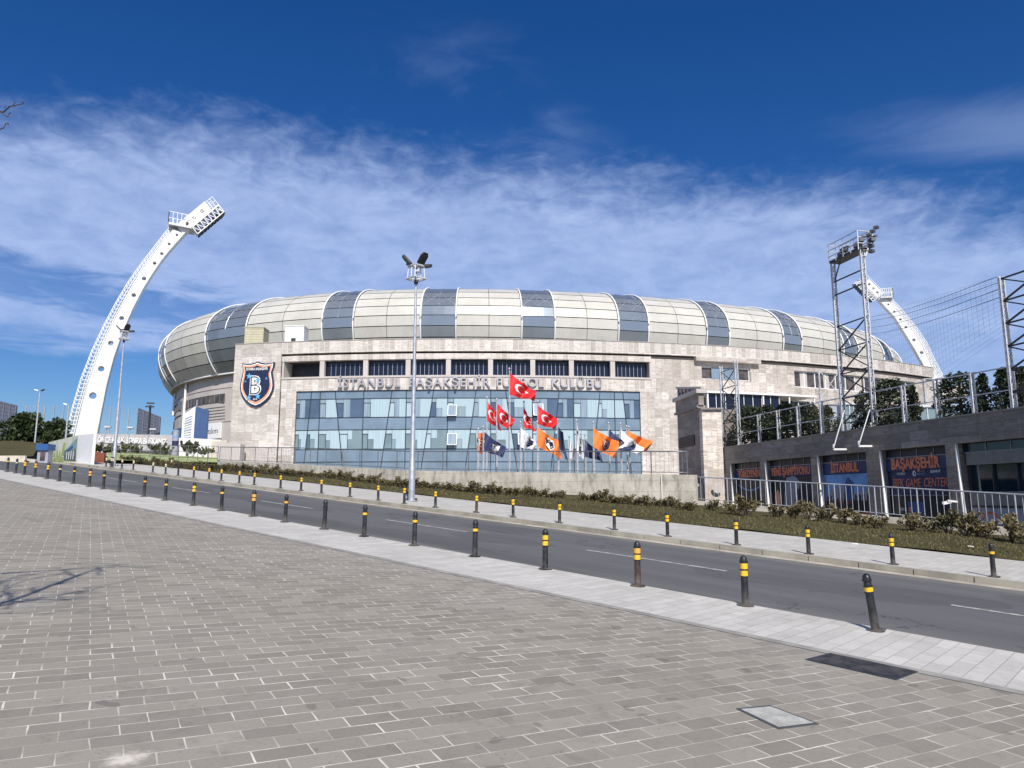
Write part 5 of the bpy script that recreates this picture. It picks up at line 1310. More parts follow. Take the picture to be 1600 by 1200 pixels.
    pf.build("platform", M['lattice'], th)
    rl_ = MB()
    def rails(c, hh, n_):
        for a, b in zip(c, c[1:]):
            for k in range(n_ + 1): p = a.lerp(b, k / n_); rl_.bar(p, p + up * hh, .06 * K)
            for hz in (.5, 1.0): rl_.bar(a + up * hh * hz, b + up * hh * hz, .06 * K)
    rails([Pb + d1, Pa + d1, Pa + d2, Pb + d2], 1.6 * K, 6)
    w0 = F0 - e3 * .1
    for sg in (.5, -.5):
        q = w0 + e2 * fw * sg
        for k in range(11):
            p = q + e1 * FL_ * k / 10; rl_.bar(p, p - e3 * 1.1, .055 * K)
        for hz in (.55, 1.1): rl_.bar(q - e3 * hz, q + e1 * FL_ - e3 * hz, .055 * K)
    for hz in (.55, 1.1): rl_.bar(w0 + e1 * FL_ - e2 * fw / 2 - e3 * hz, w0 + e1 * FL_ + e2 * fw / 2 - e3 * hz, .055 * K)
    rl_.build("hand_rails", M['white'], th)
    wk = MB(); q0 = w0 - e2 * fw * .5; q1 = w0 + e2 * fw * .5
    wk.add([q0, q1, q1 + e1 * FL_, q0 + e1 * FL_, q0 + e3 * .08, q1 + e3 * .08, q1 + e1 * FL_ + e3 * .08, q0 + e1 * FL_ + e3 * .08], [(0, 1, 2, 3), (7, 6, 5, 4), (0, 4, 5, 1), (1, 5, 6, 2), (2, 6, 7, 3), (3, 7, 4, 0)])
    if far_plate: wk.build("walkway", M['lattice'], th)
    # plinth
    MB().box((base.x, base.y + .5, base.z - .8), (6, 5, 2.4)).build("plinth", M['clad'], th)
    return th
LL = [(107, 722), (117, 683), (131, 618), (145, 576), (161, 536), (180, 497), (199, 461), (215, 435), (232, 411), (243, 396), (255, 379), (271, 357)]
LR = [(143, 722), (151.5, 683), (162.5, 618), (172.5, 576), (184.5, 536), (200.5, 497), (217.5, 461), (233.5, 435), (249, 411), (260, 397), (272, 383), (287.5, 366)]
LH = [(145, 618, 6.2), (158, 576, 5.2), (173, 536, 4.6), (190, 497, 4.0), (209, 461, 3.8), (225, 435, 3.7), (241.5, 411, 3.1), (252.7, 396, 2.9), (264.3, 381, 2.6), (276.5, 366.8, 2.3)]
def resample(Ls, Rs, hs):
    """pairs of points across the beam placed between holes, found by arc length on both edges"""
    def near(A, p):
        best = None
        for i in range(len(A) - 1):
            a, b = Vector(A[i]), Vector(A[i + 1]); d = b - a; t = max(0, min(1, (Vector(p) - a).dot(d) / d.length_squared)); q = a + d * t
            e = (q - Vector(p)).length
            if best is None or e < best[0]: best = (e, q)
        return best[1]
    mids = []
    hp = [Vector(h[:2]) for h in hs]
    st_ = (Vector(Ls[0]) + Vector(Rs[0])) / 2; en = (Vector(Ls[-1]) + Vector(Rs[-1])) / 2
    mids.append(hp[0] + (hp[0] - hp[1]) * .5 if (st_ - hp[0]).length > (hp[0] - hp[1]).length * .5 else None)
    for a, b in zip(hp, hp[1:]): mids.append((a + b) / 2)
    tail = hp[-1] + (hp[-1] - hp[-2]) * .48
    mids.append(tail)
    oL, oR, oh = [Ls[0]], [Rs[0]], []
    hh = list(hs)
    for i, m in enumerate(mids):
        if m is None: continue
        oL.append(tuple(near(Ls, m))); oR.append(tuple(near(Rs, m)))
        oh.append(None if i == 0 else hs[i - 1])
    oL.append(Ls[-1]); oR.append(Rs[-1]); oh.append(None)
    return oL, oR, oh
def mast2(label, Ls, Rs, hs, ladoff, u, p0, thick, arm, side, head, fp=False, K=1.0):
    L2, R2, oh = resample(Ls, Rs, hs)
    lad = []
    for i in range(len(L2)):
        d = Vector(L2[i]) - Vector(R2[i]); k = ladoff[0] + (ladoff[1] - ladoff[0]) * i / (len(L2) - 1); lad.append(tuple(Vector(L2[i]) + d.normalized() * k))
    return mast(label, L2, R2, oh, lad, u, p0, thick, arm, side, head, None, fp, K)
uL = Vector((math.cos(rad(24)), math.sin(rad(24))))
mast2("tall white curved floodlight mast with round holes leaning in from the left", LL, LR, LH, (15, 6.5), uL, (-63.0, 110.0, 6), 2.0,
      ((286.5, 366), (331, 329), (275, 351.5)), (0, (263, 352), (303, 360)), (-.1, .28, 1.20, 6.0, 1), True, 1.34)
RL_ = [(1460, 606), (1446, 576), (1424.5, 538), (1397.5, 495), (1371.6, 467)]
RR_ = [(1478, 612), (1459, 578), (1438, 531), (1411, 495), (1384, 464)]
RH = [(1453.5, 578, 2.9), (1440, 551, 2.8), (1428, 531, 2.6), (1415.5, 511, 2.2), (1407, 499, 2.1), (1397.5, 487, 1.9), (1388, 475.5, 1.7)]
uR = Vector((-math.cos(rad(20)), math.sin(rad(20))))
mast2("white curved floodlight mast with round holes rising behind the right end of the stadium", RR_, RL_, RH, (10, 6), uR, (66.0, 116.0, 6), 1.6,
      ((1371.6, 466), (1349, 443), (1380.5, 458.5)), (0, (1395, 466), (1376, 467)), (-.1, .1, 1.25, 5.6, 1), False)

# ================================================================ shop row with roof terrace
pA = atY(1127, 702, 49.7); 
WD = Vector((math.sin(rad(12.5)), -math.cos(rad(12.5)), 0))   # along the shop wall, towards the viewer
WN = Vector((-WD.y, WD.x, 0)); WN = WN if WN.x < 0 else -WN     # out of the wall, towards the street
W0 = Vector((pA.x, pA.y, 0))
def wp(x, y, o=0.0):
    p = onplane(x, y, W0 + WN * o, WN); q = p - W0; return q.dot(WD), p.z
def wl(s, z, o=0.0):
    p = W0 + WD * s + WN * o; return Vector((p.x, p.y, z))
def wbox(mb, s0, s1, z0, z1, o0, o1):
    return mb.hexa([wl(s0, z0, o1), wl(s1, z0, o1), wl(s1, z0, o0), wl(s0, z0, o0), wl(s0, z1, o1), wl(s1, z1, o1), wl(s1, z1, o0), wl(s0, z1, o0)])
def zat(s): return gz(*wl(s, 0).xy)
FT, OT = 4.95, 3.87       # fascia top and head of the shop openings
sh = thing("shop_row", "low shop row with grey stone fascia, dark shopfronts and a roof terrace", "building", wl(10, .8))
SEN = 40.0
m = wbox(MB(), .05, SEN, OT, FT, -.9, 0.0); m.build("fascia", M['slate'], sh)
wbox(MB(), 0.0, SEN, FT, FT + .07, -.95, .05).build("coping", M['shopgrey'], sh)
ZF = -.6
pil = [(wp(1129, 728)[0], wp(1140.5, 728)[0]), (wp(1187, 723)[0], wp(1194.5, 722)[0]), (wp(1266.5, 714)[0], wp(1276, 713)[0]), (wp(1352.5, 705)[0], wp(1373, 704)[0]), (wp(1476, 693)[0], wp(1491, 690)[0])]
pil.append((pil[-1][0] + 5.2, pil[-1][1] + 5.2)); pil.append((pil[-1][0] + 5.2, pil[-1][1] + 5.2)); pil.append((pil[-1][0] + 5.2, pil[-1][1] + 5.2))
for a, b in pil:
    m = MB(); k = .16   # the piers widen towards the foot
    m.hexa([wl(a - k * .3, ZF, .02), wl(b + k, ZF, .02), wl(b + k, ZF, -.5), wl(a - k * .3, ZF, -.5), wl(a, OT, -.004), wl(b, OT, -.004), wl(b, OT, -.5), wl(a, OT, -.5)])
    m.build("pier", M['slate'], sh)
    m = MB(); m.hexa([wl(b + k - .005, ZF, .012), wl(b + k + .05, ZF, .012), wl(b + k + .05, ZF, -.16), wl(b + k - .005, ZF, -.16), wl(b - .003, OT - .01, -.008), wl(b + .035, OT - .01, -.008), wl(b + .035, OT - .01, -.12), wl(b - .003, OT - .01, -.12)])
    m.build("lit_pier_edge", M['white'], sh)  # white strip puts the sunlit reveal of the pier into the colour
for i, ((a0, a1), (b0, b1)) in enumerate(zip(pil, pil[1:])):
    s0, s1 = a1 + .02, b0 - .02
    wbox(MB(), s0, s1, 3.50, OT, -.46, -.36).build("transom_glass", M['tealglass'] if i > 3 else M['postdark'], sh)
    f = MB(); wbox(f, s0, s1, 3.46, 3.51, -.40, -.28)
    for k in range(1, 4): q = s0 + (s1 - s0) * k / 4; wbox(f, q - .02, q + .02, 3.51, OT, -.38, -.33)
    f.build("transom_frame", M['rail'], sh)
    wbox(MB(), s0, s1, ZF, 3.46, -.62, -.50).build("shopfront", M['tealglass'], sh)
# fourth bay onwards: grey boards, teal glazing and a pale lower counter
s0, s1 = pil[4][1] + .22, pil[5][0] - .05
for z0, z1, mt, o in ((2.98, 3.46, 'shopgrey', -.30), (1.35, 1.9, 'shopgrey', -.32), (-.55, 1.27, 'shopcool', -.34)): wbox(MB(), s0, s1, z0, z1, -.5, o).build("panel", M[mt], sh)
f = MB()
for k in range(5): q = s0 + (s1 - s0) * k / 4; wbox(f, q - .03, q + .03, 1.9, 2.98, -.5, -.40)
wbox(f, s0, s1, 1.27, 1.35, -.45, -.30)
f.build("window_frame", M['dark'], sh)
m = MB(); q = (s0 + .9, 1.0); R1 = .42
arc_ = [(q[0] + R1 * math.cos(rad(a)), q[1] - .3 + R1 * math.sin(rad(a))) for a in range(20, 161, 14)] + [(q[0] + R1 * .78 * math.cos(rad(a)), q[1] - .3 + R1 * .78 * math.sin(rad(a))) for a in range(160, 19, -14)]
m.prism(arc_, lambda a, b, d: wl(a, b, d), -.34, -.325); m.build("panel_arc", M['postred'], sh)
m = MB()
for dx in (0, .26):
    pts = [wl(s0 + 2.0 + dx + .22 * math.cos(rad(a)), .72 + .22 * math.sin(rad(a)), -.325) for a in range(0, 361, 24)]; m.tube(pts, .012, 5, False)
m.build("ring_motif", M['dark'], sh)
# body, roof deck and the flank by the corner pillar
m = MB(); m.hexa([wl(-.3, ZF, -.9), wl(SEN, ZF, -.9), wl(SEN, ZF, -24), wl(-.3, ZF, -24), wl(-.3, FT - .2, -.9), wl(SEN, FT - .2, -.9), wl(SEN, FT - .2, -24), wl(-.3, FT - .2, -24)])
m.build("roof_deck", M['terrace'], sh)
# corner pillar in sunlit travertine, with a small round plate
c0 = atY(1097, 640, 49.2); c1 = atY(1127.5, 640, 49.2); pz = c0.z
cp = MB(); k = .0
cp.hexa([Vector((c0.x, 49.3, -1)), Vector((c1.x, 49.3, -1)), Vector((c1.x, 51.2, -1)), Vector((c0.x, 51.2, -1)), Vector((c0.x, 49.3, pz)), Vector((c1.x, 49.3, pz)), Vector((c1.x, 51.2, pz)), Vector((c0.x, 51.2, pz))])
cp.build("corner_pillar", M['stone_p'], sh)
MB().box(((c0.x + c1.x) / 2, 50.2, pz + .06), (c1.x - c0.x + .2, 2.2, .12)).build("pillar_cap", M['shopgrey'], sh)
q = atY(1119.5, 766, 49.28); m = MB()
nn = 18; m.prism([(q.x + .36 * math.cos(2 * math.pi * i / nn), q.z + .36 * math.sin(2 * math.pi * i / nn)) for i in range(nn)], lambda a, b, d: Vector((a, 49.28 - d, b)), 0, .06); m.build("round_plate", M['clad'], sh); m = MB(); m.prism([(q.x + .36 * math.cos(rad(a)), q.z + .36 * math.sin(rad(a))) for a in range(185, 306, 12)] + [(q.x + .05 + .30 * math.cos(rad(a)), q.z + .10 + .30 * math.sin(rad(a))) for a in range(305, 184, -12)], lambda a, b, d: Vector((a, 49.28 - d, b)), .061, .08); m.build("plate_crescent", M['dark'], sh)
# flank of the corner block, in shade, with louvres and a clerestory above
fa = Vector((c0.x + .02, 49.75, 0)); fb = atY(1056, 640, 54.8); fb.z = 0; fd = (fb - fa).normalized(); fn = Vector((-fd.y, fd.x, 0)); fL = (fb - fa).length
if fn.x > 0: fn = -fn
def flank(s, z, o): p = fa + fd * s + fn * o; return Vector((p.x, p.y, z))
def fbox(mb, s0, s1, z0, z1, o0, o1): return mb.hexa([flank(s0, z0, o1), flank(s1, z0, o1), flank(s1, z0, o0), flank(s0, z0, o0), flank(s0, z1, o1), flank(s1, z1, o1), flank(s1, z1, o0), flank(s0, z1, o0)])
zA_ = atY(1098, 636, 49.75).z; zB_ = atY(1102, 607.5, 49.75).z
fbox(MB(), 1.2, fL, -1, zA_, -3.0, -.10).build("flank_wall", M['slate'], sh)
fbox(MB(), .3, 1.2, -1, zA_, -1.5, 0).build("flank_pier", M['slate'], sh)
fbox(MB(), .3, fL + .1, zA_, zA_ + .16, -.5, .12).build("flank_coping", M['shopgrey'], sh)
fbox(MB(), .2, fL, zA_ + .16, zB_ - .28, -.35, .02).build("upper_parapet", M['slate'], sh)
fbox(MB(), .0, fL + .1, zB_ - .28, zB_, -.45, .22).build("sloped_fascia", M['clad'], sh)
m = MB(); zf_ = atY(1056, 607, 54.8).z
m.hexa([flank(.1, zB_, -.2), flank(fL, zB_, -.2), flank(fL, zB_, -.5), flank(.1, zB_, -.5), flank(.1, zB_ + .04, -.2), flank(fL, zf_, -.2), flank(fL, zf_, -.5), flank(.1, zB_ + .04, -.5)]); m.build("clerestory", M['tealglass'], sh)
wv = MB()
for k in range(7):
    s = .4 + (fL - .5) * k / 6; wv.bar(flank(s, zB_, -.17), flank(s, zB_ + (zf_ - zB_) * s / fL, -.17), .07)
wv.bar(flank(0, zB_ + .08, -.2), flank(fL + .1, zf_ + .06, -.2), .22, .14); wv.build("clerestory_frame", M['clad'], sh)
for (ya, yb) in ((681, 696), (745, 768)):
    za, zb = atY(1075, yb, 52).z, atY(1075, ya, 52).z; m = MB(); n_ = 6
    for k in range(n_): z = za + (zb - za) * k / n_; fbox(m, 1.4, fL - .3, z, z + (zb - za) / n_ * .55, -.10, .02)
    m.build("louvre", M['louvre'], sh); fbox(MB(), 1.35, fL - .25, za - .04, zb + .04, -.099, -.08).build("louvre_back", M['seam'], sh)
# dark gate below with a small house number
g = thing("service_gate", "dark gate with a small white number between the concrete wall and the corner pillar", "gate", atY(1085, 790, 46))
ga, gb = atY(1081, 755, 46), atY(1100, 788, 46)
MB().box(((ga.x + gb.x) / 2, 46.1, (ga.z + gb.z) / 2), (gb.x - ga.x, .12, ga.z - gb.z)).build("leaf", M['dark'], g)
m = MB(); put_text(m, "180", lambda u, v, d: Vector((atY(1085.5, 760, 45.9).x + u, 46.02 - d, atY(1085.5, 760, 46).z + v)), width=.30, height=.17, ext=.01); m.build("number", M['cloudwhite'], g)

# shop signs in the bays
def bay(i): return pil[i][1] + .05, pil[i + 1][0] - .05
def shop_sign(i, word, label, poster):
    s0, s1 = bay(i); th = thing("shop_sign", label, "shop sign", wl((s0 + s1) / 2, 2.0), "club shop signs")
    wbox(MB(), s0, s1, 2.88, 3.45, -.48, -.30).build("header_board", M['signnavy'], th)
    m = MB(); w = (s1 - s0)
    put_text(m, word[0], lambda u, v, d: wl(s0 + u, 2.95 + v, -.285 + d), bold=.03, ext=.02, width=w * word[2] * .93, height=word[3], x=w * word[1], y=.02)
    m.build("lettering", M['postorange'], th)
    wbox(MB(), s0, s1, ZF, 2.86, -.49, -.36).build("poster", M[poster], th)
    return th, s0, s1
M['signnavy'] = plain("sign_navy", (0.028, 0.045, 0.135), 0.5, var=.2, scale=1.5)
def pshape(th, name, polys, mat, o=-.355, d=.008):
    m = MB()
    for p in polys: m.prism(p, lambda a, b, dd: wl(a, b + .62, dd), o - d, o)
    return m.build(name, M[mat], th)
rg = random.Random(8)
def crowd(th, s0, s1, z0, h, mat, n=14, o=-.352):
    ps = []
    for k in range(n):
        x = s0 + (s1 - s0) * (k + .5) / n + rg.uniform(-.05, .05); hh = h * rg.uniform(.65, 1.1); w = (s1 - s0) / n * .62
        ps.append([(x - w, z0), (x + w, z0), (x + w * .8, z0 + hh * .6), (x + w * .35, z0 + hh * .68), (x + w * .4, z0 + hh * .9), (x, z0 + hh), (x - w * .4, z0 + hh * .9), (x - w * .35, z0 + hh * .68), (x - w * .8, z0 + hh * .6)])
    pshape(th, "crowd", ps, mat, o)
th, s0, s1 = shop_sign(0, ("TÜRKİYE'NİN", .14, .80, .40), "navy shop sign TÜRKİYE'NİN with flame coloured poster, farthest bay", 'postdark')
pshape(th, "flame", [[(s0 + .3, -.4), (s1 - .3, -.4), (s1 - .6, .35), (s1 - 1.3, .15), (s0 + 2.0, .75), (s0 + 1.5, .35), (s0 + .8, .5)]], 'postorange')
pshape(th, "arc", [[(s0 + .3 + (s1 - s0 - .6) * t, 1.9 - .35 * math.sin(math.pi * t)) for t in [k / 10 for k in range(11)]] + [(s0 + .3 + (s1 - s0 - .6) * t, 1.82 - .35 * math.sin(math.pi * t)) for t in [k / 10 for k in range(10, -1, -1)]]], 'postblue', -.35)
th, s0, s1 = shop_sign(1, ("YENİ ŞAMPİYONU", .03, .93, .42), "navy shop sign YENİ ŞAMPİYONU with dark poster of pale shapes, second bay", 'postdark')
pshape(th, "pale_figure", [[(s0 + 1.2, .0), (s0 + 1.9, .1), (s0 + 2.5, 1.0), (s0 + 2.9, 1.9), (s0 + 2.4, 2.3), (s0 + 1.6, 2.2), (s0 + 1.3, 1.2)]], 'shopcool')
pshape(th, "skin_shape", [[(s0 + .3, .2), (s0 + .9, .2), (s0 + 1.0, 1.2), (s0 + .6, 1.5), (s0 + .3, 1.1)]], 'crest_orange')
pshape(th, "blue_foot", [[(s0, ZF), (s1, ZF), (s1, .2), (s0, .2)]], 'signblue', -.353)
crowd(th, s0 + 2.4, s1 - .1, .2, 1.3, 'postnavy', 4)
th, s0, s1 = shop_sign(2, ("İSTANBUL", .18, .62, .44), "navy shop sign İSTANBUL with blue sky poster and a red crowd, third bay", 'postblue')
pshape(th, "red_ground", [[(s0, ZF), (s1, ZF), (s1, .9), (s0, .9)]], 'postred', -.356)
pshape(th, "pale_cloud", [[(s0 + .1, .9), (s1 - .1, .9), (s1 - .3, 1.5), (s0 + 2.2, 1.25), (s0 + 1.4, 1.7), (s0 + .3, 1.4)]], 'shopcool', -.355)
crowd(th, s0 + .05, s1 - .05, .3, 1.0, 'postdark', 13); crowd(th, s0 + .05, s1 - .05, ZF, .9, 'postred', 11, -.344)
pshape(th, "raised_figure", [[(s0 + 1.6, .9), (s0 + 2.2, .9), (s0 + 2.3, 1.8), (s0 + 1.9, 2.1), (s0 + 1.6, 1.7)]], 'signblue', -.346)
th, s0, s1 = shop_sign(3, ("BAŞAKŞEHİR", .10, .80, .46), "navy shop sign BAŞAKŞEHİR over a dark game centre poster, fourth bay", 'postdark')
pshape(th, "upper_field", [[(s0, 1.1), (s1, 1.1), (s1, 2.4), (s0, 2.4)]], 'postnavy', -.356)
def ptext(th, txt, x, y, w, h, mat, o=-.345, bold=0.0, shear=0.0, nm="lettering"):
    m = MB(); put_text(m, txt, lambda u, v, d: wl(s0 + u, v + .66, o + d), bold=bold, ext=.004, width=w, height=h, x=x, y=y, shear=shear); m.build(nm, M[mat], th)
W_ = (s1 - s0) * .92
ptext(th, "HYPERX", W_ * .17, 2.03, W_ * .15, .11, 'cloudwhite', shear=.3)
ptext(th, "TÜRKİYE", W_ * .52, 2.14, W_ * .13, .08, 'shopcool'); ptext(th, "SİGORTA", W_ * .52, 2.01, W_ * .13, .08, 'shopcool')
pshape(th, "ring_mark", [[(s0 + W_ * .47 + .10 * math.cos(k * .52), 2.12 + .13 * math.sin(k * .52)) for k in range(12)]], 'cloudwhite', -.345); pshape(th, "ring_core", [[(s0 + W_ * .475 + .045 * math.cos(k * .52), 2.11 + .07 * math.sin(k * .52)) for k in range(12)]], 'postnavy', -.342)
ptext(th, "SUNNY", W_ * .74, 2.08, W_ * .16, .11, 'cloudwhite', bold=.02)
ptext(th, "İBFK", W_ * .07, 1.50, W_ * .21, .36, 'postorange', bold=.0, shear=.2); ptext(th, "GAME", W_ * .32, 1.49, W_ * .25, .37, 'postorange', shear=.2); ptext(th, "CENTER", W_ * .62, 1.48, W_ * .37, .38, 'postorange', shear=.2)
pshape(th, "blue_badge", [[(s0 + W_ * .32, .28), (s0 + W_ * .58, .28), (s0 + W_ * .58, .85), (s0 + W_ * .32, .85)]], 'signblue', -.352)
ptext(th, "İBFK", W_ * .18, .42, W_ * .12, .12, 'cloudwhite'); crowd(th, s0 + .6, s1 - .3, ZF, .7, 'shopgrey', 6)
pshape(th, "orange_dot", [[(s0 + W_ * .36 + .09 * math.cos(k * .7), .52 + .12 * math.sin(k * .7)) for k in range(9)]], 'postorange', -.343)
wbox(MB(), s0, s1, 1.74, 1.79, -.36, -.34).build("poster_rail", M['rail'], th)
# security camera on the last pier
cq = wp(1496, 786); m = thing("wall_camera", "small white security camera on the pier right of the game centre poster", "camera", wl(cq[0], cq[1], .05))
MB().bar(wl(cq[0], cq[1] + .05, 0), wl(cq[0] - .1, cq[1] + .1, .38), .07).build("arm", M['white'], m); MB().bar(wl(cq[0] - .1, cq[1] + .06, .22), wl(cq[0] - .25, cq[1] - .02, .5), .12).build("housing", M['white'], m)

# bars hung in front of the fascia on slanting rods
for i, (xb0, xb1, yb, xr, yr) in enumerate(((1302.5, 1322.5, 702, 1319.5, 641), (1342, 1362.5, 697, 1359, 640))):
    sa, za = wp(xb1, yb); r = thing("hanging_bracket", ["white bar hung on a slanting rod, left of the two before the fascia", "white bar hung on a slanting rod, right of the two before the fascia"][i], "bracket", wl(sa, za, .1), "brackets hung on the fascia")
    A = wl(sa, za, .02); out = 1.25
    B = onplane(xb0, yb, A + WN * .9, WN)
    MB().bar(A, B, .07, .09).build("bar", M['white'], r)
    T = wl(wp(xr, 668)[0], FT + .9, -.15); T = onplane(xr, yr, wl(0, 0, -.1), WN); MB().bar(B + Vector((0, 0, .05)), T, .032).build("rod", M['white'], r)
    MB().lathe([(.05, 0), (.05, .16), (.02, .2)], B + Vector((0, 0, .05)), 8).build("socket", M['lattice'], r)

# ================================================================ lattice steelwork on the terrace edge
def lattice(mb, p0, p1, w, axis, steps, r=.045, z4=True):
    """slim lattice column: chords joined by a zigzag; axis = plan direction of its broad face"""
    p0, p1 = Vector(p0), Vector(p1); c = axis * (w * .2); a = Vector((-axis.y, axis.x, 0)) * (w / 2); r *= .8
    ch_ = [a + c, -a + c, -a - c, a - c]
    for q in ch_: mb.bar(p0 + q, p1 + q, r)
    for k in range(steps):
        f0, f1 = k / steps, (k + 1) / steps; A, B = p0.lerp(p1, f0), p0.lerp(p1, f1)
        for (i, j) in ((0, 1), (2, 3), (1, 2), (3, 0)):
            (i, j) = (i, j) if k % 2 == 0 else (j, i)
            mb.bar(A + ch_[i], B + ch_[j], r * .62)
            mb.bar(A + ch_[i], A + ch_[j], r * .5)
    return mb
def on_wall(x, y, o=-.35):
    s, z = wp(x, y, o); return wl(s, z, o), s
# fence of short lattice posts with two wires
fpx = [(1182.5, 649), (1214, 642), (1246, 635.5), (1282.5, 628), (1411, 603), (1463, 593), (1520, 583.5)]
fpx2 = [(1190, 693), (1218.5, 687), (1250, 683), (1286, 678), (1416, 661), (1467, 653), (1524.5, 645)]
tf = thing("terrace_fence", "fence of short white lattice posts and wires along the roof terrace edge", "fence", wl(10, FT), None)
tops = []
for (xt, yt), (xb, yb) in zip(fpx, fpx2):
    s, _ = wp((xt + xb) / 2 + 1, yb - 3, -.35); zt_ = wp(xt, yt, -.35)[1]
    m = MB(); lattice(m, wl(s, FT + .05, -.35), wl(s, zt_, -.35), .17, WD, 6, .042)
    m.bar(wl(s - .2, zt_, -.35), wl(s + .25, zt_, -.35), .08); m.build("lattice_post", M['lattice'], tf); tops.append((s, zt_))
wr = MB(); ss = [(wp(1157, 655, -.35)[0], tops[0][1])] + tops + [(wp(1585, 600, -.35)[0], tops[-1][1] - .02)]
for (a, za), (b, zb_) in zip(ss, ss[1:]):
    wr.bar(wl(a, za, -.35), wl(b, zb_, -.35), .05)
    wr.bar(wl(a, FT + (za - FT) * .48, -.35), wl(b, FT + (zb_ - FT) * .48, -.35), .04)
wr.build("wire", M['lattice'], tf)
def braces(mb, sL, sR, z0, z1, n, o, r=.045, cross=True):
    for k in range(n + 1):
        z = z0 + (z1 - z0) * k / n; mb.bar(wl(sL, z, o), wl(sR, z, o), r)
        if k < n:
            z2 = z0 + (z1 - z0) * (k + 1) / n; mb.bar(wl(sL, z, o), wl(sR, z2, o), r)
            if cross: mb.bar(wl(sR, z, o), wl(sL, z2, o), r * .8)
# twin lattice tower by the corner pillar
t1 = thing("lattice_tower", "short twin lattice tower above the sunlit corner pillar", "tower", wl(wp(1143, 690, -.35)[0], FT, -.35))
sL, sR = wp(1131.5, 694, -.35)[0], wp(1155.5, 690, -.35)[0]; zL, zR = wp(1128, 572, -.35)[1], wp(1148.5, 563, -.35)[1]
for s, z in ((sL, zL), (sR, zR)): lattice(MB(), wl(s, FT + .05, -.35), wl(s, z, -.35), .19, WD, 15, .042).build("lattice_leg", M['lattice'], t1)
m = MB(); braces(m, sL, sR, FT + .5, min(zL, zR) - .4, 4, -.35, .05); m.build("cross_brace", M['rail'], t1)
# tall floodlight portal
t2 = thing("lattice_tower", "tall lattice portal tower with lamp platform on the roof terrace", "tower", wl(wp(1340, 672, -.35)[0], FT, -.35))
sL, sR = wp(1319, 670, -.35)[0], wp(1367, 664, -.35)[0]; zP = wp(1302, 410, -.35)[1]; zP2 = wp(1340, 396, -.35)[1]; zP = (zP + zP2) / 2
for s in (sL, sR): lattice(MB(), wl(s, FT + .05, -.35), wl(s, zP, -.35), .21, WD, 30, .046).build("lattice_leg", M['lattice'], t2)
m = MB(); braces(m, sL, sR, FT + .5, FT + 5.6, 4, -.35, .055, True)
m.build("cross_brace", M['dark'], t2)
for z in (FT + 7.3, FT + 8.6): MB().bar(wl(sL, min(z, zP - 1), -.35), wl(sR, min(z, zP - 1), -.35), .06).build("tie_bar", M['dark'], t2)
m = MB(); m.bar(wl(sL + .1, zP - .9, -.35), wl(sL + .6, zP - .05, -.35), .05); m.build("knee_brace", M['dark'], t2)
m = MB(); wbox(m, sL + .0, sR + .06, zP, zP + .12, -.8, -.12); m.build("platform", M['dark'], t2)
m = MB()
for o in (-.12, -.8):
    for k in range(5):
        s = sL + (sR - sL + .06) * k / 4; m.bar(wl(s, zP, o), wl(s, zP + 1.0, o), .035)
    for z in (.35, .68, 1.0): m.bar(wl(sL, zP + z, o), wl(sR + .06, zP + z, o), .035)
for z in (.35, .68, 1.0):
    for s in (sL, sR + .06): m.bar(wl(s, zP + z, -.12), wl(s, zP + z, -.8), .035)
m.build("hand_rails", M['lattice'], t2)
for k in range(7):
    s = sL + .2 + (sR + .2 - sL) * k / 6; q = wl(s, zP + .45 + .10 * (k % 2), -.7 + .15 * (k % 3)); m = MB()
    m.box(q, (.24, .2, .2), .3 + .2 * k); m.bar(q - Vector((0, 0, .4)), q, .06); m.box(q + Vector((.08, -.05, .14)), (.22, .22, .04), .3 * k); m.build("flood_lamp", M['louvre'], t2)
q0 = wl(sR + .1, zP + .55, -.45); m = MB(); m.bar(q0 - Vector((0, 0, .9)), q0 + Vector((.62, 0, .66)), .06)
m.build("raised_arm", M['lattice'], t2)
for k in range(3):
    m = MB(); q = q0 + Vector((.25 + .2 * k, -.03, .2 + .2 * k)); m.box(q, (.24, .2, .12), .7); m.build("flood_lamp", M['louvre'], t2)
for k in range(3):
    m = MB(); q = wl(sR + .2, zP - .1 + .28 * k, -.75); m.box(q, (.24, .22, .15), .5); m.bar(q, wl(sR + .1, zP + .1 * k, -.3), .05); m.build("flood_lamp", M['louvre'], t2)
# high net posts to the right, with their bracing running out of view
t3 = thing("lattice_tower", "tall lattice net tower with triangular braces at the right edge", "tower", wl(wp(1585, 640, -.35)[0], FT, -.35))
sA = wp(1585, 636, -.35)[0]; zA = wp(1560, 433, -.35)[1]; sB = sA + 2.2
for s in (sA, sB): lattice(MB(), wl(s, FT + .05, -.35), wl(s, zA, -.35), .20, WD, 18, .046).build("lattice_leg", M['lattice'], t3)
m = MB(); braces(m, sA, sB, FT + .7, zA - .1, 5, -.35, .06, True); m.build("cross_brace", M['dark'], t3)
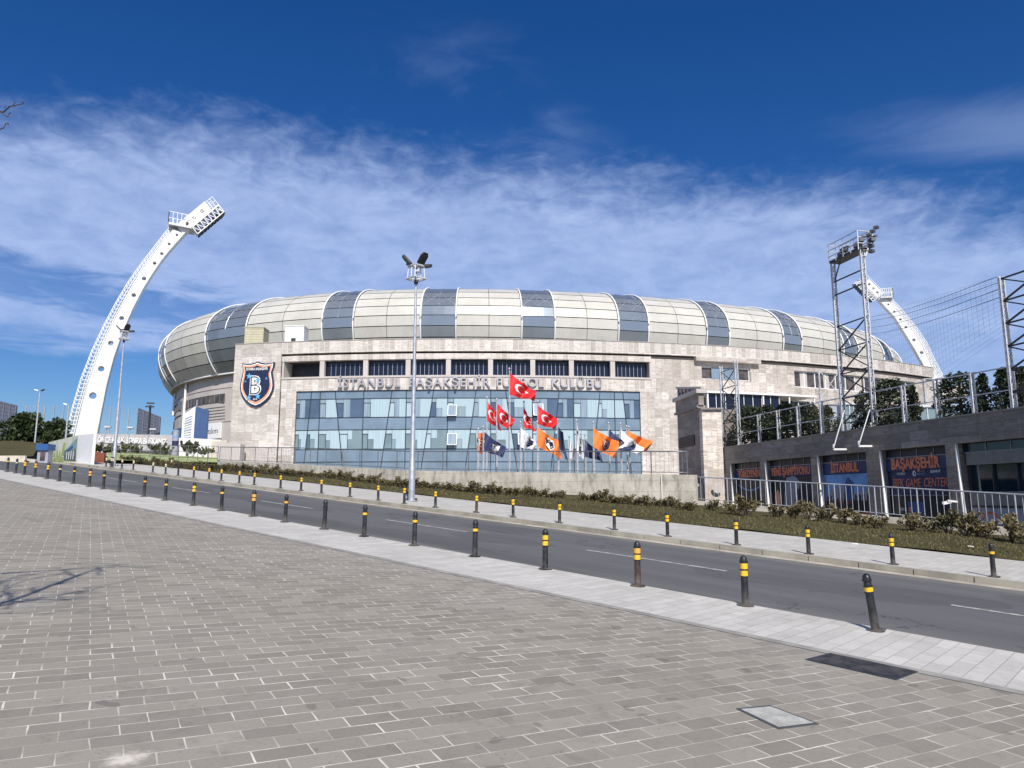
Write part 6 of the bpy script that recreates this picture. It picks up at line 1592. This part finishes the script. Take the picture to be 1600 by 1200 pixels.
# ball net: cables from the right tower back to a slim rear post
nb = atY(1361, 560, 66.0); 
bn = thing("ball_net", "thin dark cables of the ball net strung from the right tower to a rear post", "net", (nb.x, nb.y, 5.0))
m = MB(); zt_ = atY(1361, 420, 66.0).z; m.bar(Vector((nb.x, nb.y, 5.0)), Vector((nb.x, nb.y, zt_)), .09); m.build("rear_post", M['rail'], bn)
m = MB()
for (yl, yr) in ((495, 432.5), (501, 442), (512, 452.5), (522, 465)):
    a = atY(1361.5, yl, 66.0); b = onplane(1558 + (yr - 432) * .09, yr, wl(0, 0, -.35), WN); mid = a.lerp(b, .5) - Vector((0, 0, .25))
    m.tube([a, a.lerp(mid, .5) - Vector((0, 0, .06)), mid, mid.lerp(b, .5) - Vector((0, 0, .06)), b], .014, 5)
m.build("cable", M['dark'], bn)
m = MB()
for k in range(15):
    f = k / 14; a = Vector((nb.x, nb.y, atY(1361.5, 495, 66.0).z)).lerp(Vector((nb.x, nb.y, 8.5)), f); b = onplane(1558, 432.5, wl(0, 0, -.35), WN).lerp(wl(sA, 8.0, -.35), f); m.bar(a, b, .005)
for k in range(46):
    f = k / 46; a = atY(1361.5, 495, 66.0).lerp(onplane(1558, 432.5, wl(0, 0, -.35), WN), f); m.bar(a, Vector((a.x, a.y, 8.5)), .0045)
m.build("mesh", M['dark'], bn)
# slim rear fence frames on the far side of the terrace
t4 = thing("scaffold", "pale braced steel frames standing at the back of the roof terrace", "scaffold", atY(1280, 640, 62))
for x0, x1, yt in ((1279, 1313, 578), (1443, 1470, 592)):
    Y = 62 if x0 < 1400 else 52
    a, b = atY(x0, yt, Y), atY(x1, yt, Y); m = MB()
    for p in (a, b): lattice(m, Vector((p.x, p.y, 4.9)), p, .16, Vector((1, 0, 0)), 12, .04)
    n = 3
    for k in range(n):
        z0, z1 = 5.2 + (a.z - 5.2) * k / n, 5.2 + (a.z - 5.2) * (k + 1) / n
        m.bar(Vector((a.x, Y, z0)), Vector((b.x, Y, z1)), .05); m.bar(Vector((b.x, Y, z0)), Vector((a.x, Y, z1)), .05); m.bar(Vector((a.x, Y, z1)), Vector((b.x, Y, z1)), .05)
    m.build("braced_bay", M['lattice'], t4)
# glass pavilion between the trees
for i, (x0, x1, y0, y1, Y) in enumerate(((1316, 1352, 632, 668, 50), (1408, 1490, 636, 664, 46))):
    a, b = atY(x0, y1, Y), atY(x1, y0, Y); r = thing("glass_pavilion", ["small pale glazed cabin behind the tall lattice tower", "long pale glazed pavilion behind the fence right of the dark trees"][i], "pavilion", ((a.x + b.x) / 2, Y, FT - .2))
    w, h = b.x - a.x, b.z - (FT - .2)
    MB().box(((a.x + b.x) / 2, Y + 1, FT - .2 + h / 2), (w, 2, h)).build("glazing", M['g_teal'], r)
    m = MB()
    for k in range(7): m.box((a.x + w * k / 6, Y - .03, FT - .2 + h / 2), (.06, .05, h))
    m.box(((a.x + b.x) / 2, Y - .04, FT - .2 + h + .05), (w + .3, .2, .14)); m.build("frame", M['lattice'], r)
bx = atY(1302, 668, 40.5); r = thing("equipment_box", "grey steel cabinet beside the foot of the tall lattice tower", "cabinet", (bx.x + .2, 40.8, FT))
MB().box((bx.x + .15, 41.0, FT + .9), (.45, .5, 1.8)).build("body", M['galv'], r); MB().box((bx.x + .15, 41.0, FT + 1.83), (.55, .6, .06)).build("lid", M['rail'], r); MB().box((bx.x + .2, 40.73, FT + .9), (.03, .03, .25)).build("handle", M['dark'], r)

# ================================================================ evergreens on the terrace
def evergreen_proto(seed, H, W, n, conical, leaf, mat='ever', lobes=26):
    rng = random.Random(seed); r = thing("evergreen_tree", "x", "tree", (0, 0, 0))
    MB().tube([Vector((0, 0, -.2)), Vector((.03, 0, H * .4)), Vector((-.02, .03, H * .92))], [.09, .06, .02], 7).build("trunk", M['bark'], r)
    blobs = []
    for i in range(lobes):
        z = H * (.08 + .9 * (i + .5) / lobes); k = (1 - (z / H)) ** .75 if conical else math.sin(math.pi * min(.97, .12 + .86 * z / H)) ** .7
        a = i * 2.4 + rng.uniform(-.5, .5); rr_ = W * .5 * k * rng.uniform(.45, 1.05)
        blobs.append((Vector((math.cos(a) * rr_ * .8, math.sin(a) * rr_ * .8, z)), W * rng.uniform(.06, .15) * (.6 + .6 * k)))
    br = MB()
    for c, rad_ in blobs: br.tube([Vector((0, 0, c.z * .82)), c], [.025, .01], 4)
    br.build("limbs", M['bark'], r)
    def pf(g):
        c, q = blobs[g.randrange(len(blobs))]; d = Vector((g.gauss(0, 1), g.gauss(0, 1), g.gauss(0, .7))).normalized()
        return c + d * q * g.uniform(.3, 1.15), (d + Vector((c.x, c.y, .2)).normalized() * .6).normalized()
    lv = MB(); leaf_cloud(lv, pf, n, leaf, rng); lv.build("crown", M[mat], r)
    return r
EV = [[evergreen_proto(40, 2.6, 2.2, 2600, False, .12, lobes=34), False], [evergreen_proto(41, 3.2, 1.5, 2300, True, .12, lobes=32), False], [evergreen_proto(42, 2.2, 2.6, 2500, False, .12, lobes=36), False], [evergreen_proto(43, 3.4, 2.0, 2800, True, .13, lobes=40), False]]
def put_tree(k, p, sc, label, rot=0.0, group="evergreens on the roof terrace"):
    pr = EV[k]
    if not pr[1]: o = pr[0]; pr[1] = True
    else: o = dup(pr[0])
    o.location = p; o.scale = sc; o.rotation_euler = (0, 0, rot); o['label'] = label; o['group'] = group; return o
TR = [(1172, 636, 1.6, 2, 1.0, "low dark bush right beside the twin lattice tower"), (1196, 634, 1.4, 0, 1.0, "dark evergreen between the first two lattice fence posts"), (1228, 632, 1.3, 2, 1.0, "dark evergreen between the second and third lattice fence posts"), (1262, 630, 1.2, 0, 1.0, "dark green shrub left of the tall lattice tower, with sunlit tips"), (1290, 636, 1.4, 2, .8, "low evergreen behind the grey cabinet"), (1348, 612, 1.5, 0, .75, "evergreen tree showing between the legs of the tall lattice tower"), (1388, 594, 1.3, 0, 1.15, "broad dark evergreen right of the tall lattice tower"), (1425, 600, 1.6, 1, .8, "slim evergreen behind the fence post right of the broad one"), (1497, 583, 1.4, 0, 1.2, "dark bushy evergreen in front of the right end of the cornice"), (1534, 582, 1.3, 1, 1.0, "slender conical evergreen left of the right net tower"), (1564, 574, 1.4, 3, 1.0, "tall conical evergreen touching the right net tower"), (1592, 572, 1.5, 3, 1.0, "conical evergreen at the right edge behind the net tower")]
HT = [2.6, 3.2, 2.2, 3.4]
for i, (x, yt, back_, k, wk, lab) in enumerate(TR):
    s, z = wp(x, yt, -back_); p = wl(s, FT - .15, -back_); H = z - p.z; f = H / HT[k] * .98
    put_tree(k, p, (f * wk * 1.15, f * wk * 1.15, f), lab, i * 1.3)

# ================================================================ left background
# mural hoarding at the road junction
q0, q2 = atY(75, 722.3, 56), atY(144.8, 723.4, 46); q1 = q0.lerp(q2, .70)
hz = lambda x, y, q: onplane(x, y, q, Vector((0, -1, 0))).z
tops = [hz(77, 691, q0), hz(126.5, 680, q1), hz(146.5, 677.6, q2)]
hd_ = thing("hoarding", "white site hoarding with a pale green painted scene at the road junction", "hoarding", q1)
def hface(a, b, za, zb, n0):
    m = MB(); d = (b - a); n = Vector((d.y, -d.x, 0)).normalized() * .08
    m.hexa([a - n, b - n, b + n, a + n, Vector((a.x - n.x, a.y - n.y, za)), Vector((b.x - n.x, b.y - n.y, zb)), Vector((b.x + n.x, b.y + n.y, zb)), Vector((a.x + n.x, a.y + n.y, za))]); return m
hface(q0 - Vector((0, 0, .4)), q1 - Vector((0, 0, .4)), tops[0], tops[1], 0).build("mural_panel", M['muralpale'], hd_); hface(q1 + (q2 - q1) * .01 - Vector((0, 0, .4)), q2 - Vector((0, 0, .4)), tops[1], tops[2], 0).build("end_panel", M['cloudwhite'], hd_)
hn = Vector(((q1 - q0).y, -(q1 - q0).x, 0)).normalized()
def hp(u, v, d=0): 
    a = q0.lerp(q1, u); zt_ = tops[0] + (tops[1] - tops[0]) * u; return Vector((a.x, a.y, a.z + (zt_ - a.z) * v)) + hn * (.085 + d)
def hpoly(name, polys, mat, d):
    m = MB()
    for p in polys: m.prism(p, lambda a, b, dd: hp(a, b, dd), 0, d)
    m.build(name, M[mat], hd_)
hpoly("painted_meadow", [[(.15, .03), (.98, .03), (.98, .32), (.62, .22), (.40, .26), (.15, .10)]], 'muralgreen', .006)
hpoly("painted_trees", [[(.22, .25), (.26, .55), (.30, .26)], [(.32, .26), (.36, .64), (.40, .26)], [(.41, .25), (.46, .60), (.50, .26)], [(.50, .3), (.55, .86), (.62, .80), (.64, .3)]], 'muralgreen', .008)
hpoly("painted_building", [[(.62, .10), (.98, .05), (.98, .92), (.60, .45)]], 'g_teal', .010)
hpoly("painted_roof", [[(.64, .44), (.86, .66), (.88, .56), (.68, .38)]], 'signblue', .014)
hpoly("painted_columns", [[(.68 + .07 * k, .12), (.70 + .07 * k, .12), (.70 + .07 * k, .44), (.68 + .07 * k, .42)] for k in range(4)], 'cloudwhite', .016)
# red-brown panel beside it
r0, r1 = atY(147.5, 724, 50), atY(163, 723.5, 50); t_ = hz(147, 705.5, r0)
o = hface(r0 - Vector((0, 0, .3)), r1 - Vector((0, 0, .3)), t_, t_ - .1, 0).build("panel_fence", M['brownbin']); rebase(o); tag(o, "short red-brown panel fence beside the white hoarding", "fence")
# small kiosk
k0, k1 = atY(57, 723, 47), atY(74, 723, 47); Y = 47
kk = thing("kiosk", "small grey guard kiosk with dark blue canopy left of the hoarding", "kiosk", (k0.x, Y, k0.z))
ktop = hz(57, 703.5, k0); w = k1.x - k0.x
MB().box(((k0.x + k1.x) / 2, Y + .25, (k0.z + ktop) / 2 - .1), (w, .5, ktop - k0.z + .2)).build("body", M['shopcool'], kk)
MB().box((k0.x + w * .52, Y - .02, k0.z + (ktop - k0.z) * .52), (w * .42, .05, (ktop - k0.z) * .66)).build("window", M['bronze'], kk)
c_ = MB().box(((k0.x + k1.x) / 2, Y + .25, ktop + .2), (w * 1.1, .8, .4)); c_.build("canopy", M['signblue'], kk)
# cream wall and dark bank at the far left edge
w0, w1 = atY(-60, 723, 46), atY(40, 722.5, 46); zt0 = hz(40, 712, w1)
o = hface(w0 - Vector((0, 0, .3)), w1 - Vector((0, 0, .3)), zt0, zt0, 0).build("garden_wall", M['cream']); rebase(o); tag(o, "low cream garden wall at the left edge beyond the road", "wall")
gw = hface(atY(40.5, 722.5, 46.5) - Vector((0, 0, .3)), atY(56, 722.5, 46.5) - Vector((0, 0, .3)), zt0 - .15, zt0 - .2, 0).build("garden_wall", M['clad']); rebase(gw); tag(gw, "short grey wall between the cream wall and the kiosk", "wall")
def bank(a, b):
    Y = 47 + 46 * b; y = 712 - 22 * min(1, b * 1.6) ** .8; x = -70 + 122 * a + 26 * b; return atY(x, y + 1.5 * math.sin(a * 9), Y)
mb = MB(); mb.grid(bank, 10, 12)
struct(mb.build("bank", M['grass'], smooth=True))
BUSH = shrub_proto(77, 1.6, 2.4, 900, .2, 'bush', "bush")
used = [False]
def put_bush(p, sc, label, rot=0, group="bushes on the lawn"):
    if not used[0]: o = BUSH; used[0] = True
    else: o = dup(BUSH)
    o.location = p; o.scale = sc; o.rotation_euler = (0, 0, rot); o['label'] = label; o['category'] = "bush"; o['group'] = group
# big dark tree
def broad_tree(label, X, Y, z0, H, W, seed, n, trunk_h=.22, leaf=.42):
    rng = random.Random(seed); r = thing("broadleaf_tree", label, "tree", (X, Y, z0)); o = Vector((X, Y, z0))
    MB().tube([o, o + Vector((.2, 0, H * .3)), o + Vector((0, .2, H * .6))], [.5, .38, .2], 8).build("trunk", M['bark'], r)
    bl = []
    for i in range(46):
        d = Vector((rng.gauss(0, 1), rng.gauss(0, 1), rng.gauss(0, 1))).normalized(); k = rng.uniform(.35, 1) ** .5
        c = o + Vector((d.x * W * .42 * k, d.y * W * .42 * k, H * (trunk_h + (1 - trunk_h) * .48) + d.z * H * .36 * k)); bl.append((c, W * rng.uniform(.07, .13)))
    br = MB()
    for c, q in bl[::2]: br.tube([o + Vector((0, 0, H * .3)), o.lerp(c, .6) + Vector((0, 0, H * .1)), c], [.16, .1, .04], 5)
    br.build("limbs", M['bark'], r)
    def pf(g):
        c, q = bl[g.randrange(len(bl))]; d = Vector((g.gauss(0, 1), g.gauss(0, 1), g.gauss(0, .8))).normalized(); return c + d * q * g.uniform(.5, 1.1), (d + (c - o).normalized() * .4).normalized()
    lv = MB(); leaf_cloud(lv, pf, n, leaf, rng); lv.build("crown", M['tree'], r); return r
p = atY(56, 705, 96); t_ = atY(50, 649, 96); broad_tree("large round dark green tree beyond the kiosk on the left", p.x, 96, p.z, t_.z - p.z, 8.2, 3, 6500)
p = atY(84, 703, 92); t_ = atY(84, 672, 92); broad_tree("lower dark tree crown between the large round tree and the hoarding", p.x, 92, p.z - .5, t_.z - p.z + .5, 4.2, 4, 2200, .12, .34)
p = atY(8, 705, 104); t_ = atY(8, 681, 104); broad_tree("low dark trees at the left edge under the netting", p.x, 104, p.z - 1.2, t_.z - p.z + 1.4, 5.5, 5, 2400, .1, .36)
p = atY(28, 703, 108); t_ = atY(28, 684, 108); broad_tree("low dark tree left of the large round tree", p.x, 108, p.z - 1, t_.z - p.z + 1, 5.0, 6, 1800, .1, .36)
# small parked white van seen through the gap and a white sign
# far lamp with two flat heads
def flat_lamp(label, px, ytop, ybot, Y, arms, wid):
    b = atY(px[0], ybot, Y); t_ = atY(px[1], ytop, Y); r = thing("street_lamp", label, "street lamp", (t_.x, Y, b.z - 1.5)); p0 = Vector((t_.x, Y, b.z - 1.5)); h = t_.z - p0.z
    MB().lathe([(.12, 0), (.10, h * .5), (.06, h)], p0, 8).build("pole", M['galv'], r, smooth=True, angle=40)
    for sg in arms:
        m = MB(); a = p0 + Vector((sg * .15, 0, h)); e = p0 + Vector((sg * wid, -.1, h + .12)); m.hexa([a + Vector((0, -.16, -.05)), e + Vector((0, -.14, -.02)), e + Vector((0, .14, -.02)), a + Vector((0, .16, -.05)), a + Vector((0, -.12, .08)), e + Vector((0, -.1, .06)), e + Vector((0, .1, .06)), a + Vector((0, .12, .08))]) if sg > 0 else m.hexa([e + Vector((0, -.14, -.02)), a + Vector((0, -.16, -.05)), a + Vector((0, .16, -.05)), e + Vector((0, .14, -.02)), e + Vector((0, -.1, .06)), a + Vector((0, -.12, .08)), a + Vector((0, .12, .08)), e + Vector((0, .1, .06))])
        m.build("lamp_head", M['dark'] if sg > 0 else M['lattice'], r); MB().bar(p0 + Vector((0, 0, h)), a + Vector((0, 0, .02)), .07).build("arm", M['galv'], r)
    return r
flat_lamp("slim lamp post with two flat heads in front of the large round tree", (58.5, 62.5), 610.5, 700, 90, (-1, 1), .62)
flat_lamp("lamp head just left of the white mast's ladder", (106, 107.5), 632.5, 690, 86.5, (-1,), .55)
def arm_light(label, x0, y0, x1, y1, Y, hx):
    b = atY(x0, y0, Y); t_ = atY(x1, y1, Y); r = thing("arm_light", label, "floodlight", b, "lights on arms over the banner")
    MB().tube([b - Vector((0, 0, 1.5)), b, t_], .05, 6).build("arm", M['galv'], r); MB().box(t_ + Vector((hx, -.1, .05)), (.62, .35, .16), .2).build("lamp_head", M['lattice'], r); MB().box(t_ + Vector((hx, -.1, -.05)), (.5, .28, .05), .2).build("lens", M['dark'], r)
# long white banner wall
bY = 82.0
b0, b1 = atY(147, 700, bY), atY(345, 702, bY + 2); bt0, bt1 = atY(147, 677.5, bY), atY(345, 687, bY + 2)
bw = thing("banner_wall", "long white banner wall with the slogan ÖNCE HALK beside the mast", "banner", ((b0.x + b1.x) / 2, bY, b0.z - 2.4))
m = MB(); m.hexa([Vector((b0.x, bY, b0.z - 2.4)), Vector((b1.x, bY + 2, b1.z - 2.4)), Vector((b1.x, bY + 2.15, b1.z - 2.4)), Vector((b0.x, bY + .15, b0.z - 2.4)), bt0, bt1, bt1 + Vector((0, .15, 0)), bt0 + Vector((0, .15, 0))]); m.build("board", M['muralpale'] if False else M['bannerwhite'] if 'bannerwhite' in M else M['cloudwhite'], bw)
m = MB(); m.hexa([Vector((b0.x, bY - .02, b0.z - .2)), Vector((b0.x + 9.1, bY + .05, b0.z - .4)), Vector((b0.x + 9.1, bY + .06, b0.z - .4)), Vector((b0.x, bY - .01, b0.z - .2)), bt0 + Vector((0, -.02, -.02)), Vector((b0.x + 9.1, bY + .05, bt0.z - .16)), Vector((b0.x + 9.1, bY + .06, bt0.z - .16)), bt0 + Vector((0, -.01, -.02))]); m.build("grey_field", M['bannergrey'] if 'bannergrey' in M else plain("banner_grey", (0.44, 0.42, 0.42), .6), bw)
ta, tb = atY(152, 691, bY - .1), atY(263, 695, bY + .4); m = MB(); tw = tb.x - ta.x
put_text(m, "ÖNCE HALK, SONRA BAŞKANIZ", lambda u, v, d: Vector((ta.x + u, bY - .08 + .12 * u - d - .35 * (u / tw) * 0 - .12 * u + .0, ta.z - .26 * u / tw * 1.0 + v)), bold=.03, ext=.02, width=tw, height=.62); m.build("slogan", M['cloudwhite'], bw)
for i, a in enumerate(((163, 683, 168, 668, 80, .1), (201, 685, 204, 669, 80, .05), (231, 684, 238, 671.5, 80, .12))):
    arm_light(["left arm light over the white banner, right of the mast foot", "middle arm light over the white banner, right of the lamp post", "right arm light over the white banner, beside the blue board"][i], *a)
# slim white and blue pylon
Y = 84.0; a = atY(285, 697, Y); b = atY(301.5, 697, Y); c = atY(311, 697, Y); zt_ = atY(301, 634.5, Y).z; zr = atY(311, 641, Y + 2).z; zl = atY(287, 647, Y).z
py = thing("pylon", "slim white and blue advertising pylon in front of the grey stadium wall", "pylon", (b.x, Y, a.z - 1.5)); zb = a.z - 1.5
m = MB(); m.hexa([Vector((a.x, Y, zb)), Vector((b.x, Y, zb)), Vector((b.x, Y + 1.5, zb)), Vector((a.x, Y + 1.5, zb)), Vector((a.x, Y, zl)), Vector((b.x, Y, zt_)), Vector((b.x, Y + 1.5, zt_)), Vector((a.x, Y + 1.5, zl))]); m.build("white_face", M['cloudwhite'], py)
m = MB()
for k in range(12):
    f0 = k / 12; za = zb + 1.6 + (zl - zb - 1.9) * f0; zb2 = zb + 1.6 + (zt_ - zb - 2.4) * f0; m.bar(Vector((a.x + .08, Y - .03, za)), Vector((b.x - .28, Y - .03, zb2)), .05, .10 if k % 3 else .16)
m.build("slat_lines", M['galv'], py)
m = MB(); m.hexa([Vector((b.x + .003, Y, zb)), Vector((c.x, Y + 1.9, zb)), Vector((c.x, Y + 2.2, zb)), Vector((b.x + .003, Y + 1.4, zb)), Vector((b.x + .003, Y, zt_ - .05)), Vector((c.x, Y + 1.9, zr)), Vector((c.x, Y + 2.2, zr)), Vector((b.x + .003, Y + 1.4, zt_ - .05))]); m.build("blue_face", M['pylonblue'] if 'pylonblue' in M else plain("pylon_blue", (0.10, 0.19, 0.42), .4), py)
MB().bar(Vector((b.x, Y + .3, zt_)), Vector((b.x, Y + .3, zt_ + .75)), .06).build("rod", M['lattice'], py)
# round printed column
Y = 80; a = atY(268, 697, Y); b = atY(279.5, 697, Y); t_ = atY(272, 673, Y).z; cx = (a.x + b.x) / 2
pc_ = thing("advert_column", "short pale printed round column in front of the blue board", "column", (cx, Y, a.z - 1))
MB().lathe([(.34, 0), (.34, t_ - a.z + .85), (.36, t_ - a.z + .87), (.36, t_ - a.z + .95), (.1, t_ - a.z + 1.1)], (cx, Y, a.z - 1), 14).build("drum", M['shopcool'], pc_, smooth=True, angle=40)
MB().lathe([(.348, 1.0), (.348, 1.55)], (cx, Y, a.z - 1), 14).build("print_band", M['postnavy'], pc_); MB().lathe([(.348, 1.9), (.348, 2.1)], (cx, Y, a.z - 1), 14).build("print_band", M['postblue'], pc_)
# block wall in front of the pylon corner
Y = 80.0; a = atY(336.5, 725, Y); b = atY(374, 725, Y); z1, z2 = atY(338, 690, Y).z, atY(371, 693.5, Y).z
m = MB(); m.hexa([Vector((a.x, Y, a.z - 1)), Vector((b.x, Y, a.z - 1)), Vector((b.x, Y + 1.4, a.z - 1)), Vector((a.x, Y + 1.4, a.z - 1)), Vector((a.x, Y, z1)), Vector((b.x, Y, z2)), Vector((b.x, Y + 1.4, z2)), Vector((a.x, Y + 1.4, z1))])
o = m.build("block_wall", M['clad']); rebase(o); tag(o, "plain beige block wall at the foot of the stone corner", "wall")
m = MB(); Yc = 79.5; a = atY(311, 715, Yc); b = atY(336, 715, Yc); zc_ = atY(330, 687.5, Yc + 3).z
m.hexa([Vector((a.x, Yc + 3, a.z - 1)), Vector((b.x, Yc + 3, a.z - 1)), Vector((b.x, Yc + 3.2, a.z - 1)), Vector((a.x, Yc + 3.2, a.z - 1)), Vector((a.x, Yc + 3, zc_ - .1)), Vector((b.x, Yc + 3, zc_)), Vector((b.x, Yc + 3.2, zc_)), Vector((a.x, Yc + 3.2, zc_ - .1))])
o = m.build("cream_board", M['cream']); rebase(o); tag(o, "plain cream board under the white sign, left of the block wall", "board")
# bright lawn strip and bushes behind the fence
def lawn(a, b):
    x = 168 + 172 * a; y0, y1 = 719.5, 703
    p = gnd(x, 724.5 + 3 * a); q = atY(x, 704, 79); q.z = gz(q.x, q.y) * 1.0 + .25; p.z += .25; r = p.lerp(q, b); return r
mb = MB(); mb.grid(lawn, 20, 6); struct(mb.build("lawn", M['lawn'], smooth=True))
for i, (x, y, Y, s) in enumerate(((152, 706, 72, .75), (165, 707, 74, .6), (183, 706, 76, .5), (196, 705, 75, .75), (214, 706, 77, .6), (246, 706, 77, .75), (258, 707, 76, .6), (292, 706, 78, .9), (301, 707, 76, .6), (326, 707, 76, .55), (318, 708, 78, .5))):
    p = atY(x, y, Y); put_bush(p - Vector((0, 0, .5)), (s * 1.2, s * 1.2, s * 1.15), f"leafy bush on the lawn in front of the white banner, {ORD[i]} from the left", i * 1.1)
# netting and lattice screens in the far background
def net_screen(label, x0, x1, yt0, yt1, yb, Y, n, dense, group="far nets"):
    a, b = atY(x0, yb, Y), atY(x1, yb, Y); za, zb = atY(x0, yt0, Y).z, atY(x1, yt1, Y).z; r = thing("net_fence", label, "net fence", ((a.x + b.x) / 2, Y, a.z - 3)); zl = a.z - 3
    for k in range(n + 1):
        f = k / n; MB().bar(Vector((a.x + (b.x - a.x) * f, Y, zl)), Vector((a.x + (b.x - a.x) * f, Y, za + (zb - za) * f)), .17 if not dense else .2).build("post", M['galv'] if not dense else M['netgrey'], r)
    m = MB(); nh = 14 if not dense else 16; nv = n * (4 if not dense else 5); th_ = .022 if not dense else .16
    for k in range(nh + 1):
        f = k / nh; m.bar(Vector((a.x, Y + .05, zl + (za - zl) * f)), Vector((b.x, Y + .05, zl + (zb - zl) * f)), th_)
    for k in range(nv + 1):
        f = k / nv; m.bar(Vector((a.x + (b.x - a.x) * f, Y + .09, zl)), Vector((a.x + (b.x - a.x) * f, Y + .09, za + (zb - za) * f)), th_)
    m.build("mesh", M['galv'] if not dense else M['netgrey'], r)
M['netgrey'] = plain("net_grey", (0.11, 0.125, 0.18), .7)
net_screen("tall thin ball net on slim poles behind the left mast", 20, 212, 633, 637, 700, 150, 13, False)
net_screen("dense grey lattice screen at the far left edge", -20, 19, 624, 634, 700, 140, 4, True)
net_screen("dense grey lattice screen between the mast and the stadium", 212, 247, 638, 652, 700, 146, 4, True)
fp = atY(234, 650, 140); tp = atY(235, 633, 140); r = thing("floodlight_cluster", "small distant cluster of floodlights on a pole left of the stadium", "floodlight", (tp.x, 140, fp.z - 5))
MB().bar(Vector((tp.x, 140, fp.z - 5)), Vector((tp.x, 140, tp.z)), .3).build("pole", M['dark'], r)
m = MB(); m.box((tp.x, 139.8, tp.z - .3), (1.5, .4, .25), .3); m.box((tp.x + .1, 139.8, tp.z + .35), (1.3, .4, .25), .3); m.build("lamp_rack", M['dark'], r)
# white boards glimpsed under the tree
for i, (x0, x1, y0, y1) in enumerate(((30, 35, 698, 701), (38, 45, 693, 700))):
    a, b = atY(x0, y1, 88), atY(x1, y0, 88); r = MB().box(((a.x + b.x) / 2, 88, (a.z + b.z) / 2), (b.x - a.x, .3, b.z - a.z)).build("notice_board", M['cloudwhite']); rebase(r); tag(r, ["tiny white board low under the dark tree, left of the larger one", "small white board under the dark tree beside the lamp post"][i], "board")

# ================================================================ bare tree just outside the left edge, whose twigs and shadow reach in
rng = random.Random(12)
bt = thing("bare_tree", "leafless tree at the left edge whose twigs reach into the sky", "tree", (-6.6, 5.6, gz(-6.6, 5.6)))
base = Vector((-6.6, 5.6, gz(-6.6, 5.6)))
trunk = MB(); trunk.tube([base - Vector((0, 0, .1)), base + Vector((.05, .02, 1.2)), base + Vector((.2, -.1, 2.2))], [.11, .09, .075], 10); trunk.build("trunk", M['bark'], bt, smooth=True)
br = MB(); tw = MB()
def limb(pts, r0, r1, sub, depth=0):
    pts = [Vector(p) for p in pts]; n = 8; path = []
    for k in range(n + 1):
        f = k / n * (len(pts) - 1); i = min(int(f), len(pts) - 2); p = pts[i].lerp(pts[i + 1], f - i); path.append(p + Vector((rng.gauss(0, .018), rng.gauss(0, .018), rng.gauss(0, .018))))
    (br if depth == 0 else tw).tube(path, [r0 + (r1 - r0) * k / n for k in range(n + 1)], 6 if depth == 0 else 4)
    if sub <= 0: return
    d = (path[-1] - path[0]); L = d.length; d.normalize()
    for k in range(2, n + 1):
        for s in range(2 if depth == 0 else 1):
            if rng.random() < .82:
                q = path[k]; dirn = (d * .75 + Vector((rng.gauss(0, .5), rng.gauss(0, .5), rng.gauss(.22, .4)))).normalized(); l = L * rng.uniform(.16, .36) * (1.15 - k / n * .5)
                limb([q, q + dirn * l * .55, q + dirn * l + Vector((0, 0, l * .1))], r1 * .8 if depth else max(r1, r0 * .33), .003, sub - 1, depth + 1)
S3 = sun_vec / sun_vec.z
def over(x, y, h): p = gnd(x, y); return p + S3 * h          # point whose shadow falls on that spot of the paving
fork = base + Vector((.2, -.1, 2.2))
limb([fork, over(-60, 958, 3.0), over(10, 940, 3.7), over(75, 915, 4.4), over(152, 887, 5.1)], .066, .014, 2)
limb([fork, over(-40, 958, 3.2), over(30, 940, 3.9), over(108, 926, 4.5)], .03, .008, 2)
limb([fork, over(-120, 940, 3.4), over(-30, 925, 4.0), over(30, 900, 4.6)], .035, .008, 2)
limb([fork, fork + Vector((-.7, .0, 1.2)), fork + Vector((-1.3, .1, 2.6))], .04, .006, 2)
limb([fork, fork + Vector((-.9, -.6, .9)), fork + Vector((-1.8, -.9, 1.8))], .035, .006, 2)
d1 = [atY(-60, 235, 5.6), atY(-20, 195, 5.5), atY(8, 169, 5.4), atY(38, 156, 5.35)]
limb([fork + Vector((0, 0, .2))] + d1[:1], .02, .012, 0); limb(d1, .010, .004, 0, 1)
for a, b in (((8, 169), (8.5, 165)), ((20, 164), (25, 159)), ((14, 166.5), (24, 165.5))): tw.tube([atY(*a, 5.4), atY(*b, 5.4)], [.005, .003], 4)
d2 = [atY(-50, 190, 5.6), atY(0, 179.5, 5.5), atY(15, 176, 5.45)]; limb(d2, .007, .003, 0, 1)
d3 = [atY(-60, 212, 5.6), atY(2, 201, 5.5), atY(14.5, 192.5, 5.45)]; limb(d3, .008, .003, 0, 1); limb([fork, atY(-60, 212, 5.6)], .02, .008, 0)
limb([d1[0], d2[0]], .008, .006, 0, 1)
br.build("branches", M['bark'], bt, smooth=True); tw.build("twigs", M['bark'], bt)

for nm, (root, flag) in [('b', v) for v in BOL.values()] + [('s', v) for v in SH] + [('e', v) for v in EV]:
    if not flag:
        for c in list(root.children): bpy.data.objects.remove(c)
        bpy.data.objects.remove(root)
